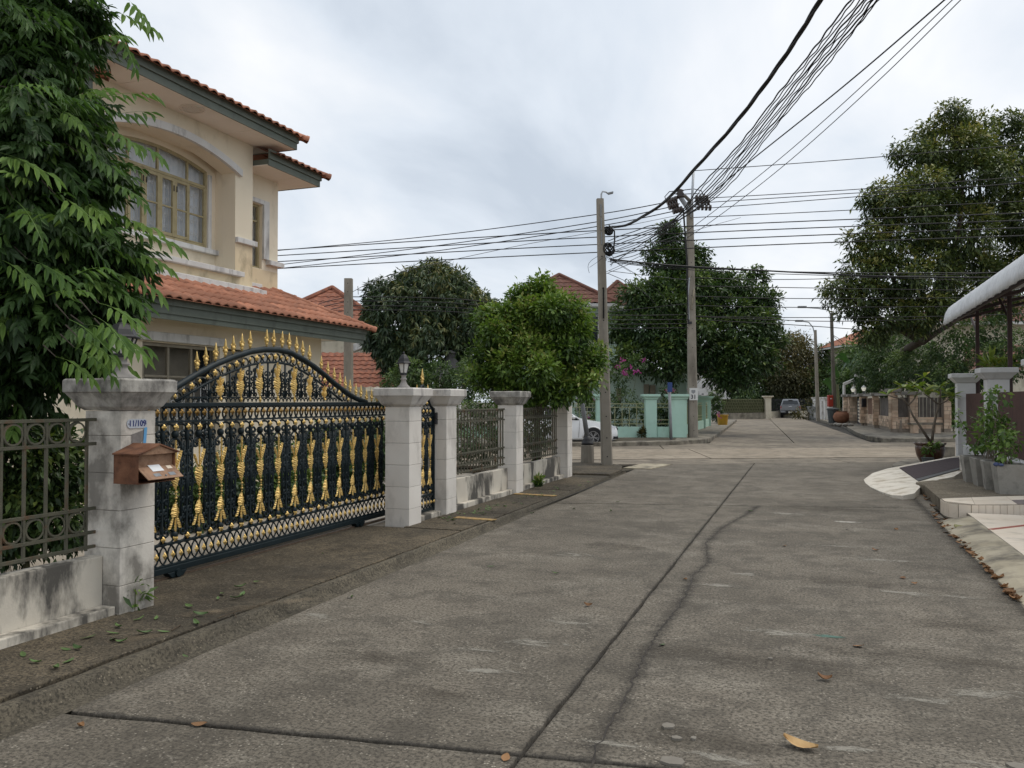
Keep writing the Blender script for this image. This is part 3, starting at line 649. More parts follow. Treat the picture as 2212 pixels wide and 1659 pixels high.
# ------------------------------------------------------------------ number plate, mailbox, weeds
def text_mesh(body, size, mat, extrude=.001, bold=.0, align='CENTER', font=None):
    c = bpy.data.curves.new('lettering', 'FONT'); c.body = body; c.size = size; c.extrude = extrude; c.offset = bold; c.align_x = align; c.align_y = 'CENTER'; c.resolution_u = 3
    o = bpy.data.objects.new('tmp', c); COL.objects.link(o); dg = bpy.context.evaluated_depsgraph_get(); me = bpy.data.meshes.new_from_object(o.evaluated_get(dg))
    bpy.data.objects.remove(o); me.materials.append(MAT[mat]); me.name = 'lettering'; return me
mk('enamel', (.42, .45, .50), (.5, .53, .58), 9, .35); mk('blue_ink', (.02, .03, .16), None, rough=.5); mk('steel', (.3, .3, .31), (.2, .2, .2), 20, .4, metal=.7)
pl = thing('number_plate', 'grey enamel house number plate reading 11/109 on the mailbox pillar', 'number plate', (-4.795, 4.95, 1.40))
hw, hh, rr = .098, .034, .03; out = []
for cx_, cz_, a0 in ((hw-rr, hh-rr, 0), (-(hw-rr), hh-rr, PI/2), (-(hw-rr), -(hh-rr), PI), (hw-rr, -(hh-rr), 1.5*PI)):
    out += [(-4.798, 4.95+cx_+rr*math.cos(a0+PI/2*k/5), 1.43+cz_+rr*math.sin(a0+PI/2*k/5)) for k in range(6)]
MB().prism(out, (.006, 0, 0)).build('plate', 'enamel', pl)
inst(text_mesh('11/109', .062, 'blue_ink', .0008, .0012), (-4.7905, 4.95, 1.43), pl, rot=(PI/2, 0, PI/2), name='lettering')
for sg in (-1, 1): MB().ball((-4.791, 4.95+sg*.083, 1.43), .006, 8, 4).build('screw', 'steel', pl)
mk('rust', (.13, .052, .025), (.21, .095, .05), 7, .75, bump=.3, bscale=60, dirt=(.055, .02, .011), dscale=9, damt=(.46, .66)); mk('rust_pale', (.30, .17, .10), (.36, .24, .16), 9, .7, bump=.2, bscale=60, dirt=(.14, .055, .022), dscale=9, damt=(.44, .64))
mk('paper', (.72, .74, .76), None, rough=.8); mk('blue_tape', (.12, .34, .6), None, rough=.6); mk('grey_film', (.16, .18, .2), (.24, .25, .26), 20, .5); mk('torn', (.16, .15, .14), (.22, .2, .19), 20, .8)
mbx = thing('mailbox', 'rusty house shaped mailbox with its flap hanging open and a white letter', 'mailbox', (-4.66, 4.92, .99))
b0, b1, xa, xb, za, ze, zr = 4.73, 5.10, -4.795, -4.57, 1.0, 1.21, 1.275
MB().box(xa, xb, b0, b0+.006, za, ze).build('side_panel', 'rust', mbx); MB().box(xa, xb, b1-.006, b1, za, ze).build('side_panel', 'rust', mbx)
MB().box(xa, xb, b0+.006, b1-.006, za, za+.006).build('bottom_panel', 'rust', mbx); MB().box(xa, xa+.006, b0+.006, b1-.006, za+.007, ze).build('back_panel', 'rust', mbx)
MB().box(xb-.03, xb-.024, b0+.007, b1-.007, 1.12, ze-.002).build('front_panel', 'rust_pale', mbx)
rf = MB(); mid = (b0+b1)/2
rf.prism([(xa, b0-.015, ze), (xa, mid, zr), (xa, b1+.015, ze), (xa, b1+.015, ze+.01), (xa, mid, zr+.012), (xa, b0-.015, ze+.01)], (xb-xa+.03, 0, 0)); ro = rf.build('roof', 'rust', mbx)
MB().prism([(xb+.012, b0-.005, ze), (xb+.012, mid, zr-.004), (xb+.012, b1+.005, ze)], (.006, 0, 0)).build('gable', 'rust_pale', ro)
fl = MB(); fl.obox((xb-.02, b0+.01, 1.115), (0, b1-b0-.02, 0), (.105, 0, -.085), (.004, 0, .005)); fo = fl.build('flap', 'rust_pale', mbx)
nrm = Vector((.085, 0, .105)).normalized(); dn = Vector((.105, 0, -.085))
def onflap(u, k, z=.009): return Vector((xb-.02, b0+.01+u*(b1-b0-.02), 1.115))+dn*k+nrm*z
for u0, u1, k0, k1, nm, mt in ((.30, .62, -.22, .42, 'letter', 'paper'), (.76, .90, .06, .30, 'sticker', 'tile_cream'), (.24, .42, .58, .82, 'window', 'grey_film'), (.66, .84, .58, .82, 'window', 'grey_film')):
    MB().quad(onflap(u0, k1), onflap(u1, k1), onflap(u1, k0), onflap(u0, k0)).build(nm, mt, fo)
MB().ball(onflap(.54, .8, .008), .009, 8, 4).build('lock', 'steel', fo)
MB().quad((-4.797, 4.90, 1.35), (-4.797, 5.02, 1.38), (-4.797, 5.03, 1.32), (-4.797, 4.95, 1.24), (-4.797, 4.90, 1.26)).build('torn_sticker', 'torn', label='torn grey sticker with blue tape under the number plate', cat='sticker')
MB().quad((-4.793, 5.02, 1.40), (-4.793, 5.05, 1.40), (-4.793, 5.04, 1.28), (-4.793, 5.01, 1.28)).build('tape_strip', 'blue_tape', label='short blue tape strip on the mailbox pillar', cat='tape')
# ================================================================== the yellow two-storey house
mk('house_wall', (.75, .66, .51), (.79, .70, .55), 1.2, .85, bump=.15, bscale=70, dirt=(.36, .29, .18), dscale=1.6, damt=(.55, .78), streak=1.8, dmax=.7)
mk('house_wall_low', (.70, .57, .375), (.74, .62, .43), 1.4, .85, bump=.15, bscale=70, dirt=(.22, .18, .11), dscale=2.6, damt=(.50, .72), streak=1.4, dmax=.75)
mk('trim_white', (.58, .57, .55), (.66, .65, .63), 3, .8, dirt=(.22, .21, .20), dscale=5, damt=(.52, .72), streak=3)
mk('fascia', (.105, .122, .10), (.13, .148, .122), 3, .65, dirt=(.06, .07, .055), dscale=4, damt=(.55, .75), streak=2)
mk('soffit', (.78, .72, .64), (.82, .76, .68), 2, .9)
mk('window_wood', (.32, .27, .145), (.39, .33, .19), 5, .6, dirt=(.2, .15, .07), dscale=9, damt=(.55, .75))
mk('window_dull', (.22, .19, .14), (.27, .24, .18), 5, .6)
mk('curtain', (.74, .79, .85), (.84, .87, .90), 14, .9); mk('grille_white', (.7, .7, .68), None, rough=.6); mk('dark_room', (.02, .02, .022), None, rough=.9)
t = NT('glass'); t.set('Base Color', (.05, .06, .07, 1)); t.set('Roughness', .06); t.set('Alpha', .18); t.set('Specular IOR Level', .7)
t = NT('roof_tile'); _c = t.mix(t.ramp(t.noise(2.2, 5), (.35, 0), (.65, 1)), (.34, .135, .075), (.43, .185, .11)); _c = t.mix(t.ramp(t.noise(9, 6, .65), (.52, 0), (.70, .6)), _c, (.20, .095, .065))
_c = t.mix(1.0, _c, t.ramp(t.rnd(), (0, .72), (1, 1.2)), 'MULTIPLY'); t.set('Base Color', _c); t.set('Roughness', .8); t.bump(t.noise(60, 5), .25, .008)
t = NT('roof_tile_old'); _c = t.mix(t.ramp(t.noise(2.0, 5), (.35, 0), (.65, 1)), (.22, .075, .042), (.34, .13, .075)); _c = t.mix(t.ramp(t.noise(6, 6, .65), (.45, 0), (.65, .7)), _c, (.09, .05, .04)); t.set('Base Color', _c); t.set('Roughness', .85)
t = NT('roof_tile_dark'); _c = t.mix(t.ramp(t.noise(2.0, 5), (.35, 0), (.65, 1)), (.105, .042, .028), (.165, .068, .045)); _c = t.mix(t.ramp(t.noise(6, 6, .65), (.5, 0), (.7, .6)), _c, (.06, .035, .03)); t.set('Base Color', _c); t.set('Roughness', .85)
def wall_grid(mb, X0, X1, s0, s1, z0, z1, holes, axis='x'):
    ys = sorted({s0, s1, *[h[0] for h in holes], *[h[1] for h in holes]}); zs = sorted({z0, z1, *[h[2] for h in holes], *[h[3] for h in holes]})
    for a, b in zip(ys, ys[1:]):
        for c, d in zip(zs, zs[1:]):
            cy_, cz_ = (a+b)/2, (c+d)/2
            if any(h[0] < cy_ < h[1] and h[2] < cz_ < h[3] for h in holes): continue
            if axis == 'x': mb.box(X0, X1, a, b, c, d)
            else: mb.box(a, b, X0, X1, c, d)
    return mb
house = thing('two_storey_house', 'pale yellow two-storey house with arched window bay and orange tiled roofs', 'house', (-12.5, 10.5, 0))
# ground floor
GW = -9.55
holes = [(9.95, 11.62, .85, 2.5), (11.80, 12.35, .0, 2.5)]
wall_grid(MB(), GW-.15, GW, 3.0, 14.8, -.03, 2.9, holes).build('ground_floor_wall', 'house_wall', house)
MB().box(-17, GW-.16, 14.65, 14.8, -.03, 2.9).build('side_wall', 'house_wall', house); MB().box(-17, GW-.16, 3.0, 3.15, -.03, 2.9).build('side_wall', 'house_wall', house)
MB().box(-10.4, -10.35, 3.2, 14.6, 0, 2.85).build('dark_interior_sheet', 'dark_room', house)  # near-black sheet, stands in for the unlit rooms behind the openings
MB().box(GW+.004, GW+.09, 9.75, 11.72, 2.52, 2.66).build('window_hood', 'trim_white', house, bevel=.01)
MB().box(GW+.003, GW+.05, 11.63, 11.79, -.03, 2.5).build('pilaster', 'house_wall', house)
# arched porch mould over the right part
mb = MB(); pts = [(13.55+.95*math.cos(PI*k/14), 1.95+.72*math.sin(PI*k/14)) for k in range(15)]; pti = [(13.55+.83*math.cos(PI*k/14), 1.95+.62*math.sin(PI*k/14)) for k in range(15)]
mb.grid([[(GW+.04, a, b) for a, b in pts], [(GW+.04, a, b) for a, b in pti]], True); mb.grid([[(GW+.04, a, b) for a, b in pti], [(GW+.002, a, b) for a, b in pti]], True); mb.grid([[(GW+.002, a, b) for a, b in pts], [(GW+.04, a, b) for a, b in pts]], True)
mb.build('arch_moulding', 'trim_white', house)
def window_unit(name, X, s0, s1, z0, z1, cols, rows, frame='window_wood', depth=.06, fw=.045, parent=house, curtain=True, zt=None):
    """frame bars as separate parts, one pane behind each light"""
    w0 = MB().box(X-.03, X+.03, s0, s0+fw, z0, z1).build(name, frame, parent, bevel=.004)
    MB().box(X-.03, X+.03, s1-fw, s1, z0, z1).build('jamb', frame, w0, bevel=.004)
    for z in (z0, z1-fw): MB().box(X-.03, X+.03, s0+fw, s1-fw, z, z+fw).build('rail', frame, w0, bevel=.004)
    cs = [s0+fw+(s1-s0-2*fw)*c for c in cols]; rs = [z0+fw+(z1-z0-2*fw)*r for r in rows]
    for c in cs: MB().box(X-.025, X+.025, c-fw/2, c+fw/2, z0+fw, z1-fw).build('mullion', frame, w0, bevel=.004)
    ed = [s0+fw]+cs+[s1-fw]
    for a, b in zip(ed, ed[1:]):
        for r in rs: MB().box(X-.022, X+.022, a+.02, b-.02, r-.016, r+.016).build('glazing_bar', frame, w0, bevel=.003)
        MB().quad((X-.012, a, z0+fw), (X-.012, b, z0+fw), (X-.012, b, z1-fw), (X-.012, a, z1-fw)).build('pane', 'glass', w0)
    return w0
def scrolls(h, wd):
    m = MB(); f = lambda pts, r=.006: m.tube([(0, u, v) for u, v in pts], r, 4)
    f([(0, .04*h), (0, .96*h)]); f([(-wd*.38, 0), (-wd*.38, h)]); f([(wd*.38, 0), (wd*.38, h)])
    for sg in (-1, 1):
        for cv, d in ((.28, 1), (.72, -1)): f(spiral(sg*wd*.19, h*cv, wd*.17, wd*.04, 0 if sg < 0 else PI, (0 if sg < 0 else PI)+d*sg*2*PI, 12))
    return m
WIN_GR = rawmesh('window_grille', scrolls(.50, .28), 'grille_white')
w0 = window_unit('window', GW-.05, 9.96, 11.61, .86, 2.49, (.33, .66), (.7,), 'window_dull')
for i in range(3):
    for z in (.95, 1.45): inst(WIN_GR, (GW-.09, 10.24+i*.545, z), w0, scale=(1, 1.5, 1), name='window_grille')
MB().box(GW-.40, GW-.38, 9.9, 11.65, .86, 2.5).build('curtain', 'window_dull', w0)
MB().box(GW-.06, GW-.03, 11.83, 12.32, .02, 2.47).build('door', 'window_dull', house)
# soffit, fascia and tiles of an eave running along s (outer edge at X) and returning at s1
def soffit_panels(X0, X1, s0, s1, z, step=1.2, par=house):
    s = s0
    while s < s1-.05:
        e = min(s1, s+step); MB().box(X0, X1, s+.006, e-.006, z-.012, z).build('soffit_panel', 'soffit', par); s = e
SL = R(26); cS, sS = math.cos(SL), math.sin(SL)
def tile_m(wave=.21, n=2, L=.34, h=.038, lip=.028, sl=SL):
    cS, sS = math.cos(sl), math.sin(sl)
    m = MB(); rows = []
    k = 8*n
    def pt(a, i, dn=0.0):
        y = wave*n*(i/k-.5); hh = h*(.5-.5*math.cos(2*PI*i/8))**.8-dn; return (-a*cS+sS*hh, y, a*sS+cS*hh)
    m.grid([[pt(0, i, lip) for i in range(k+1)], [pt(0, i) for i in range(k+1)], [pt(L, i, lip*.9) for i in range(k+1)]])
    return m
TILE = rawmesh('roof_tile', tile_m(), 'roof_tile', True); TILE_UP = rawmesh('roof_tile', tile_m(sl=R(21)), 'roof_tile', True)
def ridge_m(L=.39, r=.085):
    m = MB(); rows = []
    for a, rr in ((0, r*1.12), (.05, r*1.12), (.06, r), (L, r*.92)):
        rows.append([(a, rr*math.cos(-.5+(PI+1.0)*k/8), rr*math.sin(-.5+(PI+1.0)*k/8)*.9) for k in range(9)])
    m.grid(rows); m.quad(*[rows[0][k] for k in range(9)]); return m
RIDGE = rawmesh('ridge_tile', ridge_m(), 'roof_tile', True)
def ridge_line(p, q, par, step=.33):
    p, q = Vector(p), Vector(q); d = q-p; n = max(1, math.ceil(d.length/step)); yaw = math.atan2(d.y, d.x); pit = -math.atan2(d.z, math.hypot(d.x, d.y))
    for i in range(n): inst(RIDGE, p+d*(i/n)-Vector((0, 0, .035)), par, rot=(0, pit, yaw), name='ridge_tile')
def roof_sheet(par, poly, mat='roof_tile', name='roof_slope'): return MB().quad(*poly).build(name, mat, par)
def eave(par, X, s0, s1, zs, rows, z_f=.22, ret=1.5, keep=None, hip=True, left_hip=True, tw=.42, under=None, sl=SL):
    """soffit level zs, fascia outer face at X, from s0 to s1; tiles climb towards -X; the eave returns round the +s end"""
    cS, sS = math.cos(sl), math.sin(sl); TL = TILE if sl == SL else TILE_UP
    MB().box(X-.022, X, s0, s1, zs-.02, zs+.12).build('fascia_board', 'fascia', par, bevel=.004)
    MB().box(X+.002, X+.03, s0-.02, s1+.02, zs+.105, zs+.285).build('fascia_board', 'fascia', par, bevel=.004)
    MB().box(X-ret, X-.001, s1-.022, s1, zs-.02, zs+.12).build('fascia_board', 'fascia', par); MB().box(X-ret, X+.001, s1+.002, s1+.03, zs+.105, zs+.285).build('fascia_board', 'fascia', par)
    if left_hip: MB().box(X-ret, X-.001, s0, s0+.022, zs-.02, zs+.12).build('fascia_board', 'fascia', par); MB().box(X-ret, X+.001, s0-.03, s0-.002, zs+.105, zs+.235).build('fascia_board', 'fascia', par)
    else: MB().box(X-ret, X-.023, s0+.001, s0+.02, zs+.001, zs+.10).build('eave_end', 'fascia', par)
    xe, ze = X+.13, zs+.225; e1 = s1+.13; e0 = s0-(.13 if left_hip else 0)
    n = int((e1-e0)/tw); cs = [e1-tw*(i+.5) for i in range(n)]
    for r in range(rows):
        dx = r*.29*cS; x, z = xe-dx, ze+r*.29*sS
        for s in cs:
            if s+tw*.3 > e1-dx: continue
            if left_hip and s-tw*.3 < e0+dx: continue
            if keep and not keep(x, s): continue
            inst(TL, (x, s, z), par, name='roof_tile')
    W = rows*.29*cS
    roof_sheet(par, [(xe, e0, ze-.03), (xe, e1, ze-.03), (xe-W, e1-W, ze+rows*.29*sS-.03), (xe-W, e0+(W if left_hip else 0), ze+rows*.29*sS-.03)])
    roof_sheet(par, [(xe, e1, ze-.03), (xe-ret-.5, e1, ze-.03), (xe-ret-.5, e1-W, ze+rows*.29*sS-.03), (xe-W, e1-W, ze+rows*.29*sS-.03)])
    if left_hip: roof_sheet(par, [(xe-ret-.5, e0, ze-.03), (xe, e0, ze-.03), (xe-W, e0+W, ze+rows*.29*sS-.03), (xe-ret-.5, e0+W, ze+rows*.29*sS-.03)])
    ridge_line((xe+.02, e1+.02, ze), (xe-W, e1-W, ze+rows*.29*sS+.01), par)
    if left_hip: ridge_line((xe+.02, e0-.02, ze), (xe-W, e0+W, ze+rows*.29*sS+.01), par)
# lower roof
soffit_panels(GW, -8.955, 3.0, 15.53, 2.9)
MB().box(-12, GW-.01, 14.81, 15.53, 2.885, 2.9).build('soffit_panel', 'soffit', house)
MB().box(-9.0, -8.97, 3.0, 15.5, 2.80, 2.884).build('soffit_edge', 'fascia', house)
eave(house, -8.95, 2.6, 15.55, 2.9, 6, ret=2.2, left_hip=False, keep=lambda x, s: not (x < -9.93 and 9.1 < s < 13.1))
# upper main body and bay
MW, BW = -10.28, -9.97
wall_grid(MB(), MW-.15, MW, 5.0, 14.32, 2.9, 6.03, [(13.40, 13.80, 4.2, 5.46), (9.6, 12.6, 3.85, 6.02)]).build('upper_wall', 'house_wall', house)
MB().box(-17, MW-.151, 14.17, 14.32, 2.9, 6.03).build('side_wall', 'house_wall', house); MB().box(-17, MW-.151, 5.0, 5.15, 2.9, 6.03).build('side_wall', 'house_wall', house)
w1 = window_unit('window', MW-.09, 13.40, 13.80, 4.2, 5.46, (), (.39, .76), 'window_wood')
MB().box(MW-.30, MW-.28, 13.3, 14.1, 4.1, 5.6).build('curtain', 'curtain', w1)
for z in (4.26, 4.75): inst(WIN_GR, (MW-.14, 13.6, z), w1, scale=(1, 1.05, 1), name='window_grille')
for nm, a in (('window_trim', (13.81, 13.98, 4.40, 5.56)), ('window_trim', (13.26, 13.809, 5.47, 5.56))): MB().box(MW+.001, MW+.05, *a).build(nm, 'trim_white', house, bevel=.006)
MB().box(MW+.001, MW+.11, 13.92, 14.40, 4.30, 4.395).build('sill_band', 'trim_white', house, bevel=.006)
# bay
def za(s): return 5.77+.25*(1-((s-11.1)/1.5)**2)
bz0, bz1 = 3.3, 6.41
mb = MB(); mb.box(MW+.002, BW, 9.1, 9.6, bz0, bz1); mb.box(MW+.002, BW, 12.6, 13.1, bz0, bz1); mb.box(-10.27, BW, 9.6, 12.6, bz0, 3.90)
for i in range(16):
    a, b = 9.6+3.0*i/16, 9.6+3.0*(i+1)/16
    mb.prism([(BW, a, za(a)), (BW, b, za(b)), (BW, b, bz1), (BW, a, bz1)], (-.31, 0, 0))
mb.build('bay_wall', 'house_wall', house)
NB = -10.42
def zt(s): return 5.93-.15*((s-11.2)/1.16)**2
mb = MB(); mb.box(NB-.1, NB, 9.5, 10.06, 3.8, 6.2); mb.box(NB-.1, NB, 12.38, 12.7, 3.8, 6.2); mb.box(NB-.1, NB, 10.06, 12.38, 3.8, 4.37)
for i in range(12):
    a, b = 10.06+2.32*i/12, 10.06+2.32*(i+1)/12; mb.prism([(NB, a, zt(a)), (NB, b, zt(b)), (NB, b, 6.2), (NB, a, 6.2)], (-.1, 0, 0))
mb.build('niche_wall', 'house_wall', house)
# the upper wall behind the niche is opened by a dark room
bw = MB().box(NB-.055, NB-.005, 12.33, 12.378, 4.375, 5.77).build('arched_window', 'window_wood', house, bevel=.004)
MB().box(NB-.055, NB-.005, 10.062, 10.11, 4.375, 5.77).build('jamb', 'window_wood', bw)
for z in (4.375, 5.455): MB().box(NB-.06, NB-.002, 10.11, 12.33, z, z+.05).build('rail', 'window_wood', bw, bevel=.004)
mb = MB(); rws = []
for dz, dx in ((0, -.06), (0, -.01), (-.05, -.01), (-.05, -.06)): rws.append([(NB+dx, 10.08+2.28*i/16, zt(10.08+2.28*i/16)+dz-.002) for i in range(17)])
mb.grid(rws, True); mb.build('arched_head', 'window_wood', bw)
for s in (10.53, 11.18, 11.89): MB().box(NB-.05, NB-.012, s-.02, s+.02, 5.506, zt(s)-.04).build('mullion', 'window_wood', bw)
ed = [10.11, 10.52, 10.87, 11.22, 11.57, 11.92, 12.33]
for i, (a, b) in enumerate(zip(ed, ed[1:])):
    leaf = 1 <= i <= 4; fw = .055 if leaf else .022; off = .012 if leaf else 0
    cs = MB().box(NB-.05+off, NB-.008+off, a, a+fw, 4.43, 5.45).build('casement' if leaf else 'sidelight', 'window_wood', bw, bevel=.004)
    MB().box(NB-.05+off, NB-.008+off, b-fw, b, 4.43, 5.45).build('stile', 'window_wood', bw, bevel=.004)
    for z, hh in ((4.43, fw), (4.915, .028), (5.45-fw, fw)): MB().box(NB-.048+off, NB-.01+off, a+fw, b-fw, z, z+hh).build('rail', 'window_wood', bw, bevel=.003)
    MB().quad((NB-.035, a+fw, 4.44), (NB-.035, b-fw, 4.44), (NB-.035, b-fw, 5.44), (NB-.035, a+fw, 5.44)).build('pane', 'glass', bw)
    for z in (4.48, 4.95): inst(WIN_GR, (NB-.075, (a+b)/2, z), bw, scale=(1, 1, .88), name='window_grille')
    if leaf: MB().box(NB+.005, NB+.02, b-.04 if i % 2 else a+.03, b-.03 if i % 2 else a+.04, 5.22, 5.32).build('handle', 'lamp_black', bw)
top = [(NB-.034, 10.1+2.24*i/12, zt(10.1+2.24*i/12)-.05) for i in range(13)]
MB().quad(*([(NB-.034, 12.34, 5.5), (NB-.034, 10.1, 5.5)]+top)).build('fanlight_pane', 'glass', bw)
mb = MB(); mb.grid([[(NB-.16+.02*math.sin(i*1.9), 9.95+2.5*i/60, z) for i in range(61)] for z in (4.3, 6.0)], True); mb.build('curtain', 'curtain', bw)
mb = MB(); ps = [9.48+3.24*i/18 for i in range(19)]; zz = [za(min(12.6, max(9.6, s)))-(abs(s-11.1)-1.5)*.35*(abs(s-11.1) > 1.5) for s in ps]
mb.grid([[(BW+.002, s, z+.125) for s, z in zip(ps, zz)], [(BW+.07, s, z+.12) for s, z in zip(ps, zz)], [(BW+.07, s, z-.005) for s, z in zip(ps, zz)], [(BW+.002, s, z-.005) for s, z in zip(ps, zz)]], True)
mb.quad((BW+.002, ps[-1], zz[-1]-.005), (BW+.07, ps[-1], zz[-1]-.005), (BW+.07, ps[-1], zz[-1]+.12), (BW+.002, ps[-1], zz[-1]+.125)); mb.build('arch_moulding', 'trim_white', house)
MB().box(NB+.002, NB+.10, 9.9, 12.598, 4.27, 4.36).build('window_sill', 'trim_white', house, bevel=.008)
MB().box(NB+.002, NB+.035, 12.385, 12.47, 4.362, 5.72).build('window_trim', 'trim_white', house, bevel=.004)
MB().box(BW-.45, BW+.10, 9.45, 12.76, 3.875, 3.965).build('sill_band', 'trim_white', house, bevel=.008)
for a, b in ((12.602, 13.17), (9.03, 9.598)): MB().box(BW+.002, BW+.07, a, b, 4.50, 4.60).build('sill_band', 'trim_white', house, bevel=.008)
mb = MB(); mb.prism([(BW+.002, 8.95, 3.692), (BW+.15, 8.95, 3.692), (BW+.002, 8.95, 3.74)], (0, 4.3, 0)); mb.box(BW+.002, BW+.17, 8.9, 13.32, 3.60, 3.69); mb.build('flashing_ledge', 'trim_white', house)
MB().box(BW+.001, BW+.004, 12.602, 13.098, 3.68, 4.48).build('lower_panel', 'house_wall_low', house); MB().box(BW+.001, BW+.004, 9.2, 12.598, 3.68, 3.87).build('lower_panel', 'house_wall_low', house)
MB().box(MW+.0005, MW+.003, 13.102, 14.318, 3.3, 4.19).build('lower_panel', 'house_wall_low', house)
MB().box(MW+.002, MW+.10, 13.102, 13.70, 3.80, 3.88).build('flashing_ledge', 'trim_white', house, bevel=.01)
soffit_panels(-10.6, -9.345, 8.57, 13.56, 6.42, 1.25)
eave(house, -9.32, 8.55, 13.58, 6.42, 4, ret=2.5, sl=R(21))
soffit_panels(-10.9, -9.655, 13.11, 14.83, 6.04, 1.0)
eave(house, -9.63, 13.12, 14.85, 6.04, 4, ret=2.5, left_hip=False, sl=R(21))
soffit_panels(-10.9, -9.655, 5.0, 9.05, 6.04, 1.0)
eave(house, -9.63, 4.4, 9.06, 6.04, 2, ret=2.5, left_hip=False, sl=R(21))
# body of the main roof
def wavy_roof(par, P0, along, up, n_wave, n_row, mat, name='roof_tiles', h=.04, taper=(0, 0), step=.03):
    """stepped wavy tile field; taper = how much the top edge is shortened at both ends (in m)"""
    mb = MB(); P0, A, U = Vector(P0), Vector(along), Vector(up); nrm = A.cross(U).normalized()
    if nrm.z < 0: nrm = -nrm
    L = A.length; k = n_wave*6; rows = []
    for r in range(n_row):
        for e, dn in ((0, 0), (1, -step)):
            f = (r+e)/n_row; a0, a1 = taper[0]*f/L, 1-taper[1]*f/L
            rows.append([P0+A*(a0+(a1-a0)*i/k)+U*f+nrm*(h*(.5-.5*math.cos(2*PI*(a0+(a1-a0)*i/k)*n_wave))+dn+step) for i in range(k+1)])
    mb.grid(rows); return mb.build(name, mat, par, smooth=False, kind='stuff')
wavy_roof(house, (-10.75, 4.3, 6.62), (0, 10.4, 0), (-3.6, 0, 1.35), 50, 14, 'roof_tile', taper=(3.5, 3.5))
v = thing('soffit_vent', 'round grey louvred vent in the soffit under the upper roof', 'vent', (-9.62, 11.05, 6.39))
MB().lathe([(.20, 0), (.20, .018), (.15, .018), (.15, 0)], (-9.62, 11.05, 6.388), 24, cap=False).build('rim', 'soffit', v)
mk('vent_grey', (.20, .19, .19), None, rough=.8); MB().lathe([(.149, 0), (.149, .006)], (-9.62, 11.05, 6.398), 24).build('plate', 'vent_grey', v)
for i in range(7): q = -.12+i*.04; ww = math.sqrt(max(.001, .145**2-q*q)); MB().box(-9.62-ww, -9.62+ww, 11.05+q-.012, 11.05+q+.012, 6.390, 6.396).build('slat', 'soffit', v)
# backs of the house so that no light leaks through
MB().box(-17.2, -17.05, 3.0, 14.8, -.03, 6.0).build('rear_wall', 'house_wall', house)
# ================================================================== vegetation
leafmat('leaf_near', [(.0, (.018, .036, .014)), (.35, (.042, .085, .026)), (.66, (.105, .19, .05)), (1.0, (.21, .32, .075))], .48, .3, .28)
leafmat('leaf_mango', [(0.0, (0.0156, 0.0325, 0.0169)), (0.45, (0.039, 0.0702, 0.0325)), (0.8, (0.0936, 0.13, 0.0546)), (1.0, (0.221, 0.208, 0.065))], .42, .15, .4)
leafmat('leaf_bright', [(0.0, (0.0234, 0.0494, 0.013)), (0.35, (0.078, 0.143, 0.026)), (0.72, (0.195, 0.2925, 0.052)), (1.0, (0.325, 0.312, 0.117))], .45, .28, .35)
leafmat('leaf_dark', [(0.0, (0.0168, 0.0364, 0.014)), (0.45, (0.0476, 0.0896, 0.028)), (0.8, (0.1148, 0.175, 0.0476)), (1.0, (0.21, 0.266, 0.063))], .45, .18, .35)
leafmat('leaf_right', [(0.0, (0.024, 0.0405, 0.015)), (0.4, (0.069, 0.102, 0.033)), (0.75, (0.1725, 0.2025, 0.054)), (1.0, (0.33, 0.285, 0.09))], .42, .22, .4)
leafmat('leaf_brown', [(.0, (.03, .034, .014)), (.5, (.08, .078, .028)), (1.0, (.18, .135, .05))], .6, .2)
leafmat('leaf_far', [(0.0, (0.0234, 0.0468, 0.0182)), (0.45, (0.0585, 0.1066, 0.0338)), (1.0, (0.169, 0.234, 0.0715))], .55, .2)
leafmat('leaf_flower', [(.0, (.30, .03, .22)), (1.0, (.5, .08, .36))], .6, .3)
mk('bark', (.045, .035, .025), (.075, .06, .045), 6, .9, bump=.6, bscale=18); mk('bark_pale', (.13, .105, .08), (.19, .16, .125), 6, .9, bump=.5, bscale=18); mk('stem_green', (.10, .12, .05), (.14, .13, .07), 8, .7)
rng = np.random.default_rng(11)
def unit(v): return v/np.maximum(1e-9, np.linalg.norm(v, axis=-1, keepdims=True))
def lobes_px(L, dvar=0.0):
    """[(px, py, radius px, camera depth, (optional) depth stretch)] -> centres and radii in metres"""
    out = []
    for l in L:
        px, py, rp, D = l[:4]; st = l[4] if len(l) > 4 else 1.0; c = atD(px, py, D); r = rp*D/F; out.append((c.x, c.y, c.z, r, r*st))
    return np.array(out)
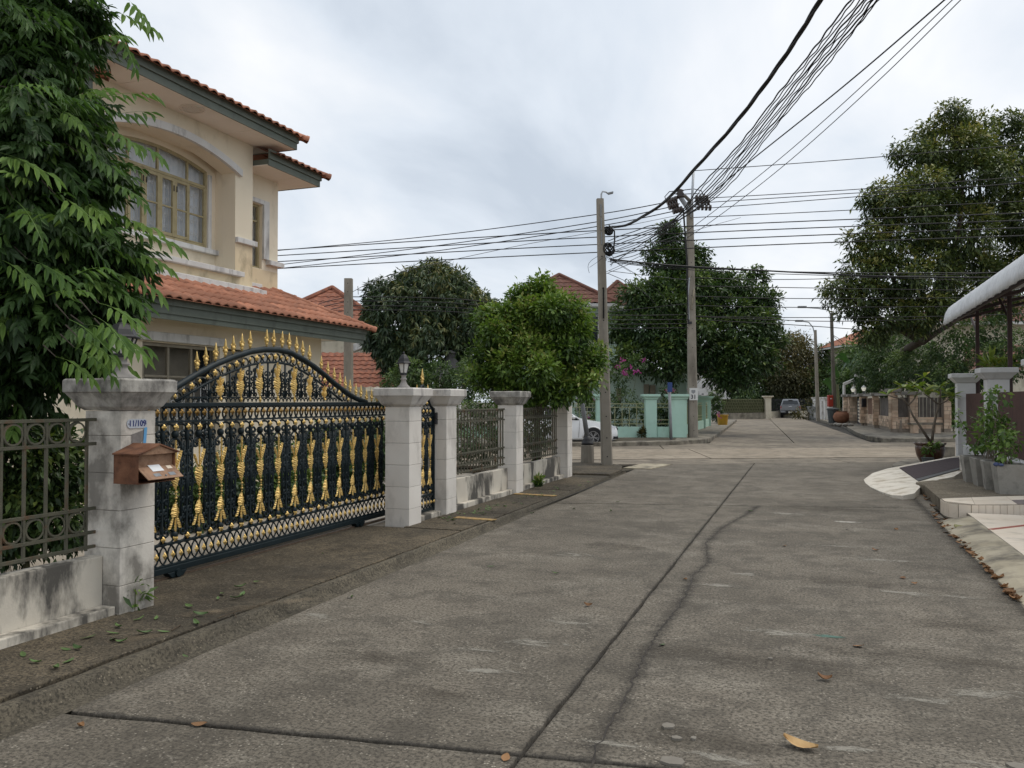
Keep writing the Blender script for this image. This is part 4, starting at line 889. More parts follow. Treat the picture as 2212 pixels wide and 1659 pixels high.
def leaf_cloud(lob, n_clump, per, size, aspect=.42, spread=.16, droop=.35, shell=.38, seed=0, outward=.7, rosette=False, flat=1.0, zmin=.05, sub=0):
    """leaf quads (folded diamonds) in clumps through the outer shell of a union of lobes"""
    g = np.random.default_rng(seed)
    if sub:                       # boughs: small lobes over the surface of the big ones
        big = lob; k = sub; ii = np.repeat(np.arange(len(big)), k); dd_ = unit(g.normal(size=(len(ii), 3))+np.array([0, 0, .25])); rs = big[ii, 3]*g.uniform(.22, .44, len(ii))
        cc_ = big[ii, :3]+dd_*(big[ii, 3]*g.uniform(.62, 1.0, len(ii)))[:, None]; core = big.copy(); core[:, 3:] *= .66
        lob = np.concatenate([core, np.concatenate([cc_, rs[:, None], rs[:, None]], 1)])
    C, Rr, Rd = lob[:, :3], lob[:, 3], lob[:, 4]
    p = Rr**2; p = p/p.sum(); idx = g.choice(len(lob), size=int(n_clump*1.7), p=p)
    d = unit(g.normal(size=(len(idx), 3))); d[:, 2] *= 1.0; rad = 1-shell*g.random(len(idx))**1.6
    axd = np.array([-_sy, _cy, 0]); off = d*(rad*Rr[idx])[:, None]; off += axd*((off@axd)*(Rd[idx]/Rr[idx]-1))[:, None]
    c = C[idx]+off
    q = np.min(np.linalg.norm(c[:, None, :]-C[None], axis=2)/Rr[None]+10*(np.arange(len(lob))[None] == idx[:, None]), axis=1)
    keep = (q > .72) | (g.random(len(idx)) < .28); keep &= c[:, 2] > zmin
    c, d, idx = c[keep][:n_clump], d[keep][:n_clump], idx[keep][:n_clump]
    m = len(c); lt = g.random(len(lob)); tone = g.random(m)*.40+.26*np.clip(d[:, 2], -1, 1)+.34*lt[idx]+.08  # upper clumps lighter: light from above put into leaf colour; rest random
    N_ = m*per; cc = np.repeat(c, per, 0); dd = np.repeat(d, per, 0); tt = np.repeat(tone, per)
    ax = unit(g.normal(size=(N_, 3))*(1-outward)+dd*outward+(g.normal(size=(N_, 3))*.75 if rosette else 0)+np.array([0, 0, -droop]))
    if rosette: pos = cc+ax*size*.15
    else: pos = cc+g.normal(size=(N_, 3))*spread*np.array([1, 1, .7*flat])
    up = unit(g.normal(size=(N_, 3))*.5+np.array([0, 0, 1.0])+dd*.35); side = unit(np.cross(ax, up)); nn = np.cross(side, ax)
    L = size*(.65+.7*g.random(N_))[:, None]; W = L*aspect
    b = pos; tip = pos+ax*L-np.array([0, 0, 1])*L*.10; l = pos+ax*L*.45+side*W*.5+nn*L*.05; r = pos+ax*L*.45-side*W*.5+nn*L*.05
    V = np.stack([b, l, tip, r], 1).reshape(-1, 3); i0 = np.arange(N_)*4
    Fq = np.stack([np.stack([i0, i0+2, i0+1], 1), np.stack([i0, i0+3, i0+2], 1)], 1).reshape(-1, 3)
    a = np.clip(tt+g.normal(size=N_)*.12, 0, 1); return V, Fq, np.repeat(a, 2)
def limb_path(a, b, bend=.15, n=5):
    a, b = Vector(a), Vector(b); L = (b-a).length; k = Vector((random.uniform(-1, 1), random.uniform(-1, 1), random.uniform(0, .6)))*bend*L
    return [a+(b-a)*t+k*math.sin(PI*t) for t in [i/n for i in range(n+1)]]
def tree(name, label, base, lob, mat, n_clump, per, size, r=.14, bark='bark', trunk_h=None, group=None, cat='tree', limbs=True, seed=1, kindcrown='crown', fork=None, **k):
    root = thing(name, label, cat, tuple(base), group=group); C = lob[:, :3]; top = Vector(C.mean(0)); base = Vector(base)
    th = trunk_h if trunk_h else max(.4, (C[:, 2].min()-base.z)*.8)
    fk = Vector(fork) if fork else base+(Vector((top.x, top.y, base.z))-base)*.35+Vector((0, 0, th))
    mb = MB(); pth = limb_path(base, fk, .05, 6); mb.tube(pth, [r*(1.25-.5*i/6) if i else r*1.5 for i in range(7)], 9); mb.build('trunk', bark, root, smooth=True)
    if limbs:
        for c in C[::max(1, len(C)//14)]:
            p = limb_path(fk-Vector((0, 0, .1)), Vector(c), .12, 6); MB().tube(p, [r*.62*(1-.8*i/6) for i in range(7)], 6).build('limb', bark, root, smooth=True)
    V, Fq, a = leaf_cloud(lob, n_clump, per, size, seed=seed, **k)
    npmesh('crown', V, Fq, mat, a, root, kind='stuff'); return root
# ---- the big pinnate tree beside the mailbox pillar
def frond(g, L=.46, n=5, drop=.8, leafl=.128):
    """one compound leaf along +x, leaflets hanging; returns verts, quads"""
    V, Q = [], []; bend = g.uniform(.25, .55)
    def rach(t): return np.array([L*t, 0, -bend*L*t*t*.6])
    pts = [rach(i/6) for i in range(7)]
    for i in range(6):
        a, b = pts[i], pts[i+1]; w_ = .004*(1-.5*i/6); j = len(V); V += [a+[0, w_, 0], a-[0, w_, 0], b-[0, w_, 0], b+[0, w_, 0]]; Q.append((j, j+1, j+2, j+3))
    for i in range(n):
        t = .22+.78*(i+.5)/n
        for sg in (-1, 1):
            p = rach(t); ll = leafl*g.uniform(.8, 1.15)*(1-.35*abs(t-.55)); ax = np.array([.55+.35*t, sg*(.75-.4*t), -drop*g.uniform(.5, 1.5)]); ax /= np.linalg.norm(ax)
            nr = np.array([.15, -sg*.3, 1.0]); sd = np.cross(ax, nr); sd /= np.linalg.norm(sd); up = np.cross(sd, ax); w_ = ll*g.uniform(.125, .16)
            j = len(V); p = p+ax*.012; m1, m2 = p+ax*ll*.28, p+ax*ll*.66-[0, 0, ll*.04]; tip = p+ax*ll-np.array([0, 0, ll*.14])
            V += [p, m1+sd*w_+up*.012, m1-up*.004, m1-sd*w_+up*.012, m2+sd*w_*.88+up*.008, m2-up*.004, m2-sd*w_*.88+up*.008, tip]
            Q += [(j, j, j+2, j+1), (j, j, j+3, j+2), (j+1, j+2, j+5, j+4), (j+2, j+3, j+6, j+5), (j+4, j+5, j+7, j+7), (j+5, j+6, j+7, j+7)]
    return np.array(V), Q
def frond_mesh(g, name, tone):
    V, Q = frond(g); fs = []; 
    for q in Q: fs.append(tuple(dict.fromkeys(q)))
    me = bpy.data.meshes.new(name); me.from_pydata(V.tolist(), [], fs); me.materials.append(MAT['leaf_near'])
    a = me.attributes.new('rnd', 'FLOAT', 'FACE'); a.data.foreach_set('value', np.clip(tone+g.normal(size=len(fs))*.05, 0, 1).astype(np.float32)); me.update(); return me
FR = [frond_mesh(np.random.default_rng(50+i), 'leaf', .30+.075*i) for i in range(9)]
NT_L = lobes_px([(-60, 60, 170, 7.4), (50, 100, 140, 7.2), (130, 40, 105, 7.6), (195, 20, 50, 7.6), (-80, 330, 190, 7.0), (60, 300, 150, 6.9), (150, 230, 85, 7.3), (165, 360, 95, 7.2), (220, 370, 62, 7.3), (-60, 560, 200, 6.9), (70, 520, 165, 6.8), (190, 520, 100, 7.1), (250, 530, 66, 7.2),
                 (-30, 720, 170, 6.8), (100, 690, 145, 6.8), (195, 640, 92, 7.0), (240, 630, 60, 7.1), (60, 800, 95, 6.8), (160, 750, 78, 6.9), (-60, 860, 110, 6.8), (215, 720, 52, 7.0), (290, 545, 40, 7.2)])
nb = Vector((-6.9, 4.6, 0))
nt_ = thing('leafy_tree', 'large tree with drooping feathery green leaves overhanging the mailbox pillar', 'tree', tuple(nb))
fk = nb+Vector((.1, -.1, 1.3)); MB().tube(limb_path(nb, fk, .05, 6), [.14, .11, .10, .10, .09, .09, .085], 9).build('trunk', 'bark', nt_, smooth=True)
for c in NT_L: MB().tube(limb_path(fk, Vector(c[:3]), .10, 6), [.06, .05, .04, .032, .024, .016, .008], 6).build('limb', 'bark', nt_, smooth=True)
g = np.random.default_rng(5)
def place_fronds(n, seed, shell):
    g = np.random.default_rng(seed); C, Rr = NT_L[:, :3], NT_L[:, 3]; p = Rr**2; p /= p.sum(); idx = g.choice(len(C), size=n, p=p); d = unit(g.normal(size=(n, 3))); rad = 1-shell*g.random(n)
    return C[idx]+d*(rad*Rr[idx])[:, None], d
VV, FF, AA = [], [], []; nv = 0
pos, dd = place_fronds(3900, 8, .75); g = np.random.default_rng(9)
protos = [frond(np.random.default_rng(80+i)) for i in range(10)]
for i in range(len(pos)):
    V, Q = protos[i % 10]; d = dd[i]; yaw = math.atan2(d[1], d[0])+g.normal()*.7; pit = g.uniform(-.5, .35); s = g.uniform(.75, 1.15)
    M = np.array((Matrix.Rotation(yaw, 3, 'Z') @ Matrix.Rotation(-pit, 3, 'Y') @ Matrix.Rotation(g.normal()*.35, 3, 'X')))
    W = (V*s)@M.T+pos[i]-M[:, 0]*.28*s
    if W[:, 2].min() < 1.45 and W[:, 0].max() > -5.15: continue
    VV.append(W); FF.append(np.array(Q)+nv); nv += len(V); AA.append(np.full(len(Q), np.clip(.12+.38*g.random()+.14*d[2], 0, 1)))  # random tone, plus skylight painted in as lighter fronds towards the top
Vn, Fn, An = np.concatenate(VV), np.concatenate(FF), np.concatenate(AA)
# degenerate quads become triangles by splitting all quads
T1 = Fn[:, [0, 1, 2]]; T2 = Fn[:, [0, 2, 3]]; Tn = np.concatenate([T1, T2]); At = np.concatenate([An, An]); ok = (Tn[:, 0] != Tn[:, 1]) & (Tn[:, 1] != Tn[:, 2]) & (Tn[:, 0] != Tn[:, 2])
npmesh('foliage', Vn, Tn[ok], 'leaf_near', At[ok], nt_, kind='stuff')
# outer leaves, one object each
pos, dd = place_fronds(460, 21, .14); cnt = 0
for i in range(len(pos)):
    d = Vector(dd[i]); p = Vector(pos[i])
    if d.dot(Vector((.45, -.8, .3))) < -.15 or cnt >= 250: continue
    yaw = math.atan2(d.y, d.x)+random.gauss(0, .5); inst(FR[random.choice([1, 2, 3, 3, 4, 4, 5, 6, 7, 8])], p-Vector((math.cos(yaw), math.sin(yaw), 0))*.24, nt_, rot=(random.gauss(0, .3), -random.uniform(-.5, .35), yaw), scale=random.uniform(.85, 1.2), name='leaf'); cnt += 1
# sprays that stand out against the sky and the house: (from px, to px)
for (x0, y0, x1, y1, D, s_) in [(235, 20, 340, 62, 7.5, 1.0), (260, -10, 330, 40, 7.5, .9), (240, 55, 300, 130, 7.4, .9), (205, 215, 335, 190, 7.2, 1.05), (225, 255, 330, 235, 7.2, 1.05), (250, 300, 347, 320, 7.2, 1.0), (215, 275, 300, 300, 7.0, 1.0),
                               (250, 470, 345, 490, 7.1, 1.0), (270, 500, 378, 515, 7.1, 1.05), (260, 540, 360, 560, 7.1, 1.05), (250, 585, 350, 620, 7.0, 1.05), (230, 620, 320, 660, 6.9, 1.0), (220, 745, 325, 735, 6.8, 1.0), (190, 760, 290, 780, 6.8, 1.0), (230, 390, 320, 420, 7.1, 1.0), (150, 600, 240, 560, 6.5, 1.0), (60, 560, 150, 600, 6.3, 1.0),
                               (20, 190, 120, 170, 6.6, 1.0), (0, 330, 120, 380, 6.4, 1.1), (30, 430, 100, 500, 6.4, 1.0), (120, 420, 210, 470, 6.5, 1.1), (0, 560, 70, 600, 6.3, 1.0), (100, 640, 190, 610, 6.4, 1.0), (170, 330, 260, 360, 6.7, 1.0), (190, 90, 270, 60, 7.4, 1.0), (180, 700, 262, 715, 6.05, 1.0), (200, 680, 285, 735, 6.0, 1.0), (170, 730, 255, 770, 6.0, 1.0), (215, 655, 300, 690, 6.1, 1.0), (150, 690, 240, 745, 6.1, 1.0), (230, 715, 310, 752, 6.05, 1.0), (160, 750, 250, 790, 6.1, 1.0), (120, 770, 200, 800, 6.1, 1.0)]:
    a, b = atD(x0, y0, D), atD(x1, y1, D-.25); v_ = b-a; yaw = math.atan2(v_.y, v_.x); pit = math.atan2(v_.z, math.hypot(v_.x, v_.y))
    k = v_.length/.46
    inst(FR[random.choice([4, 5, 6, 6, 7, 8])], a, nt_, rot=(random.uniform(-.25, .25), -pit-.12, yaw), scale=(k, min(1.15, k*.95), min(1.15, k*.95)), name='leaf')
    MB().tube([a-v_*.35+Vector((0, 0, .05)), a], [.006, .003], 5).build('twig', 'bark', nt_)
# shrubs behind the left fence
def bush(name, label, L, mat, n, per, size, seed, base=None, group=None, **k):
    lob = lobes_px(L); b = base if base is not None else Vector((lob[:, 0].mean(), lob[:, 1].mean(), 0)); k.setdefault('spread', .07)
    return tree(name, label, b, lob, mat, int(n*1.5), per, size*.82, r=.025, seed=seed, cat='shrub', group=group, bark='stem_green', **k)
bush('shrub', 'dark shrub growing behind the rusty fence with rings', [(20, 1000, 75, 7.6), (90, 1010, 70, 7.7), (50, 1090, 70, 7.6), (120, 1120, 60, 7.7), (10, 1150, 60, 7.5), (140, 1020, 45, 7.8), (150, 1150, 30, 7.8), (-60, 1040, 80, 7.5), (-50, 1130, 70, 7.4), (60, 950, 50, 7.7), (120, 960, 40, 7.8)], 'leaf_dark', 1000, 8, .10, 31)
# ---- trees of the garden and across the street
tree('round_tree', 'bright green round tree at the corner of the garden', G(1170, 1010, 0)+CY*.6-CX*.1, lobes_px([(1165, 690, 83, 16.6), (1110, 730, 74, 16.4), (1225, 740, 70, 16.6), (1070, 780, 52, 16.3), (1150, 800, 79, 16.0), (1245, 810, 52, 16.3), (1060, 700, 39, 16.6), (1160, 650, 42, 16.8), (1200, 660, 35, 16.9), (1270, 780, 36, 16.6), (1130, 650, 35, 16.8), (1045, 810, 30, 16.2), (1100, 840, 35, 16.1), (1200, 850, 36, 16.1), (1235, 690, 35, 16.8)]),
     'leaf_bright', 7000, 6, .10, r=.09, trunk_h=1.2, seed=3, spread=.075, droop=.15, aspect=.45, sub=9)
tree('mango_tree', 'dense dark green mango tree with pointed drooping leaves behind the lantern', G(930, 930, 0), lobes_px([(930, 660, 95, 32), (860, 690, 80, 31.5), (1000, 690, 80, 31.5), (940, 610, 50, 32.5), (890, 630, 55, 32), (985, 630, 50, 32), (830, 640, 42, 31.5), (830, 720, 50, 31), (930, 750, 80, 31), (1030, 680, 45, 32), (870, 770, 55, 31), (1010, 760, 50, 31.5), (815, 690, 28, 31)]),
     'leaf_mango', 3600, 10, .24, r=.2, trunk_h=1.6, seed=4, rosette=True, droop=1.25, aspect=.24, outward=.5, shell=.45)
tree('rain_tree', 'tall dark green tree behind the concrete pole with the number board', G(1450, 925, 0)+CY*2, lobes_px([(1440, 560, 48, 40), (1450, 520, 34, 40), (1400, 640, 55, 39), (1470, 640, 70, 39.5), (1380, 700, 60, 38.5), (1450, 720, 80, 38), (1530, 670, 60, 39.5), (1590, 660, 55, 40), (1560, 620, 38, 40.5), (1640, 670, 48, 40.5), (1600, 730, 70, 39), (1510, 750, 80, 38.5), (1660, 730, 36, 40), (1640, 770, 48, 39), (1580, 790, 50, 38.5), (1370, 770, 45, 37.5), (1430, 790, 40, 37.5), (1635, 600, 20, 41), (1510, 560, 30, 40), (1495, 600, 48, 40), (1470, 575, 40, 40), (1540, 620, 40, 40), (1350, 720, 30, 38.5)]),
     'leaf_dark', 9000, 7, .20, r=.26, trunk_h=2.6, seed=6, spread=.15, droop=.2, aspect=.45, sub=9)
tree('roadside_tree', 'tall olive green tree with feathery sprays over the stone fence', G(2040, 905, 0)+CY*3, lobes_px([(2060, 250, 38, 38), (2040, 310, 65, 38), (2110, 290, 55, 38.5), (2170, 270, 30, 39), (2205, 330, 46, 39), (2225, 420, 60, 39), (2215, 270, 26, 39), (2250, 520, 70, 39), (2160, 650, 50, 38.5), (1960, 330, 32, 38), (2000, 400, 75, 37.5), (2090, 390, 90, 38), (2180, 380, 60, 39), (1920, 440, 50, 37), (1880, 440, 28, 37), (1980, 490, 85, 37), (2080, 500, 100, 37.5), (2190, 480, 70, 38.5), (1890, 530, 50, 36.5), (1860, 590, 48, 36.5), (1930, 600, 70, 36.5), (2020, 610, 85, 37), (1810, 630, 32, 36.5), (1850, 660, 40, 36.5), (1920, 680, 60, 36.5), (1985, 690, 44, 37), (2130, 600, 60, 38), (2200, 580, 60, 39), (1880, 710, 40, 37)]),
     'leaf_right', 10500, 7, .215, r=.26, trunk_h=2.9, fork=tuple(atD(1992, 735, 39.0)), seed=7, spread=.15, droop=.3, aspect=.36, sub=8)
tree('brown_tree', 'brownish leafed tree behind the fence at the end of the street', G(1700, 898, 0)+CY*8, lobes_px([(1710, 760, 34, 90), (1680, 790, 34, 90), (1740, 790, 28, 90), (1720, 740, 18, 92), (1690, 820, 30, 88), (1740, 830, 26, 88), (1765, 800, 18, 92)]), 'leaf_brown', 2600, 7, .30, r=.22, bark='bark_pale', trunk_h=3.2, seed=8, spread=.5)
for i, (L, lab, sd) in enumerate([
    ([(1590, 830, 40, 92), (1560, 810, 30, 92), (1620, 800, 34, 95), (1640, 840, 30, 90), (1600, 860, 30, 88)], 'light green leafy tree behind the green lattice fence', 41),
    ([(1670, 850, 30, 96), (1700, 845, 26, 98), (1740, 855, 26, 96), (1690, 830, 26, 100)], 'low green thicket tree behind the parked pickup', 42),
    ([(1780, 830, 34, 88), (1790, 780, 30, 90), (1820, 800, 36, 88), (1800, 850, 26, 86)], 'dark green tree behind the two far lamp poles', 43),
    ([(1545, 780, 44, 100), (1520, 820, 44, 98), (1560, 740, 30, 104), (1640, 770, 40, 104)], 'tall far tree behind the rain tree', 44),
    ([(1850, 795, 28, 74), (1835, 830, 22, 72), (1868, 800, 26, 74), (1850, 765, 18, 76)], 'leafy green tree in front of the distant house with bright red roof', 45)]):
    lob = lobes_px(L); tree('far_tree', lab, Vector((lob[:, 0].mean(), lob[:, 1].mean(), 0)), lob, 'leaf_far', 1900, 7, .30, r=.2, seed=sd, spread=.5, group='trees beyond the end of the street')
# smaller shrubs
for L, lab, mt, n_, sz, sd in [
    ([(1060, 880, 40, 20), (1000, 900, 35, 20), (1040, 960, 40, 19.5), (1000, 960, 30, 19), (1090, 920, 40, 20), (1160, 900, 50, 18.8), (1150, 950, 35, 18.6)], 'green garden shrub behind the fence panel beside the small gate', 'leaf_far', 520, .11, 51),
    ([(1350, 870, 30, 35), (1310, 880, 30, 35), (1390, 890, 22, 35), (1350, 915, 20, 34.8), (1270, 890, 28, 34.8), (1300, 915, 18, 34.6), (1340, 810, 26, 35), (1375, 785, 18, 35)], 'bougainvillea bush behind the mint green fence left of its gate pillars', 'leaf_far', 420, .14, 52),
    ([(1440, 880, 20, 34.5), (1420, 910, 18, 34.5), (1455, 905, 15, 34.5), (1445, 850, 14, 34.6)], 'dark bush behind the mint fence between the two pillars', 'leaf_dark', 200, .14, 53),
    ([(1550, 870, 12, 54), (1546, 890, 12, 54), (1552, 903, 9, 54), (1546, 852, 12, 54)], 'trailing bush over the far end of the mint fence', 'leaf_far', 160, .2, 54),
    ([(1885, 800, 46, 53), (1920, 780, 52, 49), (1960, 800, 48, 44), (2000, 790, 46, 43), (1890, 755, 36, 56), (1925, 740, 46, 50), (1980, 760, 40, 46), (1870, 830, 20, 56), (1905, 830, 26, 50)], 'dense bush hanging behind the stone fence', 'leaf_far', 1900, .2, 55),
    ([(2060, 760, 44, 36), (2110, 790, 50, 35), (2170, 780, 46, 34), (2060, 820, 40, 35), (2150, 720, 40, 36), (2200, 750, 40, 34), (2030, 800, 40, 37), (2090, 720, 34, 36)], 'bamboo like shrubbery behind the white carport posts', 'leaf_far', 1200, .17, 56),
    ([(2058, 860, 16, 40), (2062, 900, 16, 40), (2050, 880, 14, 40), (2066, 830, 14, 40)], 'yellow green shrub at the end of the stone fence', 'leaf_bright', 220, .16, 57),
    ([(885, 805, 30, 25), (860, 830, 30, 25), (950, 815, 34, 25.5), (1000, 830, 34, 25), (840, 850, 24, 25), (1020, 800, 30, 26), (920, 840, 30, 25)], 'wild shrub behind the clean white pillar', 'leaf_far', 620, .14, 58),
    ([(640, 1060, 60, 13), (560, 1060, 70, 12), (720, 1040, 60, 14), (780, 1020, 50, 15), (480, 1070, 70, 11.5), (820, 960, 50, 15), (700, 980, 50, 14), (400, 1090, 70, 10.6), (600, 990, 40, 13), (520, 1000, 40, 12)], 'dark garden shrubs in the yard behind the sliding gate', 'leaf_dark', 2000, .12, 59)]:
    bush('shrub', lab, L, mt, n_, 7, sz, sd)
# flowers of the bougainvillea
VV = []
for px, py in [(1362, 788), (1350, 805), (1375, 800), (1390, 775), (1283, 862), (1268, 898), (1448, 842), (1430, 904), (1490, 842), (1495, 856), (1555, 895), (1345, 778), (1332, 792), (1300, 835)]:
    c = np.array(atD(px, py, 34.1 if px < 1480 else 33.9)); VV.append((c[0], c[1], c[2], .09, .09))
V, Fq, a = leaf_cloud(np.array(VV), 60, 5, .07, seed=77, spread=.05, aspect=.8, shell=.9); npmesh('bougainvillea_flowers', V, Fq, 'leaf_flower', a, kind='stuff', label='magenta bougainvillea blossoms in front of the mint green house', cat='flowers')
# ================================================================== poles and wires
mk('pole_concrete', (.24, .215, .175), (.30, .27, .225), 2, .9, bump=.25, bscale=40, dirt=(.11, .095, .075), dscale=2.2, damt=(.50, .72), streak=4)
mk('pole_dark', (.10, .088, .07), (.15, .13, .105), 2, .9, bump=.25, bscale=40); mk('hole', (.012, .011, .01), None, rough=.95)
mk('galv', (.46, .48, .50), (.36, .38, .40), 6, .5, metal=.3); mk('wire_black', (.010, .010, .011), None, rough=.6); mk('wire_grey', (.07, .07, .07), None, rough=.6)
mk('insulator', (.05, .036, .03), (.035, .025, .02), 10, .3); mk('sign_white', (.62, .62, .60), None, rough=.6); mk('ink', (.05, .05, .06), None, rough=.6); mk('grey_steel', (.20, .21, .22), (.26, .27, .28), 4, .6)
def pole(label, base, top, w0, w1, mat='pole_concrete', holes=(), group='concrete utility poles', face=None):
    base, top = Vector(base), Vector(top); r = thing('utility_pole', label, 'pole', tuple(base), group=group)
    a, b = CX, CY; mb = MB(); rows = []
    for P, w_ in ((base-Vector((0, 0, .05)), w0), (top, w1)):
        c = w_*.12; h = w_/2
        rows.append([P+a*x+b*y for x, y in ((-h+c, -h), (h-c, -h), (h, -h+c), (h, h-c), (h-c, h), (-h+c, h), (-h, h-c), (-h, -h+c), (-h+c, -h))])
    mb.grid(rows); mb.quad(*rows[1][:8]); mb.build('shaft', mat, r)
    for k in holes:
        P = base+(top-base)*k; w_ = w0+(w1-w0)*k; mb = MB(); q = [P-b*(w_/2+.003)+a*(.016*math.cos(2*PI*i/8))+Vector((0, 0, .016*math.sin(2*PI*i/8))) for i in range(8)]; mb.quad(*q); mb.build('bolt_hole', 'hole', r)
    return r
# pole A at our corner
pA = G(1311, 1003, .07); dA = (pA-Vector((0, 0, pA.z))).dot(CY); tA = atD(1296, 430, dA)
poleA = pole('square concrete pole with a bent white lamp arm at our street corner', pA, tA, .26, .17, holes=[.03, .1, .18, .27, .36, .45, .54, .60, .66, .78, .84, .89, .94])
mb = MB(); a0 = tA-CY*.02; mb.tube([a0+Vector((0, 0, -.2))+CX*.03, a0+Vector((0, 0, .12))+CX*.03, a0+Vector((0, 0, .18))+CX*.06, a0+Vector((0, 0, .17))+CX*.14, a0+Vector((0, 0, .13))+CX*.19], .022, 7); mb.build('lamp_arm', 'galv', poleA, smooth=True)
MB().obox(a0+CX*.19+Vector((0, 0, .10))-CY*.04, CX*.13+Vector((0, 0, .03)), CY*.08, Vector((0, 0, .05))).build('lamp_head', 'grey_steel', poleA, bevel=.01)
def pAat(y): return pA+(tA-pA)*((1003-y)/(1003-430.0))
MB().obox(pAat(690)-CY*.135-CX*.02, CX*.035, CY*.01, Vector((0, 0, .75))).build('slot', 'hole', poleA)
for y in (470, 500, 530): MB().obox(pAat(y)-CY*.12-CX*.012, CX*.024, CY*.02, Vector((0, 0, .3))).build('bracket', 'grey_steel', poleA)
for y, r in ((500, .10), (540, .13)):
    c = pAat(y)+CX*.17-CY*.05; mb = MB()
    for i in range(9):
        q = random.uniform(0, 6.3); v = Vector((math.cos(q), math.sin(q), random.uniform(-1, 1))).normalized(); u = v.orthogonal().normalized(); w_ = v.cross(u); rr = r*random.uniform(.6, 1.1)
        mb.tube([c+(u*math.cos(2*PI*k/12)+w_*math.sin(2*PI*k/12)*1.2)*rr for k in range(12)], .014, 5, closed=True)
    mb.build('cable_coil', 'wire_black', poleA)
mb = MB(); mb.tube([pAat(487)+CX*.2, pAat(500)+CX*.33, pAat(520)+CX*.33, pAat(548)+CX*.28], .02, 6); mb.build('drop_cable', 'wire_black', poleA)
for i in range(8):
    c = pAat(545)+CX*.15; e_ = c+CX*random.uniform(-.5, .7)+Vector((0, 0, random.uniform(-.9, -.2))); MB().tube(limb_path(c, e_, .3, 7), .005, 4).build('loose_cable', 'wire_black', poleA)
# pole B
pB = G(1497, 945, .15); dB = (pB-Vector((0, 0, pB.z))).dot(CY); tB = atD(1490, 437, dB)
poleB = pole('tall concrete pole with insulator strings and a white board numbered 31', pB, tB, .36, .24, holes=[.03, .09, .15, .22, .3, .38, .46, .54, .6, .68, .74, .8, .86])
def atB(x, y): return atD(x, y, dB-.2)
MB().tube([atB(1493, 470), atB(1498, 368)], .05, 8).build('mast', 'galv', poleB, smooth=True)
MB().tube([atB(1487, 452), atB(1467, 422)], .09, 6).build('arm', 'grey_steel', poleB); MB().tube([atB(1492, 436), atB(1480, 424), atB(1470, 424)], .07, 6).build('arm', 'pole_dark', poleB)
ip = MB(); c = atB(1469, 428)
for r_, z_ in ((.12, 0), (.16, .10), (.10, .16), (.16, .22), (.10, .28), (.15, .34), (.08, .40)): pass
ip.lathe([(.10, 0), (.17, .06), (.11, .12), (.17, .18), (.11, .24), (.17, .30), (.06, .36)], c, 10); ip.build('post_insulator', 'insulator', poleB, smooth=True)
for (x0, y0, x1, y1) in [(1466, 428, 1440, 437), (1468, 440, 1444, 448), (1478, 450, 1453, 457), (1496, 428, 1530, 428), (1500, 436, 1533, 437), (1500, 447, 1537, 449)]:
    a, b = atB(x0, y0), atB(x1, y1); d = b-a; s_ = MB().tube([a, b], .025, 6).build('insulator_string', 'insulator', poleB)
    for k in range(4):
        p = a+d*(.25+.22*k); n_ = d.normalized(); MB().tube([p-n_*.045, p-n_*.04, p+n_*.04, p+n_*.045], [.03, .12, .12, .03], 10).build('disc', 'insulator', s_)
for pts in ([(1440, 437), (1436, 425), (1446, 414), (1466, 412), (1498, 408), (1515, 412), (1528, 440)], [(1444, 448), (1440, 430), (1450, 418), (1468, 420), (1500, 418), (1522, 420), (1536, 448)]):
    MB().tube([atB(*p) for p in pts], .018, 5).build('jumper_wire', 'wire_black', poleB)
MB().tube([atB(1476, 452), atB(1484, 560), atB(1487, 700)], .035, 6).build('conduit', 'wire_black', poleB)
MB().tube([atB(1489, 600), atB(1486, 640), atB(1488, 690)], .03, 6).build('conduit', 'galv', poleB)
MB().obox(atB(1493, 625)+CX*.1, CX*.05, CY*.05, Vector((0, 0, -.8))+CX*(-.12)).build('conduit', 'kerb', poleB)
sg = MB().obox(atD(1489.5, 864.5, dB-.24), CX*.33, CY*.01, Vector((0, 0, .48))).build('number_board', 'sign_white', poleB)
inst(text_mesh('31', .22, 'ink', .001, .006), atD(1498, 857.5, dB-.245), sg, rot=(PI/2, 0, YAW), name='lettering')
MB().quad(*[atD(x, y, dB-.245) for x, y in ((1493.5, 842.5), (1502, 842.5), (1502, 847.5), (1497.8, 850.5), (1493.5, 847.5))][::-1]).build('emblem', 'grey_steel', sg)
MB().obox(atD(1487.5, 700, dB-.24), CX*.13, CY*.01, Vector((0, 0, .1))).build('clamp', 'lamp_black', poleB)
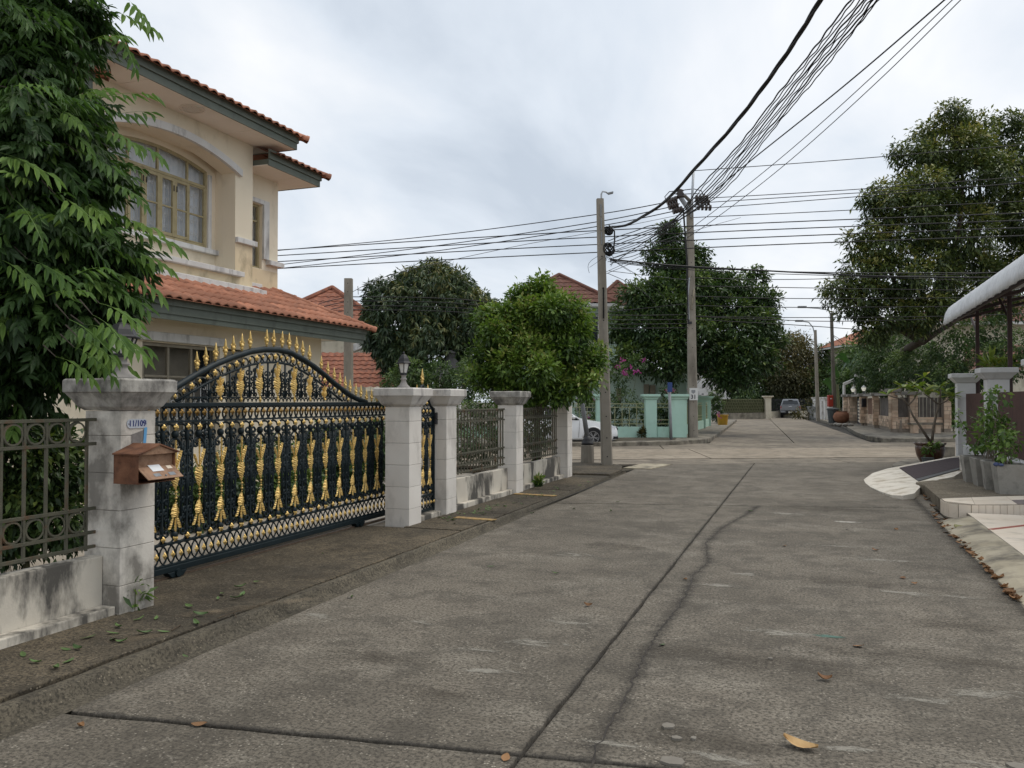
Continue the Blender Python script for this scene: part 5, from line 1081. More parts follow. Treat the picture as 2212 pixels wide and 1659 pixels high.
# pole C behind the house, two far poles with lamps
tC = atD(753, 602, 28.0); bC = Vector((tC.x+.02, tC.y, 0)); poleC = pole('weathered concrete pole rising behind the tiled lower roof', bC, tC, .30, .26, mat='pole_concrete', holes=[.8, .86, .92, .97])
pF = []
for bx, by, tx, ty, lab, (ax, ay) in [(1767, 908, 1761, 713, 'far concrete lamp pole beside the grey plant tub', (1733, 694)), (1803, 912, 1796, 676, 'far dark lamp pole next to the red letter box', (1740, 664))]:
    b = G(bx, by, .12); D = (b-Vector((0, 0, b.z))).dot(CY); tt = atD(tx, ty, D); p_ = pole(lab, b, tt, .25, .18, mat='pole_concrete' if bx < 1790 else 'pole_dark', holes=[.2, .4, .6, .8])
    MB().tube([tt+CX*.0+Vector((0, 0, -.5)), atD(tx-5, ty-6, D), atD((tx+ax)/2, ay+2, D), atD(ax, ay, D)], .045, 6).build('lamp_arm', 'galv', p_)
    MB().obox(atD(ax, ay+1, D)-CX*.5, CX*.6, CY*.2, Vector((0, 0, .14))).build('lamp_head', 'grey_steel', p_, bevel=.02); pF.append((D, p_, tt))
    mb = MB()
    for i in range(4): mb.tube(limb_path(tt+Vector((0, 0, -1.0-i*.5)), tt+CX*random.uniform(-1, 1)+Vector((0, 0, -2.2-i*.3)), .4, 6), .02, 4)
    mb.build('loose_cable', 'wire_black', p_, kind='stuff')
# steel posts
lp = thing('lamp_post', 'slim grey steel post on a round concrete base beside the corner pole', 'post', tuple(G(1269, 999, .07)))
b = G(1269, 999, .07); D = (b-Vector((0, 0, b.z))).dot(CY)
MB().lathe([(.17, -.03), (.16, .42), (.15, .44)], b, 10).build('footing', 'pole_concrete', lp); MB().lathe([(.155, .44), (.15, .50), (.12, .52), (.12, .56), (.09, .60), (.07, .66)], b, 12).build('collar', 'lamp_black', lp, smooth=True)
MB().tube([b+Vector((0, 0, .6)), atD(1259, 880, D), atD(1250, 760, D)], [.065, .055, .045], 10).build('shaft', 'grey_steel', lp, smooth=True)
b = G(1450, 950, .15); D = (b-Vector((0, 0, b.z))).dot(CY)
sp_ = thing('sign_post', 'thin grey post with a small blue sign beside the mint pillar', 'sign post', tuple(b))
MB().tube([b-Vector((0, 0, .05)), atD(1446, 845, D)], .055, 8).build('post', 'grey_steel', sp_, smooth=True)
mk('sign_blue', (.02, .05, .17), (.03, .06, .2), 8, .5); MB().obox(atD(1442, 847, D-.08), CX*.18, CY*.02, Vector((0, 0, .36))).build('sign_panel', 'sign_blue', sp_, bevel=.01)
# ------------------------------------------------------------------ wires
def wire(pts, D0, D1, r, label, group, mat='wire_black', n=5, wav=0.0, sag=0.0, name='overhead_wire', twist=0):
    """smooth curve through photo points; depth runs as along a straight span"""
    L = [0]
    for (a, b), (c, d) in zip(pts, pts[1:]): L.append(L[-1]+math.hypot(c-a, d-b))
    P = []; N_ = max(24, int(L[-1]/(14 if not wav else 5)))
    def cr(t):   # Catmull-Rom over the photo points
        s = t*L[-1]; i = max(k for k in range(len(L)) if L[k] <= s+1e-9); i = min(i, len(pts)-2); u = (s-L[i])/max(1e-6, L[i+1]-L[i])
        p0, p1, p2, p3 = pts[max(0, i-1)], pts[i], pts[i+1], pts[min(len(pts)-1, i+2)]
        f = lambda a, b, c, d: .5*((2*b)+(c-a)*u+(2*a-5*b+4*c-d)*u*u+(3*b-a-3*c+d)*u**3)
        return f(p0[0], p1[0], p2[0], p3[0]), f(p0[1], p1[1], p2[1], p3[1])
    ph = random.uniform(0, 6); q1_, q2_ = random.uniform(60, 130), random.uniform(90, 190)
    for k in range(N_+1):
        t = k/N_; x, y = cr(t); D = 1/((1-t)/D0+t/D1); p = atD(x, y, D)
        if wav: p += (CX*math.sin(t*q1_+ph)+Vector((0, 0, 1))*math.sin(t*q2_+ph*2)+CX*1.2*math.sin(t*23+ph*3))*wav
        p.z -= sag*4*t*(1-t); P.append(p)
    mb = MB()
    if twist:
        for j in range(3):
            Q = [p+(CX*math.cos(k*.42+j*2.1)+Vector((0, 0, 1))*math.sin(k*.42+j*2.1))*r*.75 for k, p in enumerate(P)]; mb.tube(Q, r*.8, n)
    else: mb.tube(P, r, n)
    return mb.build(name, mat, label=label, cat='wire' if name != 'twisted_cable' else 'cable', group=group, smooth=True)
gr = 'low voltage wires along the cross street'
for yl, ya, yr in [(540, 498, 458), (552, 512, 474), (565, 528, 490), (580, 545, 507)]:
    wire([(560, yl+2), (603, yl), (950, (yl+ya)/2-1), (1294, ya), (1755, ya-(ya-yr)*.52), (2260, yr)], 23.6, 18.6, .013, 'straight black wire strung past the corner pole along the cross street', gr)
gr = 'high voltage wires held by the insulator strings'
for p in [[(560, 545), (603, 541), (950, 508), (1291, 463), (1440, 437)], [(560, 577), (603, 572), (950, 530), (1291, 479), (1444, 448)], [(560, 584), (603, 580), (950, 541), (1291, 489), (1453, 457)]]:
    wire(p, 45, dB, .02, 'thin dark wire running to the insulators on the numbered pole', gr)
for p in [[(1530, 428), (1850, 409), (2260, 378)], [(1533, 437), (1850, 417), (2260, 394)], [(1537, 449), (1850, 425), (2260, 390)], [(1498, 369), (1850, 343), (2260, 308)], [(1495, 470), (1755, 458), (2260, 432)]]:
    wire(p, dB, 30, .016, 'thin dark wire running from the numbered pole over the roadside tree', 'wires from the numbered pole to the right')
gr = 'telephone wires between the poles'
for p, D0, D1, r in [([(1318, 560), (1400, 569), (1493, 576), (1620, 583), (1756, 590), (1950, 598), (2260, 600)], 20.6, 24, .022), ([(1318, 563), (1400, 573), (1493, 579), (1620, 584), (1756, 588), (1950, 590), (2260, 588)], 20.6, 24, .013), ([(1318, 566), (1420, 578), (1493, 583), (1620, 590), (1756, 594), (2260, 612)], 20.6, 24, .010)]:
    wire(p, D0, D1, r, 'black telephone cable leaving the coils on the corner pole', gr)
for p in [[(1495, 600), (1750, 603), (2260, 585)], [(1495, 618), (1750, 622), (2260, 630)], [(1495, 640), (1750, 645), (2260, 642)], [(1495, 660), (1750, 664), (2260, 660)], [(1495, 655), (1300, 676), (1100, 700)], [(1495, 683), (1700, 686), (2000, 684), (2260, 676)], [(1495, 684), (1650, 690), (1800, 694), (2000, 690)], [(1495, 690), (1700, 701), (1860, 712)]]:
    wire(p, dB, 34, .016, 'sagging black telephone wire attached half way up the numbered pole', 'telephone wires on the numbered pole')
for y0, y1 in ((641, 680), (650, 690), (660, 699), (669, 708)):
    wire([(755, y0), (1000, y0+6), (1250, (y0+y1)/2+18), (1490, y1)], 28, dB, .016, 'dark wire crossing in front of the mango tree', 'wires crossing the mango tree')
    wire([(755, y0), (700, y0+12), (640, y0+34)], 28, 32, .014, 'dark wire from the weathered pole towards the tiled house behind', 'wires from the weathered pole')
wire([(758, 632), (851, 592), (1100, 535), (1291, 500), (1480, 462)], 28, dB, .010, 'very thin wire rising from the weathered pole to the numbered pole', None, 'wire_grey')
wire([(1322, 490), (1350, 487), (1385, 470), (1440, 432), (1500, 366), (1600, 252), (1700, 115), (1772, 0), (1830, -95)], 20.6, 8.2, .021, 'thick twisted black cable rising over the street from the corner pole', None, n=6, name='twisted_cable', twist=1)
gr = 'wavy telephone wires over the street'
for i, (ys, xm, xt) in enumerate([(536, 1513, 1838), (540, 1519, 1846), (545, 1527, 1857), (520, 1534, 1866), (548, 1539, 1871), (560, 1545, 1879), (526, 1551, 1886), (552, 1557, 1893), (566, 1564, 1898)]):
    wire([(1314, ys), (1400, ys-34+i), (1460, 470+i*1.5), (xm, 404+i), (1606+i*6, 300), (1722+i*7, 150), (xt, 0), (xt+70, -100)], 20.6, 8.4, .008 if i % 3 else .011, 'wavy black telephone wire rising over the street from the corner pole', gr, wav=.0055)
for xs_ in [[(1318, 572), (1430, 497), (1540, 415), (1618, 350), (1830, 180), (2040, 0), (2130, -80)], [(1308, 588), (1420, 535), (1508, 482), (1700, 330), (1890, 160), (2057, 0), (2140, -78)], [(1308, 592), (1430, 540), (1520, 490), (1700, 352), (1900, 172), (2075, 0), (2160, -84)]]:
    wire(xs_, 20.6, 8.6, .010 if xs_[0][0] == 1318 else .006, 'straight thin wire slanting over the street away from the bundle', 'thin slanting wires over the street')
for p in [[(1315, 560), (1430, 520), (1500, 498), (1600, 470)], [(1315, 585), (1440, 600), (1493, 605)], [(1312, 590), (1360, 612), (1400, 640), (1450, 700)], [(1312, 555), (1400, 610), (1440, 650)]]:
    wire(p, 20.6, 32, .008, 'loose thin wire hanging between the corner pole and the numbered pole', 'loose thin wires between the two poles', 'wire_black')
# ================================================================== across the cross street: mint fence, houses, cars
mk('mint', (.40, .60, .50), (.45, .65, .55), 2, .75, dirt=(.30, .42, .33), dscale=2.2, damt=(.55, .78), streak=2); mk('mint_house', (.44, .56, .49), (.48, .6, .53), 1, .85, dirt=(.34, .4, .35), dscale=1, damt=(.55, .8), streak=2)
mk('olive_iron', (.28, .29, .15), (.34, .34, .2), 8, .6); mk('cream', (.58, .53, .42), (.64, .59, .48), 2, .8, dirt=(.3, .27, .2), dscale=2.4, damt=(.5, .74), streak=2)
walkL = MB(); 
# pavement of the far left block: front kerb along the cross street, then along the far street
kl = [G(1180, 965), G(1340, 964), G(1470, 961), G(1520, 957), G(1537, 953), G(1548, 945), G(1560, 936), G(1592, 910)]
inn = [kl[0]+CY*14, kl[-1]-CX*8]
MB().slab([kl[0]]+kl[1:]+[kl[-1]-CX*6, kl[-1]-CX*40+CY*10, kl[0]-CX*40+CY*30, kl[0]-CX*40], -.05, .15).build('pavement', 'kerb_old', kind='structure', bevel=.03)
MB().slab([G(1190, 955, .15)+CY*.3, G(1340, 954, .15)+CY*.5, G(1462, 951, .15)+CY*.3, G(1462, 946, .15), G(1190, 947, .15)], .15, .156).build('planting_strip', 'soil', kind='structure')
mint = thing('mint_fence', 'mint green garden fence with capped pillars and olive iron panels', 'fence', tuple(G(1430, 946, .15)))
def fbox(D_from, px, py, w_, h, d=None, z0=.15): pass
mp = [(1407, 944.5, .40), (1468, 945.5, .62), (1300, 944.5, .36), (1205, 944, .36)]
def mpillar(c, w_, h=1.72, cap=.13, par=mint, ax=(CX, CY), mat='mint'):
    a, b = ax; c = Vector(c); q = MB().obox(c-a*w_/2-b*w_/2, a*w_, b*w_, Vector((0, 0, h-.22))).build('pillar', mat, par, bevel=.01)
    rows = []
    for hw, z in ((w_/2+.01, h-.22), (w_/2+.04, h-.20), (w_/2+.05, h-.16), (w_/2+cap, h-.09), (w_/2+cap, h)):
        rows.append([c+a*x+b*y+Vector((0, 0, z)) for x, y in ((-hw, -hw), (hw, -hw), (hw, hw), (-hw, hw), (-hw, -hw))])
    mb = MB(); mb.grid(rows); mb.quad(*rows[-1][:4]); mb.build('cap', mat, q); return q
PC = [G(1205, 945, .15), G(1300, 945, .15), G(1407, 945, .15), G(1466, 945, .15)]
for c, w_ in zip(PC, (.42, .42, .44, .62)): mpillar(c+CY*.2, w_)
FM = [PC[3]+FD*s_+Vector((0, 0, 0)) for s_ in (5.0, 9.5, 14.0)]
FM = [G(1498, 932, .15), G(1516, 925, .15), G(1528, 920, .15)]
for c in FM: mpillar(c+CY*.2, .42)
def mpanel(a, b, par=mint, wall=.42, h=1.32, n=None, gap=.30):
    a, b = Vector(a), Vector(b); d = (b-a); L = d.length; u = d/L; nn = Vector((-u.y, u.x, 0))
    MB().obox(a-nn*.08, d, nn*.16, Vector((0, 0, wall))).build('low_wall', 'mint', par)
    for z in (.52, .68, 1.18, h): MB().obox(a-nn*.012+Vector((0, 0, z)), d, nn*.024, Vector((0, 0, .03))).build('rail', 'olive_iron', par)
    k = int(L/.26)
    for i in range(1, k): MB().obox(a+d*(i/k)-nn*.012-u*.013+Vector((0, 0, wall)), u*.026, nn*.024, Vector((0, 0, h+.04-wall-(.12 if i % 2 else 0)))).build('bar', 'olive_iron', par)
q = CY*.2
for a, b in ((PC[0]-CX*4+q, PC[0]-CX*.25+q), (PC[0]+CX*.25+q, PC[1]-CX*.25+q), (PC[1]+CX*.25+q, PC[2]-CX*.26+q), (PC[2]+CX*.26+q, PC[3]-CX*.35+q), (PC[3]+CX*.1+CY*.6, FM[0]-CX*.05+q-CY*.3), (FM[0]+q+CY*.3, FM[1]+q-CY*.3), (FM[1]+q+CY*.3, FM[2]+q-CY*.3)): mpanel(a, b)
# mint house with dark red roof
def simple_house(name, label, c, ax, w_, d_, h, wallm, roofm, roof_h=1.6, over=.6, wins=(), ridge=.35, storey=True, group=None):
    """c = front left corner on the ground, ax = direction of the front; walls, hipped wavy roof, windows with frames and panes"""
    a = Vector(ax).normalized(); b = Vector((-a.y, a.x, 0)); c = Vector(c); r = thing(name, label, 'house', tuple(c), group=group)
    MB().obox(c, a*w_, b*d_, Vector((0, 0, h))).build('wall', wallm, r)
    o = c-a*over-b*over+Vector((0, 0, h)); W, D_ = w_+2*over, d_+2*over
    MB().obox(o, a*W, b*D_, Vector((0, 0, .16))).build('eaves', 'trim_white', r)
    o = o+Vector((0, 0, .17)); run = min(W, D_)/2; rz = Vector((0, 0, roof_h)); nw = max(6, int(W/.33)); nr = max(4, int(run/.36))
    wavy_roof(r, o, a*W, b*run+rz, nw, nr, roofm, taper=(run, run) if W > D_ else (W/2, W/2), name='roof_slope')
    wavy_roof(r, o+a*W, b*D_, -a*run+rz, max(6, int(D_/.33)), nr, roofm, taper=(run, run), name='roof_slope'); wavy_roof(r, o+b*D_, -b*D_, a*run+rz, max(6, int(D_/.33)), nr, roofm, taper=(run, run), name='roof_slope')
    MB().quad(o+b*D_+a*W, o+b*D_, o+b*D_/2+a*run+rz, o+b*D_/2+a*(W-run)+rz).build('roof_slope', roofm, r)
    for p, q_ in ((o, o+a*run+b*run+rz), (o+a*W, o+a*(W-run)+b*run+rz), (o+a*run+b*run+rz, o+a*(W-run)+b*run+rz)):
        if (q_-p).length > .3: MB().tube([p+Vector((0, 0, .06)), q_+Vector((0, 0, .06))], .11, 7).build('ridge', roofm, r)
    for (x, z, ww, hh) in wins:
        p = c+a*x+Vector((0, 0, z))-b*.03; f = MB().obox(p, a*ww, b*.05, Vector((0, 0, hh))).build('window', 'trim_white', r)
        for k in range(2): MB().obox(p-b*.012+a*(.06+k*(ww-.06)/2)+Vector((0, 0, .07)), a*((ww-.06)/2-.06), b*.01, Vector((0, 0, hh-.14))).build('pane', 'dark_glass', f)
    return r
t = NT('dark_glass'); t.set('Base Color', (.03, .035, .04, 1)); t.set('Roughness', .1)
c0 = atD(1320, 900, 41); c0.z = 0
mh = simple_house('mint_house', 'mint green two-storey house with dark red tiled roof behind the mint fence', atD(1125, 866, 44)-Vector((0, 0, 1.6)), CX, 4.3, 5.0, 6.5, 'mint_house', 'roof_tile_dark', 1.85, .7, wins=((2.6, 4.6, 1.5, 1.5), (2.9, 1.0, .9, 1.2)))
w2 = atD(1300, 866, 42)-Vector((0, 0, 1.6)); MB().obox(w2, CX*4.6, CY*5, Vector((0, 0, 3.0))).build('wing', 'mint_house', mh); MB().obox(w2-CX*.3-CY*.4+Vector((0, 0, 3.0)), CX*5.2, CY*5.4, Vector((0, 0, .18))).build('wing_eaves', 'trim_white', mh)
for x0, x1, y0, y1 in ((1391, 1402, 830, 905), (1404, 1416, 832, 905), (1332, 1342, 838, 868)): a_, b_ = atD(x0, y1, 41.9), atD(x1, y0, 41.9); MB().obox(a_, CX*(b_-a_).dot(CX), CY*.05, Vector((0, 0, b_.z-a_.z))).build('shutter', 'window_dull', mh)
mb = MB(); cA = atD(1444, 866, 41.2)-Vector((0, 0, 1.6)); mb.obox(cA, CX*.25, CY*.3, Vector((0, 0, 3.6))); mb.obox(cA+CX*.9, CX*.25, CY*.3, Vector((0, 0, 3.6))); pts = [cA+CX*(.575+.9*math.cos(PI*k/10))+Vector((0, 0, 2.6+.6*math.sin(PI*k/10))) for k in range(11)]; mb.build('porch_post', 'mint_house', mh)
MB().tube(pts, .14, 6).build('porch_arch', 'trim_white', mh)
# second red roof seen right of the corner pole
simple_house('neighbour_house', 'house with dark red hipped roof right of the corner pole', atD(1300, 866, 46)-Vector((0, 0, 1.6)), CX, 2.0, 5.6, 6.6, 'mint_house', 'roof_tile_dark', 1.5, .6, wins=((.9, 3.7, .9, 1.3),))
# house behind the weathered pole (two roofs, air conditioner)
nh = simple_house('tiled_house', 'pale house with weathered orange roofs behind the weathered pole', atD(604, 866, 38)-Vector((0, 0, 1.6)), CX, 3.9, 8, 5.0, 'cream', 'roof_tile_old', 1.8, .7)
wavy_roof(nh, atD(664, 838, 34), CX*4.2, CY*2.2+Vector((0, 0, 1.55)), 14, 8, 'roof_tile_old', taper=(0, .4), name='porch_roof'); MB().obox(atD(664, 866, 34.2)-Vector((0, 0, 1.6)), CX*4.0, CY*2.0, Vector((0, 0, 2.0))).build('porch_wall', 'cream', nh)
ac = thing('air_conditioner', 'grey white air conditioner box on the wall beside the weathered pole', 'air conditioner', tuple(atD(772, 766, 37.6)))
a_ = atD(760, 766, 37.6); MB().obox(a_, CX*.75, CY*.3, Vector((0, 0, .62))).build('housing', 'trim_white', ac, bevel=.02); MB().lathe([(.24, 0), (.24, .01)], (0, 0, 0), 14).build('fan_grille', 'grey_steel', ac) .matrix_world
ac.children[-1].location = a_+CX*.30-CY*.01+Vector((0, 0, .31))-ORG[ac]; ac.children[-1].rotation_euler = (PI/2, 0, YAW)
MB().obox(a_-Vector((0, 0, .06)), CX*.75, CY*.35, Vector((0, 0, .05))).build('bracket', 'grey_steel', ac)
an = thing('tv_antenna', 'thin tv antenna with crossbars above the mango tree edge', 'antenna', tuple(atD(808, 660, 37)))
for nm, p, q_ in (('mast', (807, 690), (807, 628)), ('boom', (772, 626), (845, 634)), ('element', (773, 618), (774, 636)), ('element', (818, 614), (821, 642)), ('element', (790, 622), (791, 632)), ('element', (803, 621), (803, 633))): MB().tube([atD(*p, 37), atD(*q_, 37)], .02 if nm != 'element' else .014, 5).build(nm, 'wire_grey', an)
gz = thing('gazebo', 'small dark conical gazebo roof with a cupola under the round tree', 'gazebo', tuple(atD(974, 866, 30)-Vector((0, 0, 1.6))))
c = atD(974, 866, 30)-Vector((0, 0, 1.6)); mk('thatch', (.035, .035, .036), (.055, .055, .054), 8, .95)
MB().lathe([(1.0, 2.42), (.95, 2.47), (.6, 2.72), (.32, 2.96), (.17, 3.12)], c, 8).build('roof', 'thatch', gz); MB().lathe([(.16, 3.12), (.16, 3.30), (.21, 3.31), (.02, 3.42)], c, 8).build('cupola', 'thatch', gz)
for k in range(8): MB().tube([c+Vector((0.85*math.cos(k*PI/4), 0.85*math.sin(k*PI/4), 0)), c+Vector((0.85*math.cos(k*PI/4), 0.85*math.sin(k*PI/4), 2.5))], .05, 6).build('post', 'trim_white', gz)
# ------------------------------------------------------------------ white car: body lofted along its length
mk('car_white', (.74, .75, .76), None, rough=.28, spec=.5, coat=.6); mk('car_silver', (.23, .24, .26), None, rough=.35, metal=.3, coat=.5); mk('tyre', (.012, .012, .013), (.02, .02, .02), 20, .85); mk('rim', (.30, .30, .31), None, rough=.3, metal=.8); mk('black_plastic', (.015, .015, .016), None, rough=.5); mk('chrome', (.6, .6, .62), None, rough=.12, metal=1.0)
t = NT('lamp_red'); t.set('Base Color', (.35, .012, .01, 1)); t.set('Roughness', .15); t = NT('lamp_clear'); t.set('Base Color', (.55, .56, .58, 1)); t.set('Roughness', .1); t.set('Metallic', .4)
def wheel(par, x, y, r, w_, side):
    q = MB().tube([(x, y-w_/2, r), (x, y-w_/2+.02, r), (x, y+w_/2-.02, r), (x, y+w_/2, r)], [r*.90, r, r, r*.90], 26).build('wheel', 'tyre', par, smooth=True, auto=40)
    yo = y+side*w_/2; MB().tube([(x, yo-side*.02, r), (x, yo+side*.004, r)], r*.66, 22).build('rim_back', 'black_plastic', q)
    for k in range(10):
        an_ = 2*PI*k/10+(.16 if k % 2 else -.16); d = Vector((math.cos(an_), 0, math.sin(an_))); s_ = Vector((-math.sin(an_), 0, math.cos(an_))); c = Vector((x, yo+side*.006, r))
        MB().obox(c-s_*.012+d*.03, d*(r*.62-.03), s_*.024, Vector((0, side*.012, 0))).build('spoke', 'rim', q)
    MB().tube([(x, yo+side*.018+r*0, r)]+[(x, yo+side*.022, r)], r*.12, 10).build('hub', 'rim', q)
    mb = MB(); mb.tube([(x+r*.66*math.cos(2*PI*k/24), yo+side*.008, r+r*.66*math.sin(2*PI*k/24)) for k in range(24)], .012, 5, closed=True); mb.build('rim_lip', 'rim', q)
def loft(par, st, name, mat, n=10, closed_ends=True, smooth=True, auto=35):
    """st: stations (x, [(y, z)...] half profile from sill up to centre line)"""
    rows = []
    for x, hp in st: rows.append([(x if len(p) < 3 else x+p[2], p[0], p[1]) for p in hp]+[(x if len(p) < 3 else x+p[2], -p[0], p[1]) for p in hp[::-1]])
    mb = MB(); mb.grid(rows, True)
    if closed_ends: mb.add(rows[0], [tuple(range(len(rows[0])))]); mb.add(rows[-1], [tuple(range(len(rows[0])-1, -1, -1))])
    return mb.build(name, mat, par, smooth=smooth, auto=auto)
wc = G(1280, 963)    # contact of the front wheel
car = thing('parked_car', 'white sedan parked at the kerb behind the corner pole', 'car', tuple(wc+CY*.76+Vector((0, 0, 0))), rotz=YAW+.02)
def lower(x, w_, zs, zb, zt): return (x, [(w_*.90, zs), (w_*.985, zs+.06), (w_, (zs+zb)/2), (w_*.985, zb), (w_*.93, zt-.02), (w_*.80, zt), (w_*.4, zt+.02), (0, zt+.025)])
# local x: front positive, front wheel at x = 0
loft(car, [lower(.93, .48, .30, .42, .52), lower(.86, .68, .22, .50, .64), lower(.72, .77, .19, .58, .72), lower(.45, .83, .19, .64, .80), lower(0, .85, .2, .70, .87), lower(-.42, .85, .2, .76, .96), lower(-.9, .85, .2, .80, .96), lower(-2.2, .85, .2, .83, .98), lower(-2.9, .84, .2, .85, 1.0), lower(-3.3, .80, .24, .84, 1.0), lower(-3.42, .70, .34, .80, .96)], 'body', 'car_white')
gh = [(-.50, .70, .955, .955), (-.95, .66, 1.22, 1.25), (-1.35, .62, 1.41, 1.43), (-1.9, .62, 1.455, 1.475), (-2.4, .60, 1.43, 1.45), (-2.85, .60, 1.25, 1.28), (-3.15, .66, 1.0, 1.01)]
loft(car, [(x, [(.80, .95), (w_+.10*(1.45-zt)/.5+.0, zt-.06), (w_*.88, zt), (w_*.4, zt+.012), (0, zt+.016)]) for x, w_, zt, _ in gh], 'glasshouse', 'dark_glass')
loft(car, [(x, [(w_*.93, zt-.012), (w_*.86, zt+.014), (w_*.4, zt+.03), (0, zt+.034)]) for x, w_, zt, _ in gh[2:5]], 'roof_panel', 'car_white')
for sg in (-1, 1):
    for pts in ([(-.50, .80, .96), (-1.0, .70, 1.27), (-1.38, .61, 1.425)], [(-1.72, .80, .98), (-1.74, .66, 1.42)], [(-2.4, .60, 1.43), (-2.85, .66, 1.25), (-3.2, .74, 1.0)]): MB().tube([(x, sg*y, z) for x, y, z in pts], .03, 6).build('window_pillar', 'car_white', car)
    MB().tube([(-.55, sg*.835, .97), (-1.7, sg*.84, .985), (-3.0, sg*.82, 1.0)], .012, 5).build('window_trim', 'black_plastic', car)
    m_ = MB(); m_.tube([(-.72, sg*.84, 1.0), (-.70, sg*.93, 1.02), (-.70, sg*1.02, 1.02)], [.03, .075, .05], 8); m_.build('mirror', 'car_white', car, smooth=True)
    wheel(car, 0, sg*.76, .31, .2, sg); wheel(car, -2.55, sg*.76, .31, .2, sg)
    mb = MB(); mb.tube([(.365*math.cos(q_), sg*.855, .31+.365*math.sin(q_)) for q_ in [PI*k/12 for k in range(13)]], .022, 6); mb.build('arch_lip', 'car_white', car, smooth=True)
    MB().tube([(0, sg*.835, .31), (0, sg*.853, .31)], .35, 22).build('wheel_well', 'black_plastic', car)
    h = MB(); h.grid([[(.42, sg*.845, .68), (.68, sg*.79, .66), (.84, sg*.69, .62)], [(.40, sg*.84, .735), (.66, sg*.79, .725), (.83, sg*.69, .69)]], sg < 0); h.build('headlight', 'lamp_clear', car)
    MB().tube([(-.52, sg*.858, .30), (-.50, sg*.862, .6), (-.48, sg*.85, .93)], .006, 4).build('door_seam', 'black_plastic', car)
    MB().box(.70, .90, sg*.70-.06, sg*.70+.06, .24, .33).build('fog_light', 'black_plastic', car)
MB().tube([(.90, -.42, .58), (.945, 0, .60), (.90, .42, .58)], .05, 6).build('grille', 'black_plastic', car); MB().tube([(.885, -.45, .34), (.94, 0, .34), (.885, .45, .34)], .06, 6).build('bumper_intake', 'black_plastic', car)
MB().tube([(.915, -.42, .645), (.955, 0, .655), (.915, .42, .645)], .018, 5).build('badge_bar', 'chrome', car)
# ------------------------------------------------------------------ silver pickup seen from behind
pk = thing('pickup_truck', 'silver pickup with a canopy parked at the far end of the street', 'pickup', tuple(G(1707.5, 903)), rotz=R(1.6))
def bx(nm, x0, x1, y0, y1, z0, z1, m, bv=.03, par=pk): return MB().box(x0, x1, y0, y1, z0, z1).build(nm, m, par, bevel=bv)
bx('bed', -.92, .92, .12, 5.0, .62, 1.16, 'car_silver', .06); bx('tailgate', -.80, .80, .06, .118, .70, 1.15, 'car_silver', .02)
mb = MB(); mb.prism([(-.86, .15, 1.165), (.86, .15, 1.165), (.80, .22, 1.42), (.70, .35, 1.72), (.60, .36, 1.77), (-.60, .36, 1.77), (-.70, .35, 1.72), (-.80, .22, 1.42)], (0, 3.2, 0)); mb.build('canopy', 'car_silver', pk, bevel=.04)
mb = MB(); mb.quad((-.74, .155, 1.26), (.74, .155, 1.26), (.62, .29, 1.62), (-.62, .29, 1.62)); mb.build('rear_window', 'dark_glass', pk)
MB().box(-.20, .20, .20, .30, 1.645, 1.69).build('brake_light', 'black_plastic', pk); bx('bumper', -.88, .88, -.06, .115, .50, .64, 'car_silver', .03); bx('bumper_step', -.45, .45, -.062, .05, .44, .70, 'black_plastic', .02); bx('number_plate', -.17, .17, -.07, -.064, .50, .62, 'sign_white', 0)
bx('tailgate_handle', -.14, .14, .045, .058, 1.06, 1.11, 'chrome', .01); bx('underbody', -.70, .70, .2, 4.8, .30, .60, 'black_plastic', .03)
for sg in (-1, 1):
    l_ = bx('tail_light', sg*.80-(.075 if sg < 0 else 0), sg*.80+(.075 if sg > 0 else 0)+.0, .045, .12, .78, 1.12, 'lamp_red', .015); bx('reverse_light', sg*.835-.03, sg*.835+.03, .038, .044, .80, .88, 'lamp_clear', 0, l_)
    for y in (.95, 4.0): wheel_r = MB().tube([(sg*.62, y, .38), (sg*.64, y, .38), (sg*.87, y, .38), (sg*.89, y, .38)], [.34, .38, .38, .34], 22).build('wheel', 'tyre', pk, smooth=True, auto=40)
    MB().tube([(sg*.93, 3.3, 1.25), (sg*1.05, 3.25, 1.27), (sg*1.13, 3.25, 1.25)], [.03, .09, .06], 7).build('mirror', 'black_plastic', pk)
# ================================================================== right hand side of our street
road_mat('walk_tan', (.20, .165, .115), (.27, .225, .16), (.32, .28, .21), speck=True, patch=(.6, .8), lightmax=.3)
mk('slate', (.05, .06, .065), (.08, .09, .09), 6, .7)
mk('tile_purple', (.16, .13, .12), (.22, .18, .165), 12, .6)
def PW(lst, z): return [tuple(G(x, y, z)) for x, y in lst]
fc = MB().slab([(1.885, -2), (6, -2), (6, 13.0), (1.885, 12.75)], -.05, .088).build('forecourt', 'grout', kind='structure')
ts = .62
for i in range(6):
    for j in range(24):
        x0, y0 = 1.89+i*ts, 12.72-(j+1)*ts
        if y0 < 2 or x0 > 5: continue
        y1 = y0+ts-.008
        MB().box(x0, x0+ts-.008, y0, y1, .089, .094).build('floor_tile', 'tile_cream', fc)
a, b = Vector((1.90, 11.10, 0)), Vector((4.6, 13.9, 0)); d = (b-a); nn = Vector((-d.y, d.x, 0)).normalized()*.035
a, b = Vector((1.895, 11.17, 0)), Vector((3.3, 12.73, 0)); MB().slab([a-nn, b-nn, b+nn, a+nn], .0942, .0965).build('red_strip', 'tile_red', fc)
st = thing('tiled_step', 'curved cream tiled step between the forecourt and the raised pavement', 'step', (2.6, 13.1, 0))
edge = [(1.66, 13.42), (1.665, 13.1), (1.70, 12.92), (1.80, 12.83), (1.95, 12.80), (2.4, 12.95), (2.9, 13.28), (3.6, 13.75), (4.6, 14.4)]
back = [(5.5, 15.5), (4.0, 14.95), (3.0, 14.32), (2.4, 14.02), (1.9, 13.6)]
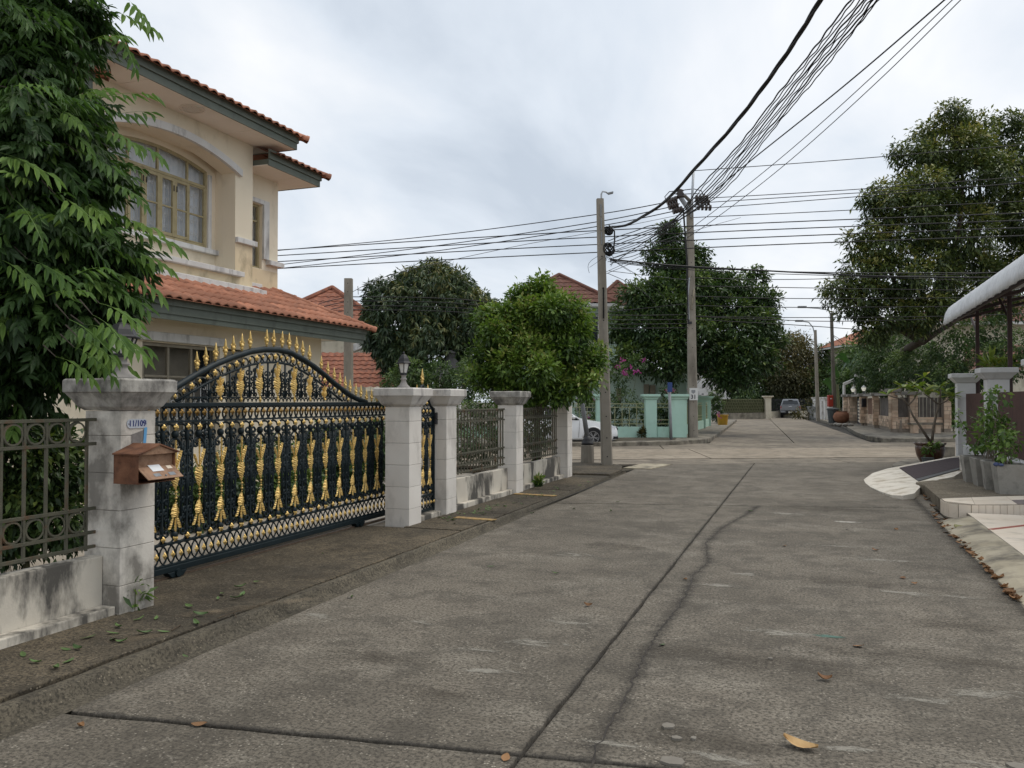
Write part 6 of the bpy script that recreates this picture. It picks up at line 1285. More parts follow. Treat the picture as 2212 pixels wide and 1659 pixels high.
MB().slab(edge+back, -.03, .195).build('core', 'grout', st)
k = 0
for (x0, y0), (x1, y1) in zip(edge, edge[1:]):
    L = math.hypot(x1-x0, y1-y0); n = max(1, round(L/.105)); u = Vector((x1-x0, y1-y0, 0))/L; nr = Vector((u.y, -u.x, 0))
    for i in range(n): p = Vector((x0, y0, .0))+u*(L*i/n+.003); MB().obox(p+nr*.002, u*(L/n-.006), nr*.008, Vector((0, 0, .19))).build('riser_tile', 'tile_cream', st)
def lerp(a, b, k): return (a[0]+(b[0]-a[0])*k, a[1]+(b[1]-a[1])*k)
fe, be = [(1.67, 13.1), (2.0, 12.82), (2.55, 13.05), (3.1, 13.42), (3.8, 13.88)], [(1.67, 13.42), (2.1, 13.75), (2.6, 14.1), (3.1, 14.36), (3.8, 14.8)]
for i in range(4):
    for k0, k1 in ((0, .49), (.51, .98)):
        q = [lerp(fe[i], be[i], k0), lerp(lerp(fe[i], be[i], k0), lerp(fe[i+1], be[i+1], k0), .985), lerp(lerp(fe[i], be[i], k1), lerp(fe[i+1], be[i+1], k1), .985), lerp(fe[i], be[i], k1)]
        MB().slab(q, .196, .201).build('step_tile', 'tile_cream' if not (i in (1, 2) and k0 == 0 and i == 2) else 'tile_purple', st) if True else None
rp_ = MB().slab([(1.68, 13.43), (1.70, 15.75), (1.62, 16.3), (2.2, 17.2), (3.35, 17.6), (3.35, 14.55), (3.0, 14.34), (2.4, 14.04), (1.9, 13.62)], -.03, .172).build('raised_pavement', 'walk_tan', kind='structure', bevel=.012)
MB().box(1.70, 1.705, 15.2, 15.21, .1, .11)
# ramp with rubber mat
def RZ(t): return max(.004, min(.30, .006+.155*(t-.95) if t > .95 else .004))
def onramp(x, y, add=0.0):
    z = .1
    for _ in range(14): p = G(x, y, z+add); z = RZ(p.x)
    return Vector((p.x, p.y, z+add))
ramp = thing('driveway_ramp', 'white painted concrete ramp fanning out onto the street', 'ramp', (2.0, 19, 0))
out = [(1866, 1036), (1885, 1022), (1915, 1013), (1942, 1008), (1960, 1004), (2000, 997), (2040, 990), (2074, 985), (2082, 1016), (2060, 1030), (2030, 1036), (2004, 1043), (1990, 1050), (1975, 1066), (1950, 1071), (1927, 1070), (1902, 1062), (1880, 1052), (1869, 1043)]
top = [onramp(*p) for p in out]; n = len(top); c = sum(top, Vector())/n; mb = MB()
rows = [[(p.x, p.y, -.03) for p in top]+[(top[0].x, top[0].y, -.03)]]
for k in (1.0, .93, .75, .5, .25, .02): rows.append([tuple(Vector((c.x+(p.x-c.x)*k, c.y+(p.y-c.y)*k, RZ(c.x+(p.x-c.x)*k)+(.022 if k < .95 else .003)))) for p in top+[top[0]]])
mb.grid(rows, True); mb.build('slope', 'white_concrete', ramp, smooth=True, auto=50)
mt = [onramp(x, y, .03) for x, y in ((1943, 1011), (2072, 988.6), (2073, 1014.6), (1984, 1039.5))]
def bil(u, v): return mt[0]*(1-u)*(1-v)+mt[1]*u*(1-v)+mt[2]*u*v+mt[3]*(1-u)*v
mat = thing('rubber_mat', 'dark maroon rubber mat lying on the white ramp', 'mat', tuple(mt[3]))
for k0, k1, nm in ((0, .86, 'mat_panel'), (.875, 1.0, 'mat_border')):
    mb = MB(); rows = [[Vector(bil(u/6, k0+(k1-k0)*v/3)) for u in range(7)] for v in range(4)]
    for r_ in rows:
        for p in r_: p.z = RZ(p.x)+.034
    mb.grid(rows, True); mb.build(nm, 'rubber_mat' if nm == 'mat_panel' else 'wire_grey', mat, solid=.012)
MB().tube([(1.60, 15.95, .045), (1.75, 16.5, .045)], .045, 12).build('drain_pipe', 'hole', label='dark drain pipe opening under the edge of the white ramp', cat='pipe')
MB().slab([(1.60, 20.8), (1.66, 21.7), (1.85, 22.6), (2.06, 23.5), (2.6, 24.4), (3.6, 25.0), (3.6, 20.8), (2.4, 20.2)], -.03, .11).build('pavement_corner', 'kerb_old', kind='structure', bevel=.02)
# white pillars, low wall, maroon slat fence
mk('grey_white', (.52, .52, .51), (.58, .58, .57), 2.5, .85, bump=.2, bscale=40, dirt=(.30, .29, .28), dscale=2.4, damt=(.56, .8), streak=2.5)
mk('maroon', (.062, .026, .020), (.085, .036, .028), 6, .65, rnd=.15); mk('maroon_steel', (.032, .016, .014), (.05, .024, .02), 6, .6)
for s, lab in ((23.4, 'grey white pillar at the corner of the maroon slat fence'), (19.55, 'grey white pillar behind the potted plants'), (15.3, 'grey white pillar where the maroon fence meets the forecourt')):
    pillar(s, lab, blocks='grey_white', capm='grey_white', w=.40, h=2.04, x0=3.26, x1=3.66, capw=.14, z0=.1, group='white pillars of the right boundary', name='fence_pillar', ch=.42)
def slat_fence(s0, s1, label):
    r = thing('slat_fence', label, 'fence', (3.32, (s0+s1)/2, .15), group='maroon slat fences')
    MB().box(3.36, 3.54, s0, s1, .1, .52).build('low_wall', 'grey_white', r, bevel=.01)
    for z in (.66, 1.66): MB().box(3.46, 3.49, s0, s1, z, z+.04).build('rail', 'maroon_steel', r)
    me = rawmesh('slat', MB().box(-.012, .012, -.041, .041, 0, 1.22), 'maroon'); n = int((s1-s0)/.098)
    for i in range(n): inst(me, (3.44, s0+.05+i*.098, .55), r, name='slat')
slat_fence(19.77, 23.18, 'maroon vertical slat fence between the two far white pillars'); slat_fence(15.52, 19.33, 'maroon vertical slat fence behind the square planters')
# carport with white corrugated awning
cp = thing('carport', 'carport with white corrugated curved awning on maroon posts', 'carport', (5, 18, 0))
mk('awning_white', (.60, .61, .62), (.70, .71, .72), 2, .5, dirt=(.36, .37, .38), dscale=3, damt=(.56, .78)); mk('awning_under', (.10, .09, .09), (.14, .13, .13), 4, .8)
prof = [(3.08, 3.52), (3.085, 3.66), (3.11, 3.78), (3.17, 3.89), (3.28, 3.98), (3.45, 4.06), (3.8, 4.16), (4.4, 4.30), (5.4, 4.52), (6.6, 4.76)]
pw = .62; s = 23.75; idx = 0
while s > 10.5:
    mb = MB(); rows = []
    for j in range(37):
        u = j/36; ss = s-pw*1.04*u; bul = .05*math.sin(PI*u)**.6+.020*math.cos(u*2*PI*5)
        row = []
        for i, (x, z) in enumerate(prof):
            a_ = prof[max(0, i-1)]; b_ = prof[min(len(prof)-1, i+1)]; dx, dz = b_[0]-a_[0], b_[1]-a_[1]; l_ = math.hypot(dx, dz); row.append((x-dz/l_*bul, ss, z+dx/l_*bul+.0))
        rows.append(row)
    mb.grid(rows); mb.build('awning_sheet', 'awning_white', cp, smooth=True, auto=60, solid=.004); s -= pw; idx += 1
for s in (23.4, 21.0, 18.6, 16.2, 13.8, 11.4): MB().tube([(3.2, s, 3.60), (6.6, s, 4.45)], .045, 4, ang=PI/4).build('rafter', 'maroon_steel', cp)
for x, z in ((3.22, 3.56), (3.6, 3.86), (4.4, 4.10), (5.4, 4.32), (6.5, 4.55)): MB().box(x-.03, x+.03, 10.5, 23.6, z, z+.06).build('purlin', 'maroon_steel', cp)
for s in (23.4, 19.7, 14.6): MB().box(3.70, 3.78, s-.04, s+.04, -.05, 4.02).build('post', 'maroon_steel', cp, bevel=.008); MB().tube([(3.73, s, 3.3), (3.73, s+.9, 3.80)], .03, 4).build('brace', 'maroon_steel', cp)
# square concrete planters with leafy shrubs
mk('planter', (.27, .255, .225), (.35, .335, .30), 4, .9, bump=.3, bscale=40, dirt=(.10, .095, .085), dscale=4, damt=(.48, .7), rnd=.1)
leafmat('leaf_pot', [(.0, (.045, .085, .022)), (.45, (.10, .175, .042)), (.8, (.18, .28, .06)), (1.0, (.27, .36, .11))], .4, .3, .4)
pl_l = ['square concrete planter with a blue rag at its rim', 'square concrete planter holding the tallest of the shrubs', 'square concrete planter holding the widely spreading shrub', 'square concrete planter standing closest to the white ramp']
pm = []
def planter_m(h=.46, a=.165, b=.215):
    mb = MB(); rows = [[(x*w_, y*w_, z) for x, y in ((-1, -1), (1, -1), (1, 1), (-1, 1), (-1, -1))] for w_, z in ((a, 0), (b, h-.01), (b, h), (b-.04, h), (b-.05, h-.06))]; mb.grid(rows); mb.quad(*[(x*a, y*a, 0) for x, y in ((-1, 1), (1, 1), (1, -1), (-1, -1))]); return mb
PLM = rawmesh('box', planter_m(), 'planter'); SLM = rawmesh('earth', MB().quad((-.17, -.17, .40), (.17, -.17, .40), (.17, .17, .40), (-.17, .17, .40)), 'soil')
POS = [(2.78, 14.80, .03), (2.72, 15.42, -.05), (2.68, 16.06, .06), (2.62, 16.74, 0)]
for (x, y, a_), lab in zip(POS, pl_l):
    r = thing('concrete_planter', lab, 'planter', (x, y, .172), group='square concrete planters'); ORG[r] = Vector((x, y, .172)); r.rotation_euler = (0, 0, a_); ORG[r] = Vector((0, 0, 0)); inst(PLM, (0, 0, 0), r, name='box'); inst(SLM, (0, 0, 0), r, name='earth')
mk('rag_blue', (.05, .07, .16), (.1, .12, .22), 30, .9)
mb = MB(); mb.ball((2.57, 14.60, .63), .045, 8, 5, .7); mb.ball((2.63, 14.57, .625), .04, 8, 5, .6); mb.build('blue_rag', 'rag_blue', label='blue rag on the rim of a square planter', cat='rag', smooth=True)
def potplant(x, y, z, label, h, sd, wd=.3, n=55):
    g = np.random.default_rng(sd); r = thing('potted_shrub', label, 'plant', (x, y, z), group='shrubs in the square planters'); VV = []
    for k in range(6):
        e_ = Vector((x+g.normal()*wd*.55, y+g.normal()*wd*.55, z+h*g.uniform(.55, 1.0))); P = limb_path((x+g.normal()*.04, y+g.normal()*.04, z-.03), e_, .12, 6); MB().tube(P, [.010, .009, .008, .007, .006, .005, .003], 5).build('stem', 'bark_pale', r)
        for p in P[2:]: VV.append((p.x, p.y, p.z, .09, .09))
    V, Fq, a = leaf_cloud(np.array(VV), n, 4, .088, aspect=.64, spread=.05, droop=.35, shell=.9, seed=sd, outward=.6); npmesh('foliage', V, Fq, 'leaf_pot', a, r, kind='stuff'); return r
for (x, y, a_), lab, h, wd, nn_, sd in zip(POS, ['bushy bright green shrub in the planter with the blue rag', 'tallest leafy shrub rising above the square planters', 'widely spreading shrub in a square planter by the maroon fence', 'loose shrub in the planter closest to the white ramp'], (.75, 1.25, .95, .85), (.28, .26, .36, .44), (60, 75, 62, 62), (61, 62, 63, 64)): potplant(x, y, .58, lab, h, sd, wd, nn_)
# glazed pot with frangipani
pc = Vector((2.55, 22.45, .11)); mk('glazed', (.055, .022, .012), (.085, .038, .02), 6, .28, dirt=(.12, .075, .03), dscale=9, damt=(.58, .72), coat=.4)
gp = thing('glazed_pot', 'round brown glazed pot with wavy rim on the pavement corner', 'pot', tuple(pc))
MB().lathe([(.20, 0), (.23, .04), (.30, .18), (.33, .32), (.325, .40), (.31, .43)], pc, 28).build('body', 'glazed', gp, smooth=True)
mb = MB(); rows = []
for rr, z in ((.315, .425), (.35, .455), (.36, .475), (.30, .47), (.28, .42)): rows.append([(pc.x+rr*math.cos(q), pc.y+rr*math.sin(q), pc.z+z+.012*math.sin(q*9)) for q in [2*PI*k/54 for k in range(55)]])
mb.grid(rows, True); mb.build('rim', 'glazed', gp, smooth=True); MB().lathe([(.31, .43), (.31, .435)], pc, 20).build('earth', 'soil', gp)
leafmat('leaf_frangi', [(.0, (.09, .15, .03)), (.5, (.17, .24, .04)), (.85, (.27, .30, .05)), (1.0, (.44, .36, .05))], .4, .3, .35)
fg = thing('frangipani', 'frangipani with bare forked stems and yellow green leaf tufts', 'plant', tuple(pc+Vector((0, 0, .43))))
D = 20.3; stems = [([(2012, 958), (1990, 925), (1972, 898), (1962, 876)], .035), ([(1962, 876), (1950, 862), (1930, 858), (1916, 853)], .02), ([(1962, 876), (1975, 862), (1984, 842)], .022), ([(1962, 876), (1945, 850), (1950, 838)], .018), ([(2013, 958), (2016, 925), (2024, 890), (2028, 874)], .035), ([(2028, 874), (2045, 866), (2056, 856)], .02), ([(2028, 874), (2010, 860), (1995, 850)], .02), ([(2028, 874), (2032, 850), (2030, 838)], .02), ([(1984, 842), (1992, 828), (1996, 818)], .014)]
for pts, r_ in stems: MB().tube([atD(x, y, D+random.uniform(-.05, .05)) for x, y in pts], [r_*(1-.4*i/(len(pts)-1)) for i in range(len(pts))], 7).build('stem', 'bark_pale', fg, smooth=True)
LF = rawmesh('leaf', (lambda m: (m.grid([[(0, 0, 0), (.08, .04, .014), (.19, .06, .012), (.28, .0, -.02)], [(0, 0, 0), (.08, 0, 0), (.19, 0, -.002), (.28, 0, -.02)], [(0, 0, 0), (.08, -.04, .014), (.19, -.06, .012), (.28, 0, -.02)]]), m)[1])(MB()), 'leaf_frangi')
for m_i in (LF,): at = m_i.attributes.new('rnd', 'FLOAT', 'FACE'); at.data.foreach_set('value', [.55]*len(m_i.polygons))
LFs = []
for tn in (.3, .5, .7, .95):
    m2 = LF.copy(); m2.name = 'leaf'; m2.attributes['rnd'].data.foreach_set('value', [tn]*len(m2.polygons)); LFs.append(m2)
for x, y, n_ in [(1916, 853, 4), (1950, 836, 10), (1984, 840, 10), (1996, 815, 6), (2056, 856, 10), (2030, 836, 12), (1995, 848, 8), (2012, 842, 8), (2044, 846, 9), (1962, 842, 7), (1974, 830, 6)]:
    c = atD(x, y, D+random.uniform(-.2, .2))
    for k in range(n_): inst(random.choice(LFs[:3] if k % 4 else LFs), c, fg, rot=(random.uniform(-.4, .4), random.uniform(-.7, .5), random.uniform(0, 6.28)), scale=random.uniform(.75, 1.15), name='leaf')
gp2 = thing('potted_fern', 'small plant hanging over the front of the glazed pot', 'plant', tuple(pc+Vector((0, -.3, .2))))
V, Fq, a = leaf_cloud(np.array([(*atD(2008, 969, 19.8), .12, .12), (*atD(2000, 976, 19.8), .08, .08), (*atD(2025, 962, 19.8), .08, .08)]), 40, 4, .08, aspect=.6, spread=.03, seed=91, shell=.9); npmesh('foliage', V, Fq, 'leaf_pot', a, gp2, kind='stuff')
b = atD(2004, 1000, 19.6); MB().lathe([(.10, 0), (.14, .16), (.15, .165)], (b.x, b.y, .11), 12).build('pot', 'slate', gp2)
MB().obox(G(2044, 989, .1)+CY*.2, CX*.35, CY*.3, Vector((0, 0, .28))).build('concrete_block', 'kerb_old', label='small concrete block behind the glazed pot', cat='block', bevel=.02)
yb = thing('yellow_plant', 'yellow green spiky plant behind the white pillar cap', 'plant', tuple(atD(2150, 795, 18.0)))
V, Fq, a = leaf_cloud(np.array([(*atD(2140, 792, 18.2), .10, .10), (*atD(2168, 792, 18.2), .12, .12)]), 16, 6, .30, aspect=.22, seed=92, rosette=True, droop=-.5, shell=.9, spread=.02); npmesh('foliage', V, Fq, 'leaf_frangi', a, yb, kind='stuff')

# dirt that has gathered along the foot of the kerb
random.seed(12); halo([(1.46, 2+i*.2) for i in range(70)], .16, 'stain_brown', .004, 'gutter_dirt'); halo([(1.485, 2+i*.2) for i in range(70)], .07, 'stain_dark', .0055, 'gutter_dirt')
# ================================================================== far right block and the end of the far street
kr = [G(1766, 909), G(1792, 916), G(1823, 923), G(1848, 939), G(1872, 949), G(1907, 954.5), G(2066, 955), G(2260, 957)]
MB().slab(kr+[kr[-1]+CX*40, kr[-1]+CX*40+CY*60, kr[0]+CX*10+CY*4], -.05, .15).build('pavement', 'kerb_old', kind='structure', bevel=.03)
mk('stone', (.52, .37, .265), (.66, .52, .39), 3, .9, bump=.3, bscale=30, rnd=.38); mk('stone_core', (.26, .22, .18), (.32, .27, .22), 5, .95); mk('old_wood', (.10, .088, .078), (.15, .132, .118), 3, .85, rnd=.2); mk('brown_board', (.17, .095, .06), (.21, .125, .085), 3, .85, rnd=.12); mk('stone_cap', (.24, .225, .20), (.32, .3, .27), 4, .9, dirt=(.12, .11, .1), dscale=4, damt=(.48, .7))
mk('lattice_dark', (.05, .055, .03), (.07, .075, .04), 3, .9); mk('galv_dull', (.26, .27, .27), (.32, .33, .33), 5, .6)
SM = [rawmesh('stone', (lambda m: m.box(-.5+e, .5-e, -.5, .5, -.5, .5))(MB()), 'stone') for e in (0.0, .03)]
sf = thing('stone_fence', 'stone clad fence with weathered wooden panels and flat caps', 'fence', tuple(G(1931, 934, .15)))
nst = 0
def clad(o, u, L, z0, z1, nrm, par, rh=.15, rw=.30):
    """stone facing on a rectangle: o corner, u direction, outward normal nrm"""
    global nst
    z = z0; row = 0; yaw = math.atan2(u.y, u.x)
    while z < z1-.04:
        h = min(rh*random.uniform(.8, 1.2), z1-z); x = 0.0
        while x < L-.03:
            w_ = min(rw*random.uniform(.55, 1.3), L-x); w_ = L-x if L-x-w_ < .08 else w_
            inst(SM[0], o+u*(x+w_/2)+Vector((0, 0, z+h/2))+nrm*random.uniform(.0, .02), par, rot=(0, 0, yaw), scale=(w_-.018, .06, h-.016), name='stone'); nst += 1; x += w_
        z += h; row += 1
PR = [('a', 1831, 913, .42), ('b', 1844, 914.5, .46), ('c', 1867.5, 919.5, .38), ('d', 1893.5, 924.5, .26), ('e', 1933.5, 933.5, .28), ('f', 1974, 933.5, .38), ('g', 2047, 933.5, .34)]
PB = {}
for k, px, py, w_ in PR:
    c = G(px, py, .15); PB[k] = c; far_ = k in 'abcd'; ux, uy = (FN, FD) if far_ else (CX, CY)
    h = 1.72 if k not in 'e' else 1.86
    p_ = MB().obox(c-ux*(w_/2-.02), ux*(w_-.04), uy*(w_-.04), Vector((0, 0, h))).build('pier', 'stone_core', sf)
    clad(c-ux*w_/2, ux, w_, .15, .15+h, -uy, sf, .17 if not far_ else .2, .26)
    if far_ or k == 'e': clad(c-ux*w_/2+uy*w_, -uy, w_, .15, .15+h, -ux, sf, .2, .3)
    cw = w_+.3; MB().obox(c-ux*(cw/2)-uy*.15+Vector((0, 0, h)), ux*cw, uy*cw, Vector((0, 0, .16))).build('cap', 'stone_cap', sf, bevel=.015)
def infill(k0, k1, mat, bw=.14, gap=.0, base=.55, stones=True, off=.12, z1=1.62):
    a, b = PB[k0].copy(), PB[k1].copy(); w0 = [q[3] for q in PR if q[0] == k0][0]/2; w1 = [q[3] for q in PR if q[0] == k1][0]/2; d = b-a; L = d.length; u = d/L; nr = Vector((u.y, -u.x, 0))
    if nr.dot(-a) < 0: nr = -nr
    a2 = a+u*w0-nr*off; L2 = L-w0-w1
    MB().obox(a2, u*L2, -nr*.2, Vector((0, 0, base))).build('base_wall', 'stone_core', sf)
    if stones: clad(a2, u, L2, .15, .15+base, nr, sf, .15, .34)
    n = max(1, int(L2/bw))
    for i in range(n): MB().obox(a2+u*(L2*i/n+gap/2)+Vector((0, 0, base+.03))-nr*.05, u*(L2/n-.008-gap), -nr*.03, Vector((0, 0, z1-base-.04+random.uniform(-.01, .01)))).build('board', mat, sf)
infill('e', 'f', 'old_wood', .15, .008); infill('f', 'g', 'old_wood', .16, .035); infill('d', 'e', 'old_wood', .22, .004); infill('c', 'd', 'brown_board', .5, 0)
MB().obox(PB['a']-FD*.3+Vector((0, 0, 1.72)), PB['e']-PB['a'], FN*.25, Vector((0, 0, .1))).build('coping', 'stone_cap', sf)
pg2 = thing('entrance_gate', 'dark iron gate with light wooden slats between two stone piers', 'gate', tuple((PB['b']+PB['c'])/2))
a, b = PB['b']+FN*.2, PB['c']-FN*.1; d = b-a; MB().obox(a, d, FN*.05, Vector((0, 0, 1.6))).build('frame', 'lamp_black', pg2)
for i in range(7): MB().obox(a+d*.25-FN*.02+Vector((0, 0, .15+i*.2)), d*.5, FN*.02, Vector((0, 0, .1))).build('slat', 'cream', pg2)
c = PB['c']-FD*.02-FN*.1; MB().obox(c-CX*.1-CY*.18+Vector((0, 0, 1.1)), CX*.25, CY*.1, Vector((0, 0, .5))).build('letter_box', 'lamp_black', label='black letter box on the stone pier beside the entrance gate', cat='mailbox', bevel=.02)
bn = thing('stone_bench', 'low stone bench in front of the slatted wooden fence panel', 'bench', tuple(G(2004, 936, .15))); c = G(2004, 936, .15)
MB().obox(c-CX*.72+Vector((0, 0, .38)), CX*1.44, CY*.4, Vector((0, 0, .08))).build('seat', 'kerb_old', bn, bevel=.01)
for x in (-.62, .38): MB().obox(c+CX*x+CY*.05, CX*.24, CY*.3, Vector((0, 0, .38))).build('leg', 'stone', bn, bevel=.01)
t = NT('lit_globe'); t.set('Base Color', (.8, .78, .7, 1)); t.set('Roughness', .3); t.set('Emission Color', (1, .95, .8, 1)); t.set('Emission Strength', .25)
for k, lab in (('b', 'white lantern on the stone pier left of the entrance gate'), ('c', 'white lantern on the stone pier right of the entrance gate')):
    p = PB[k]+Vector((0, 0, 1.88))+FD*.2; r = thing('pier_lantern', lab, 'lantern', tuple(p), group='lanterns of the entrance gate'); MB().lathe([(.10, 0), (.05, .08), (.05, .15)], p, 8).build('base', 'lamp_black', r); MB().lathe([(.07, .15), (.13, .31), (.13, .35)], p, 8).build('globe', 'lit_globe', r); MB().lathe([(.14, .355), (.06, .45), (.01, .5)], p, 8).build('lid', 'trim_white', r)
pe = thing('pergola', 'white beam pergola among the trees behind the entrance gate', 'pergola', tuple(atD(1840, 866, 60)-Vector((0, 0, 1.6))))
for x0, y0, x1, y1 in ((1822, 838, 1846, 818), (1846, 818, 1872, 816)): MB().tube([atD(x0, y0-8, 60), atD(x1, y1+2, 60)], .13, 4, ang=PI/4).build('beam', 'trim_white', pe)
for x, y in ((1823, 832), (1846, 820), (1870, 818)): a = atD(x, y, 60); MB().tube([(a.x, a.y, 0), a], .1, 4, ang=PI/4).build('post', 'trim_white', pe)
# banana plants
leafmat('leaf_banana', [(.0, (.04, .09, .03)), (1.0, (.09, .15, .06))], .4, .3)
for (bx_, by_), blades, lab in [((1812, 905), [((1800, 850), (1745+35, 822)), ((1810, 830), (1832, 782)), ((1812, 815), (1790, 800)), ((1818, 800), (1835, 792))], 'banana plant with big split leaves behind the dark lamp pole'), ((1845, 905), [((1836, 790), (1868, 765)), ((1838, 800), (1862, 790)), ((1835, 790), (1808, 770))], 'banana plant beside the house with red gable')]:
    D = 66; b = atD(bx_, 866, D)-Vector((0, 0, 1.6)); r = thing('banana_plant', lab, 'plant', tuple(b), group='banana plants'); MB().tube([b, atD(bx_-3, 830, D)], [.14, .09], 8).build('stem', 'stem_green', r)
    for (x0, y0), (x1, y1) in blades:
        p, q = atD(x0, y0, D), atD(x1, y1, D-.5); d = q-p; L = d.length*1.25; mb = MB(); rows = [[], [], []]; sd_ = Vector((0, 0, 1)).cross(d.normalized()); sd_ = (sd_.normalized()*.5+Vector((0, 0, .55)))
        for i in range(9):
            k = i/8; c = p+d*k*1.2+Vector((0, 0, .5*math.sin(PI*k)-.3*k)); w_ = .36*math.sin(PI*(k*.92+.05))**.6
            rows[0].append(c+sd_*w_*(1+.12*(i % 2))); rows[1].append(c); rows[2].append(c-sd_*w_*(1+.12*((i+1) % 2)))
        mb.grid(rows); mb.build('blade', 'leaf_banana', r)
# end of the street: lattice fence, cream pillar, railing
mk('lattice_green', (.115, .125, .06), (.15, .155, .085), 3, .8); mk('rubble', (.36, .33, .27), (.22, .2, .16), 1.2, .9, dirt=(.1, .09, .07), dscale=1.5, damt=(.45, .65))
lf = thing('lattice_fence', 'olive green lattice fence on a rough wall closing the street', 'fence', tuple(G(1610, 907)))
D = 72.5; a, b = atD(1560, 866, D), atD(1654, 866, D+2); a.z = b.z = 0; d = b-a
MB().obox(a, d, CY*.25, Vector((0, 0, .55))).build('low_wall', 'rubble', lf); MB().obox(a+CY*.1+Vector((0, 0, .56)), d, CY*.02, Vector((0, 0, 1.15))).build('backing', 'lattice_dark', lf)
n = 26
for i in range(n): 
    for sg in (-1, 1):
        p = a+d*((i+.5)/n)+Vector((0, 0, .57)); q = p+d*(sg*2.2/n)+Vector((0, 0, 1.12))
        if (q-a).dot(d) < 0 or (q-b).dot(d) > 0: continue
        MB().tube([p, q], .035, 4).build('slat', 'lattice_green', lf)
MB().obox(a+Vector((0, 0, 1.70)), d, CY*.1, Vector((0, 0, .07))).build('top_rail', 'lattice_green', lf)
ep = thing('end_pillar', 'cream pillar between the lattice fence and the pickup', 'pillar', tuple(G(1658, 905)))
mpillar(G(1658.5, 905), .5, 2.05, .16, ep, mat='cream')
rf = thing('railing_fence', 'dark iron railing on a white wall behind the pickup', 'fence', tuple(G(1710, 900)))
a, b = G(1664, 903)+CY*.3, G(1764, 901)+CY*.5; a.z = b.z = 0; d = b-a; MB().obox(a, d, CY*.2, Vector((0, 0, .62))).build('low_wall', 'cream', rf)
for z in (.75, 1.65): MB().obox(a+Vector((0, 0, z)), d, CY*.05, Vector((0, 0, .06))).build('rail', 'lamp_black', rf)
n = int(d.length/.22)
for i in range(n): MB().obox(a+d*(i/n)+Vector((0, 0, .62)), CX*.04, CY*.04, Vector((0, 0, 1.2))).build('bar', 'lamp_black', rf)
MB().obox(G(1690, 895)+CY*6, CX*6.5, CY*.2, Vector((0, 0, 1.9))).build('block_wall', 'kerb_old', label='grey block wall behind the iron railing', cat='wall')
# clutter by the far kerb
wf = thing('white_fence', 'row of white concrete fence posts behind the far lamp poles', 'fence', tuple(G(1785, 905, .15)))
for x, y in ((1772, 903), (1777, 903), (1785, 905), (1790, 906), (1798, 907)): mpillar(G(x, y, .15)+CY*1.2, .32, 1.75, .1, wf, mat='trim_white')
MB().obox(G(1770, 905, .15)+CY*1.3+Vector((0, 0, 1.45)), (G(1800, 907, .15)-G(1770, 905, .15)), CY*.15, Vector((0, 0, .14))).build('rail', 'trim_white', wf)
mk('post_red', (.34, .035, .02), None, rough=.5); pbx = thing('letter_stand', 'red letter box on a white stand in front of the dark lamp pole', 'letter box', tuple(G(1795, 912, .15)))
D = 58; a = atD(1790, 878.5, D); MB().obox(a, CX*.33, CY*.3, Vector((0, 0, .80))).build('box', 'post_red', pbx, bevel=.03); a = atD(1790.5, 905, D); MB().obox(a, CX*.29, CY*.26, Vector((0, 0, .835))).build('stand', 'trim_white', pbx); a = atD(1793, 862, D); MB().obox(a-CY*.01, CX*.14, CY*.008, Vector((0, 0, .06))).build('slot', 'sign_white', pbx)
tb_ = thing('dark_bin', 'dark plastic dustbin beside the clay jar', 'bin', tuple(G(1800, 914, .15))); c = G(1799.5, 913.5, .15); MB().lathe([(.28, 0), (.36, .85), (.40, .86), (.40, .92)], c, 12).build('body', 'slate', tb_); MB().lathe([(.40, .921), (.36, .97), (.05, 1.0)], c, 12).build('lid', 'slate', tb_)
mk('clay', (.20, .085, .045), (.26, .12, .07), 4, .85); c = G(1818, 914, .15); jar = thing('clay_jar', 'big round clay water jar beside the stone pier', 'jar', tuple(c)); MB().lathe([(.24, 0), (.46, .18), (.54, .40), (.46, .62), (.32, .74)], c, 18).build('body', 'clay', jar, smooth=True); MB().lathe([(.32, .741), (.35, .78), (.28, .78)], c, 18).build('rim', 'clay', jar)
for i, (x, y) in enumerate([(1806, 917), (1813, 918), (1826, 918), (1838, 918)]): MB().ball(G(x, y, .22), .16, 8, 5, .7).build('rock', 'stone_cap', label='rounded rock at the foot of the clay jar', cat='rock', group='rocks beside the clay jar', smooth=True)
c = G(1757, 906); tub = thing('plant_tub', 'grey plant tub with dry red plants beside the far lamp pole', 'tub', tuple(c)); MB().lathe([(.36, 0), (.50, 1.05), (.54, 1.06), (.54, 1.12), (.46, 1.12), (.44, 1.0)], c, 14).build('tub', 'galv_dull', tub); V, Fq, a = leaf_cloud(np.array([(c.x, c.y, c.z+1.3, .55, .5), (c.x+.5, c.y, c.z+1.1, .4, .4), (c.x-.9, c.y-.4, c.z+.4, .5, .5), (c.x-1.4, c.y, c.z+.4, .4, .4)]), 110, 5, .25, seed=95, spread=.2, zmin=0); npmesh('dry_plants', V, Fq, 'leaf_brown', a, tub, kind='stuff')
mk('yellow_plastic', (.48, .27, .02), (.42, .24, .03), 5, .5); c = G(1561, 923); yb_ = thing('yellow_bucket', 'yellow plastic bucket by the kerb of the mint fence', 'bucket', tuple(c)); MB().lathe([(.27, 0), (.33, .70), (.36, .71), (.36, .76), (.32, .76), (.30, .6)], c, 16).build('body', 'yellow_plastic', yb_, smooth=True, auto=40); MB().tube([(c.x+.35*math.cos(q), c.y+.35*math.sin(q), c.z+.74) for q in [2*PI*k/18 for k in range(18)]], .022, 5, closed=True).build('rim', 'yellow_plastic', yb_)
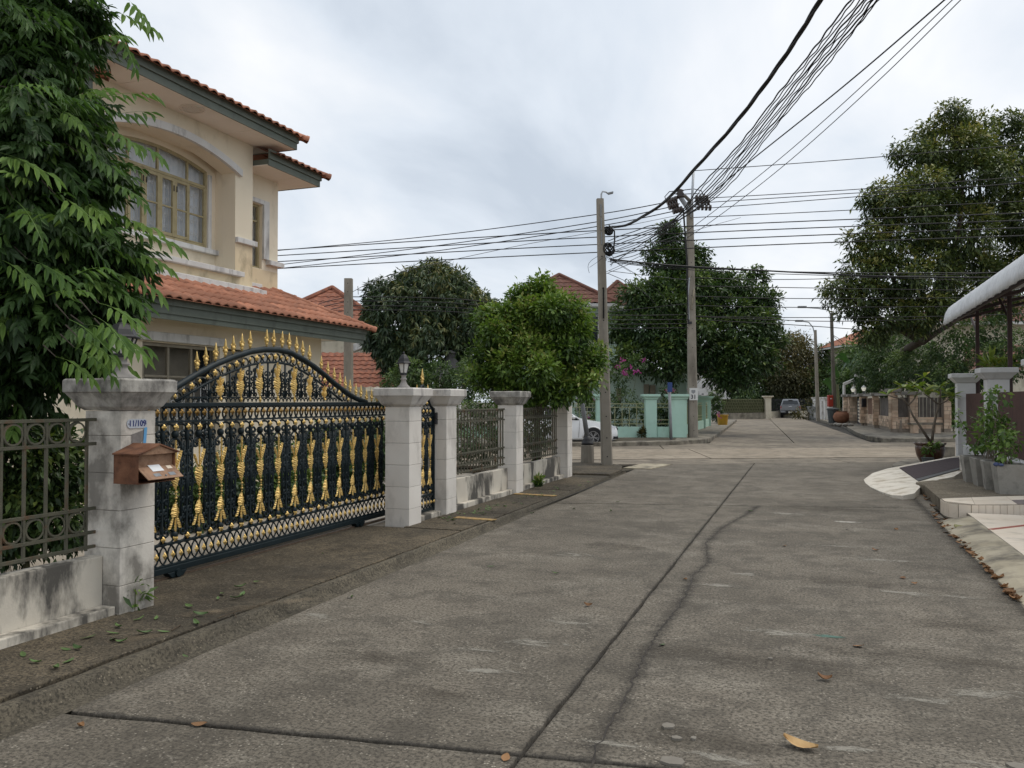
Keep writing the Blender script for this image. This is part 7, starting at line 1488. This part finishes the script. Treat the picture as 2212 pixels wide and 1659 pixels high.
# white car canopies behind the numbered pole
cn = thing('white_canopy', 'white curved canopy behind the numbered pole', 'canopy', tuple(atD(1525, 866, 62)-Vector((0, 0, 1.6)))); D = 62
for dy in (0, 16):
    mb = MB(); rows = []
    for k in range(9): q = k/8; rows.append([atD(1496+q*50, 838+dy+ (6*(q-.6)**2*10 if q > .6 else 0), D+dv_) for dv_ in (0, 4)])
    mb.grid(rows); mb.build('roof_sheet', 'trim_white', cn, solid=.08)
for x in (1500, 1518, 1540): p = atD(x, 850, D+1); MB().tube([(p.x, p.y, 0), p], .08, 6).build('post', 'grey_steel', cn)
simple_house('red_gable_house', 'distant pale house with bright red roof behind the banana leaves', atD(1832, 866, 84)-Vector((0, 0, 1.6)), CX, 5, 6, 7.0, 'cream', 'roof_tile', 1.7, .8)
simple_house('white_house', 'pale house half hidden behind the roadside tree', atD(2020, 866, 52)-Vector((0, 0, 1.6)), CX, 12, 8, 6.3, 'cream', 'roof_tile_dark', 2.0, .8, wins=((2.2, 3.6, .9, 1.6), (6.0, 3.6, 1.4, 1.5), (9.2, 3.6, 1.4, 1.5)))
hb = thing('low_tiled_roof', 'low dark red tiled roof among the shrubs behind the carport', 'roof', tuple(atD(2120, 866, 44)-Vector((0, 0, 1.6))))
wavy_roof(hb, atD(2080, 800, 44), CX*6, CY*2.5+Vector((0, 0, 1.5)), 18, 7, 'roof_tile_dark', taper=(1.5, 0), name='slope'); MB().obox(atD(2085, 866, 44.3)-Vector((0, 0, 1.6)), CX*6, CY*3, Vector((0, 0, 3.1))).build('wall', 'cream', hb)
MB().obox(atD(1500, 866, 75)-Vector((0, 0, 1.6)), CX*3.2, CY*5, Vector((0, 0, 3.6))).build('white_annex', 'trim_white', label='white annex wall glimpsed between the tree trunk and the pole', cat='building')
# birds
mk('bird', (.03, .028, .025), None, rough=.8); p = atD(818.5, 631, 36.9); bd = MB(); bd.tube([p+CX*.16+Vector((0, 0, -.07)), p+CX*.05, p, p-CX*.07+Vector((0, 0, .07)), p-CX*.11+Vector((0, 0, .09))], [.01, .05, .06, .035, .008], 7); bd.build('bird', 'bird', label='small dark bird perched on the tv antenna', cat='bird', smooth=True)
# ================================================================== litter: fallen leaves, twigs, weeds
random.seed(99)
def leaf_m(L, w_, curl, name, mat):
    mb = MB(); rows = [[], [], []]
    for i in range(7):
        k = i/6; x = L*(k-.5); z = curl*(2*k-1)**2+.004; ww = w_*math.sin(PI*(k*.96+.02))**.8; rows[0].append((x, ww, z+curl*.7)); rows[1].append((x, 0, z)); rows[2].append((x, -ww, z+curl*.5))
    mb.grid(rows); return rawmesh(name, mb, mat)
mk('dead_leaf', (.20, .10, .045), (.28, .15, .065), 14, .8, rnd=.35); mk('tan_leaf', (.36, .22, .09), (.44, .29, .13), 14, .7, rnd=.2); mk('green_leaf', (.07, .13, .04), (.11, .17, .05), 14, .6, rnd=.3); mk('pale_leaf', (.34, .33, .14), (.4, .38, .2), 14, .6)
DL = [leaf_m(.085, .030, c, 'dead_leaf', 'dead_leaf') for c in (.006, .014, .022)]; GL = [leaf_m(.085, .015, c, 'green_leaf', 'green_leaf') for c in (.004, .012)]
def drop(me, x, y, label, cat, group, name, z=None, sc=1.0, ground=0.0):
    p = G(x, y, ground); return inst(me, (p.x, p.y, p.z+.004), rot=(random.uniform(-.25, .25), random.uniform(-.25, .25), random.uniform(0, 6.28)), scale=sc*random.uniform(.75, 1.25), name=name, label=label, cat=cat, group=group)
for x, y in [(2018, 1107), (2024, 1118), (2015, 1092), (2032, 1128), (2040, 1140), (2047, 1150), (2056, 1157), (2062, 1165), (2052, 1143), (2066, 1172), (2082, 1180), (2085, 1186), (2095, 1195), (2110, 1205), (2118, 1212), (2125, 1222), (2135, 1231), (2140, 1238), (2150, 1246), (2160, 1253), (2172, 1268), (2185, 1286), (2195, 1296), (2200, 1303), (2008, 1082), (2000, 1076), (2022, 1112), (2070, 1170), (2090, 1190), (2102, 1199), (2128, 1226), (2144, 1240), (2153, 1249), (2190, 1290), (2028, 1122), (2036, 1134)]+[(2012+188*k+random.uniform(-9, 3), 1092+208*k+random.uniform(-4, 4)) for k in [random.random() for _ in range(40)]]:
    drop(random.choice(DL), x+random.uniform(-5, 5), y+random.uniform(-2, 2), 'curled brown leaf lying against the right hand kerb', 'leaf', 'dead leaves along the right hand kerb', 'fallen_leaf')
for x, y in [(1975, 1262), (1855, 1398), (1480, 1253), (1695, 1180), (1780, 1470), (1950, 1250), (1935, 1145), (1270, 1310), (1890, 1190), (430, 1568), (172, 1572), (1092, 1640)]:
    drop(random.choice(DL), x, y, 'single dry leaf lying out on the road slabs', 'leaf', 'dry leaves scattered on the road', 'fallen_leaf', sc=.8)
tn = leaf_m(.16, .04, .02, 'tan_leaf', 'tan_leaf'); inst(tn, tuple(G(1728, 1616)+Vector((0, 0, .006))), rot=(0, .1, -.3), name='fallen_leaf', label='large tan leaf lying alone on the near road slab', cat='leaf')
pl_ = leaf_m(.12, .04, .03, 'pale_leaf', 'pale_leaf'); inst(pl_, tuple(G(2066, 1146)+Vector((0, 0, .03))), rot=(.7, .2, .5), name='fallen_leaf', label='pale yellow leaf standing among the brown kerb leaves', cat='leaf')
for i in range(28):
    x = random.uniform(0, 560); y = 1500-.30*x+random.uniform(-75, -10)
    p = G(x, y, .04)
    if -4.82 < p.x < -4.05: drop(random.choice(GL), x, y, 'green leaflet fallen on the pavement under the feathery tree', 'leaf', 'green leaflets on the left pavement', 'fallen_leaflet', ground=.037)
for i in range(70):
    k = random.random(); x = 960+k*330+random.uniform(-20, 20); y = 1125-k*88+random.uniform(-6, 10); p = G(x, y, .04)
    if -4.84 < p.x < -4.1: drop(random.choice(GL), x, y, 'green clipping lying on the pavement below the iron fences', 'leaf', 'green clippings on the pavement', 'leaf_clipping', ground=.037, sc=.9)
for x, y in [(1200, 1240), (1335, 1085), (1060, 1225), (760, 1292), (1430, 1395), (400, 1420), (700, 1200), (870, 1160), (560, 1240), (1620, 1105), (1240, 1100), (1150, 1110), (1320, 1105)]: drop(random.choice(GL), x, y, 'lone green leaf on the left half of the road', 'leaf', 'lone green leaves on the road', 'fallen_leaf')
mk('twig', (.07, .05, .03), None, rough=.9)
for x0, y0, x1, y1 in [(520, 1320, 470, 1338), (502, 1326, 510, 1336), (390, 1352, 370, 1365)]: a, b = G(x0, y0, .035), G(x1, y1, .035); MB().tube(limb_path(a+Vector((0, 0, .006)), b+Vector((0, 0, .008)), .1, 5), .004, 5).build('twig', 'twig', label='thin dry twig on the concrete in front of the sliding gate', cat='twig', group='twigs in front of the gate')
# flat stones / mortar flakes on the road
mk('flake', (.17, .152, .125), (.22, .20, .168), 12, .85)
for x, y, s_ in [(1443, 1571, .05), (1462, 1598, .03), (1498, 1598, .02), (1455, 1648, .06), (1830, 1145, .02), (1665, 1425, .018), (2200, 1660, .05), (755, 1293, .02)]:
    c = G(x, y); MB().slab([(c.x+s_*random.uniform(.6, 1.1)*math.cos(q), c.y+s_*random.uniform(.5, 1)*math.sin(q)) for q in [2*PI*k/7 for k in range(7)]], .0, .012).build('stone_chip', 'flake', label='flat pale stone chip lying on the road', cat='stone', group='stone chips on the road')
# weed at the foot of the mailbox pillar and tufts along the walls
def weed(p, label, h, n, sd, name='weed', mat='leaf_pot', size=.09):
    r = thing(name, label, 'weed' if name == 'weed' else 'leaf heap', tuple(p)); g = np.random.default_rng(sd); L = [(p.x+g.normal()*h*.22, p.y+g.normal()*h*.22, p.z+h*g.uniform(.25, .9), h*.22, h*.22) for _ in range(6)]
    MB().tube([p, p+Vector((.01, 0, h*.7))], [.006, .003], 5).build('stem', 'stem_green', r)
    V, Fq, a = leaf_cloud(np.array(L), n, 4, size, aspect=.3, seed=sd, droop=-.3, spread=.02, shell=.9, zmin=0); npmesh('foliage', V, Fq, mat, a, r, kind='stuff')
weed(G(284, 1322, .03)+Vector((0, .03, 0)), 'leafy green weed at the foot of the mailbox pillar', .24, 16, 71)
weed(G(962, 1098, .03), 'dark tuft of weeds at the foot of the narrow gate', .22, 14, 72, mat='leaf_dark'); weed(G(1165, 1052, .03), 'heap of cut green leaves at the foot of the stained low wall', .16, 40, 73, 'leaf_heap', 'leaf_bright', .11)
weed(G(1385, 944, .16)+CY*-.2, 'heap of dry leaves on the kerb in front of the white car', .30, 40, 74, 'leaf_heap', 'leaf_brown', .18)
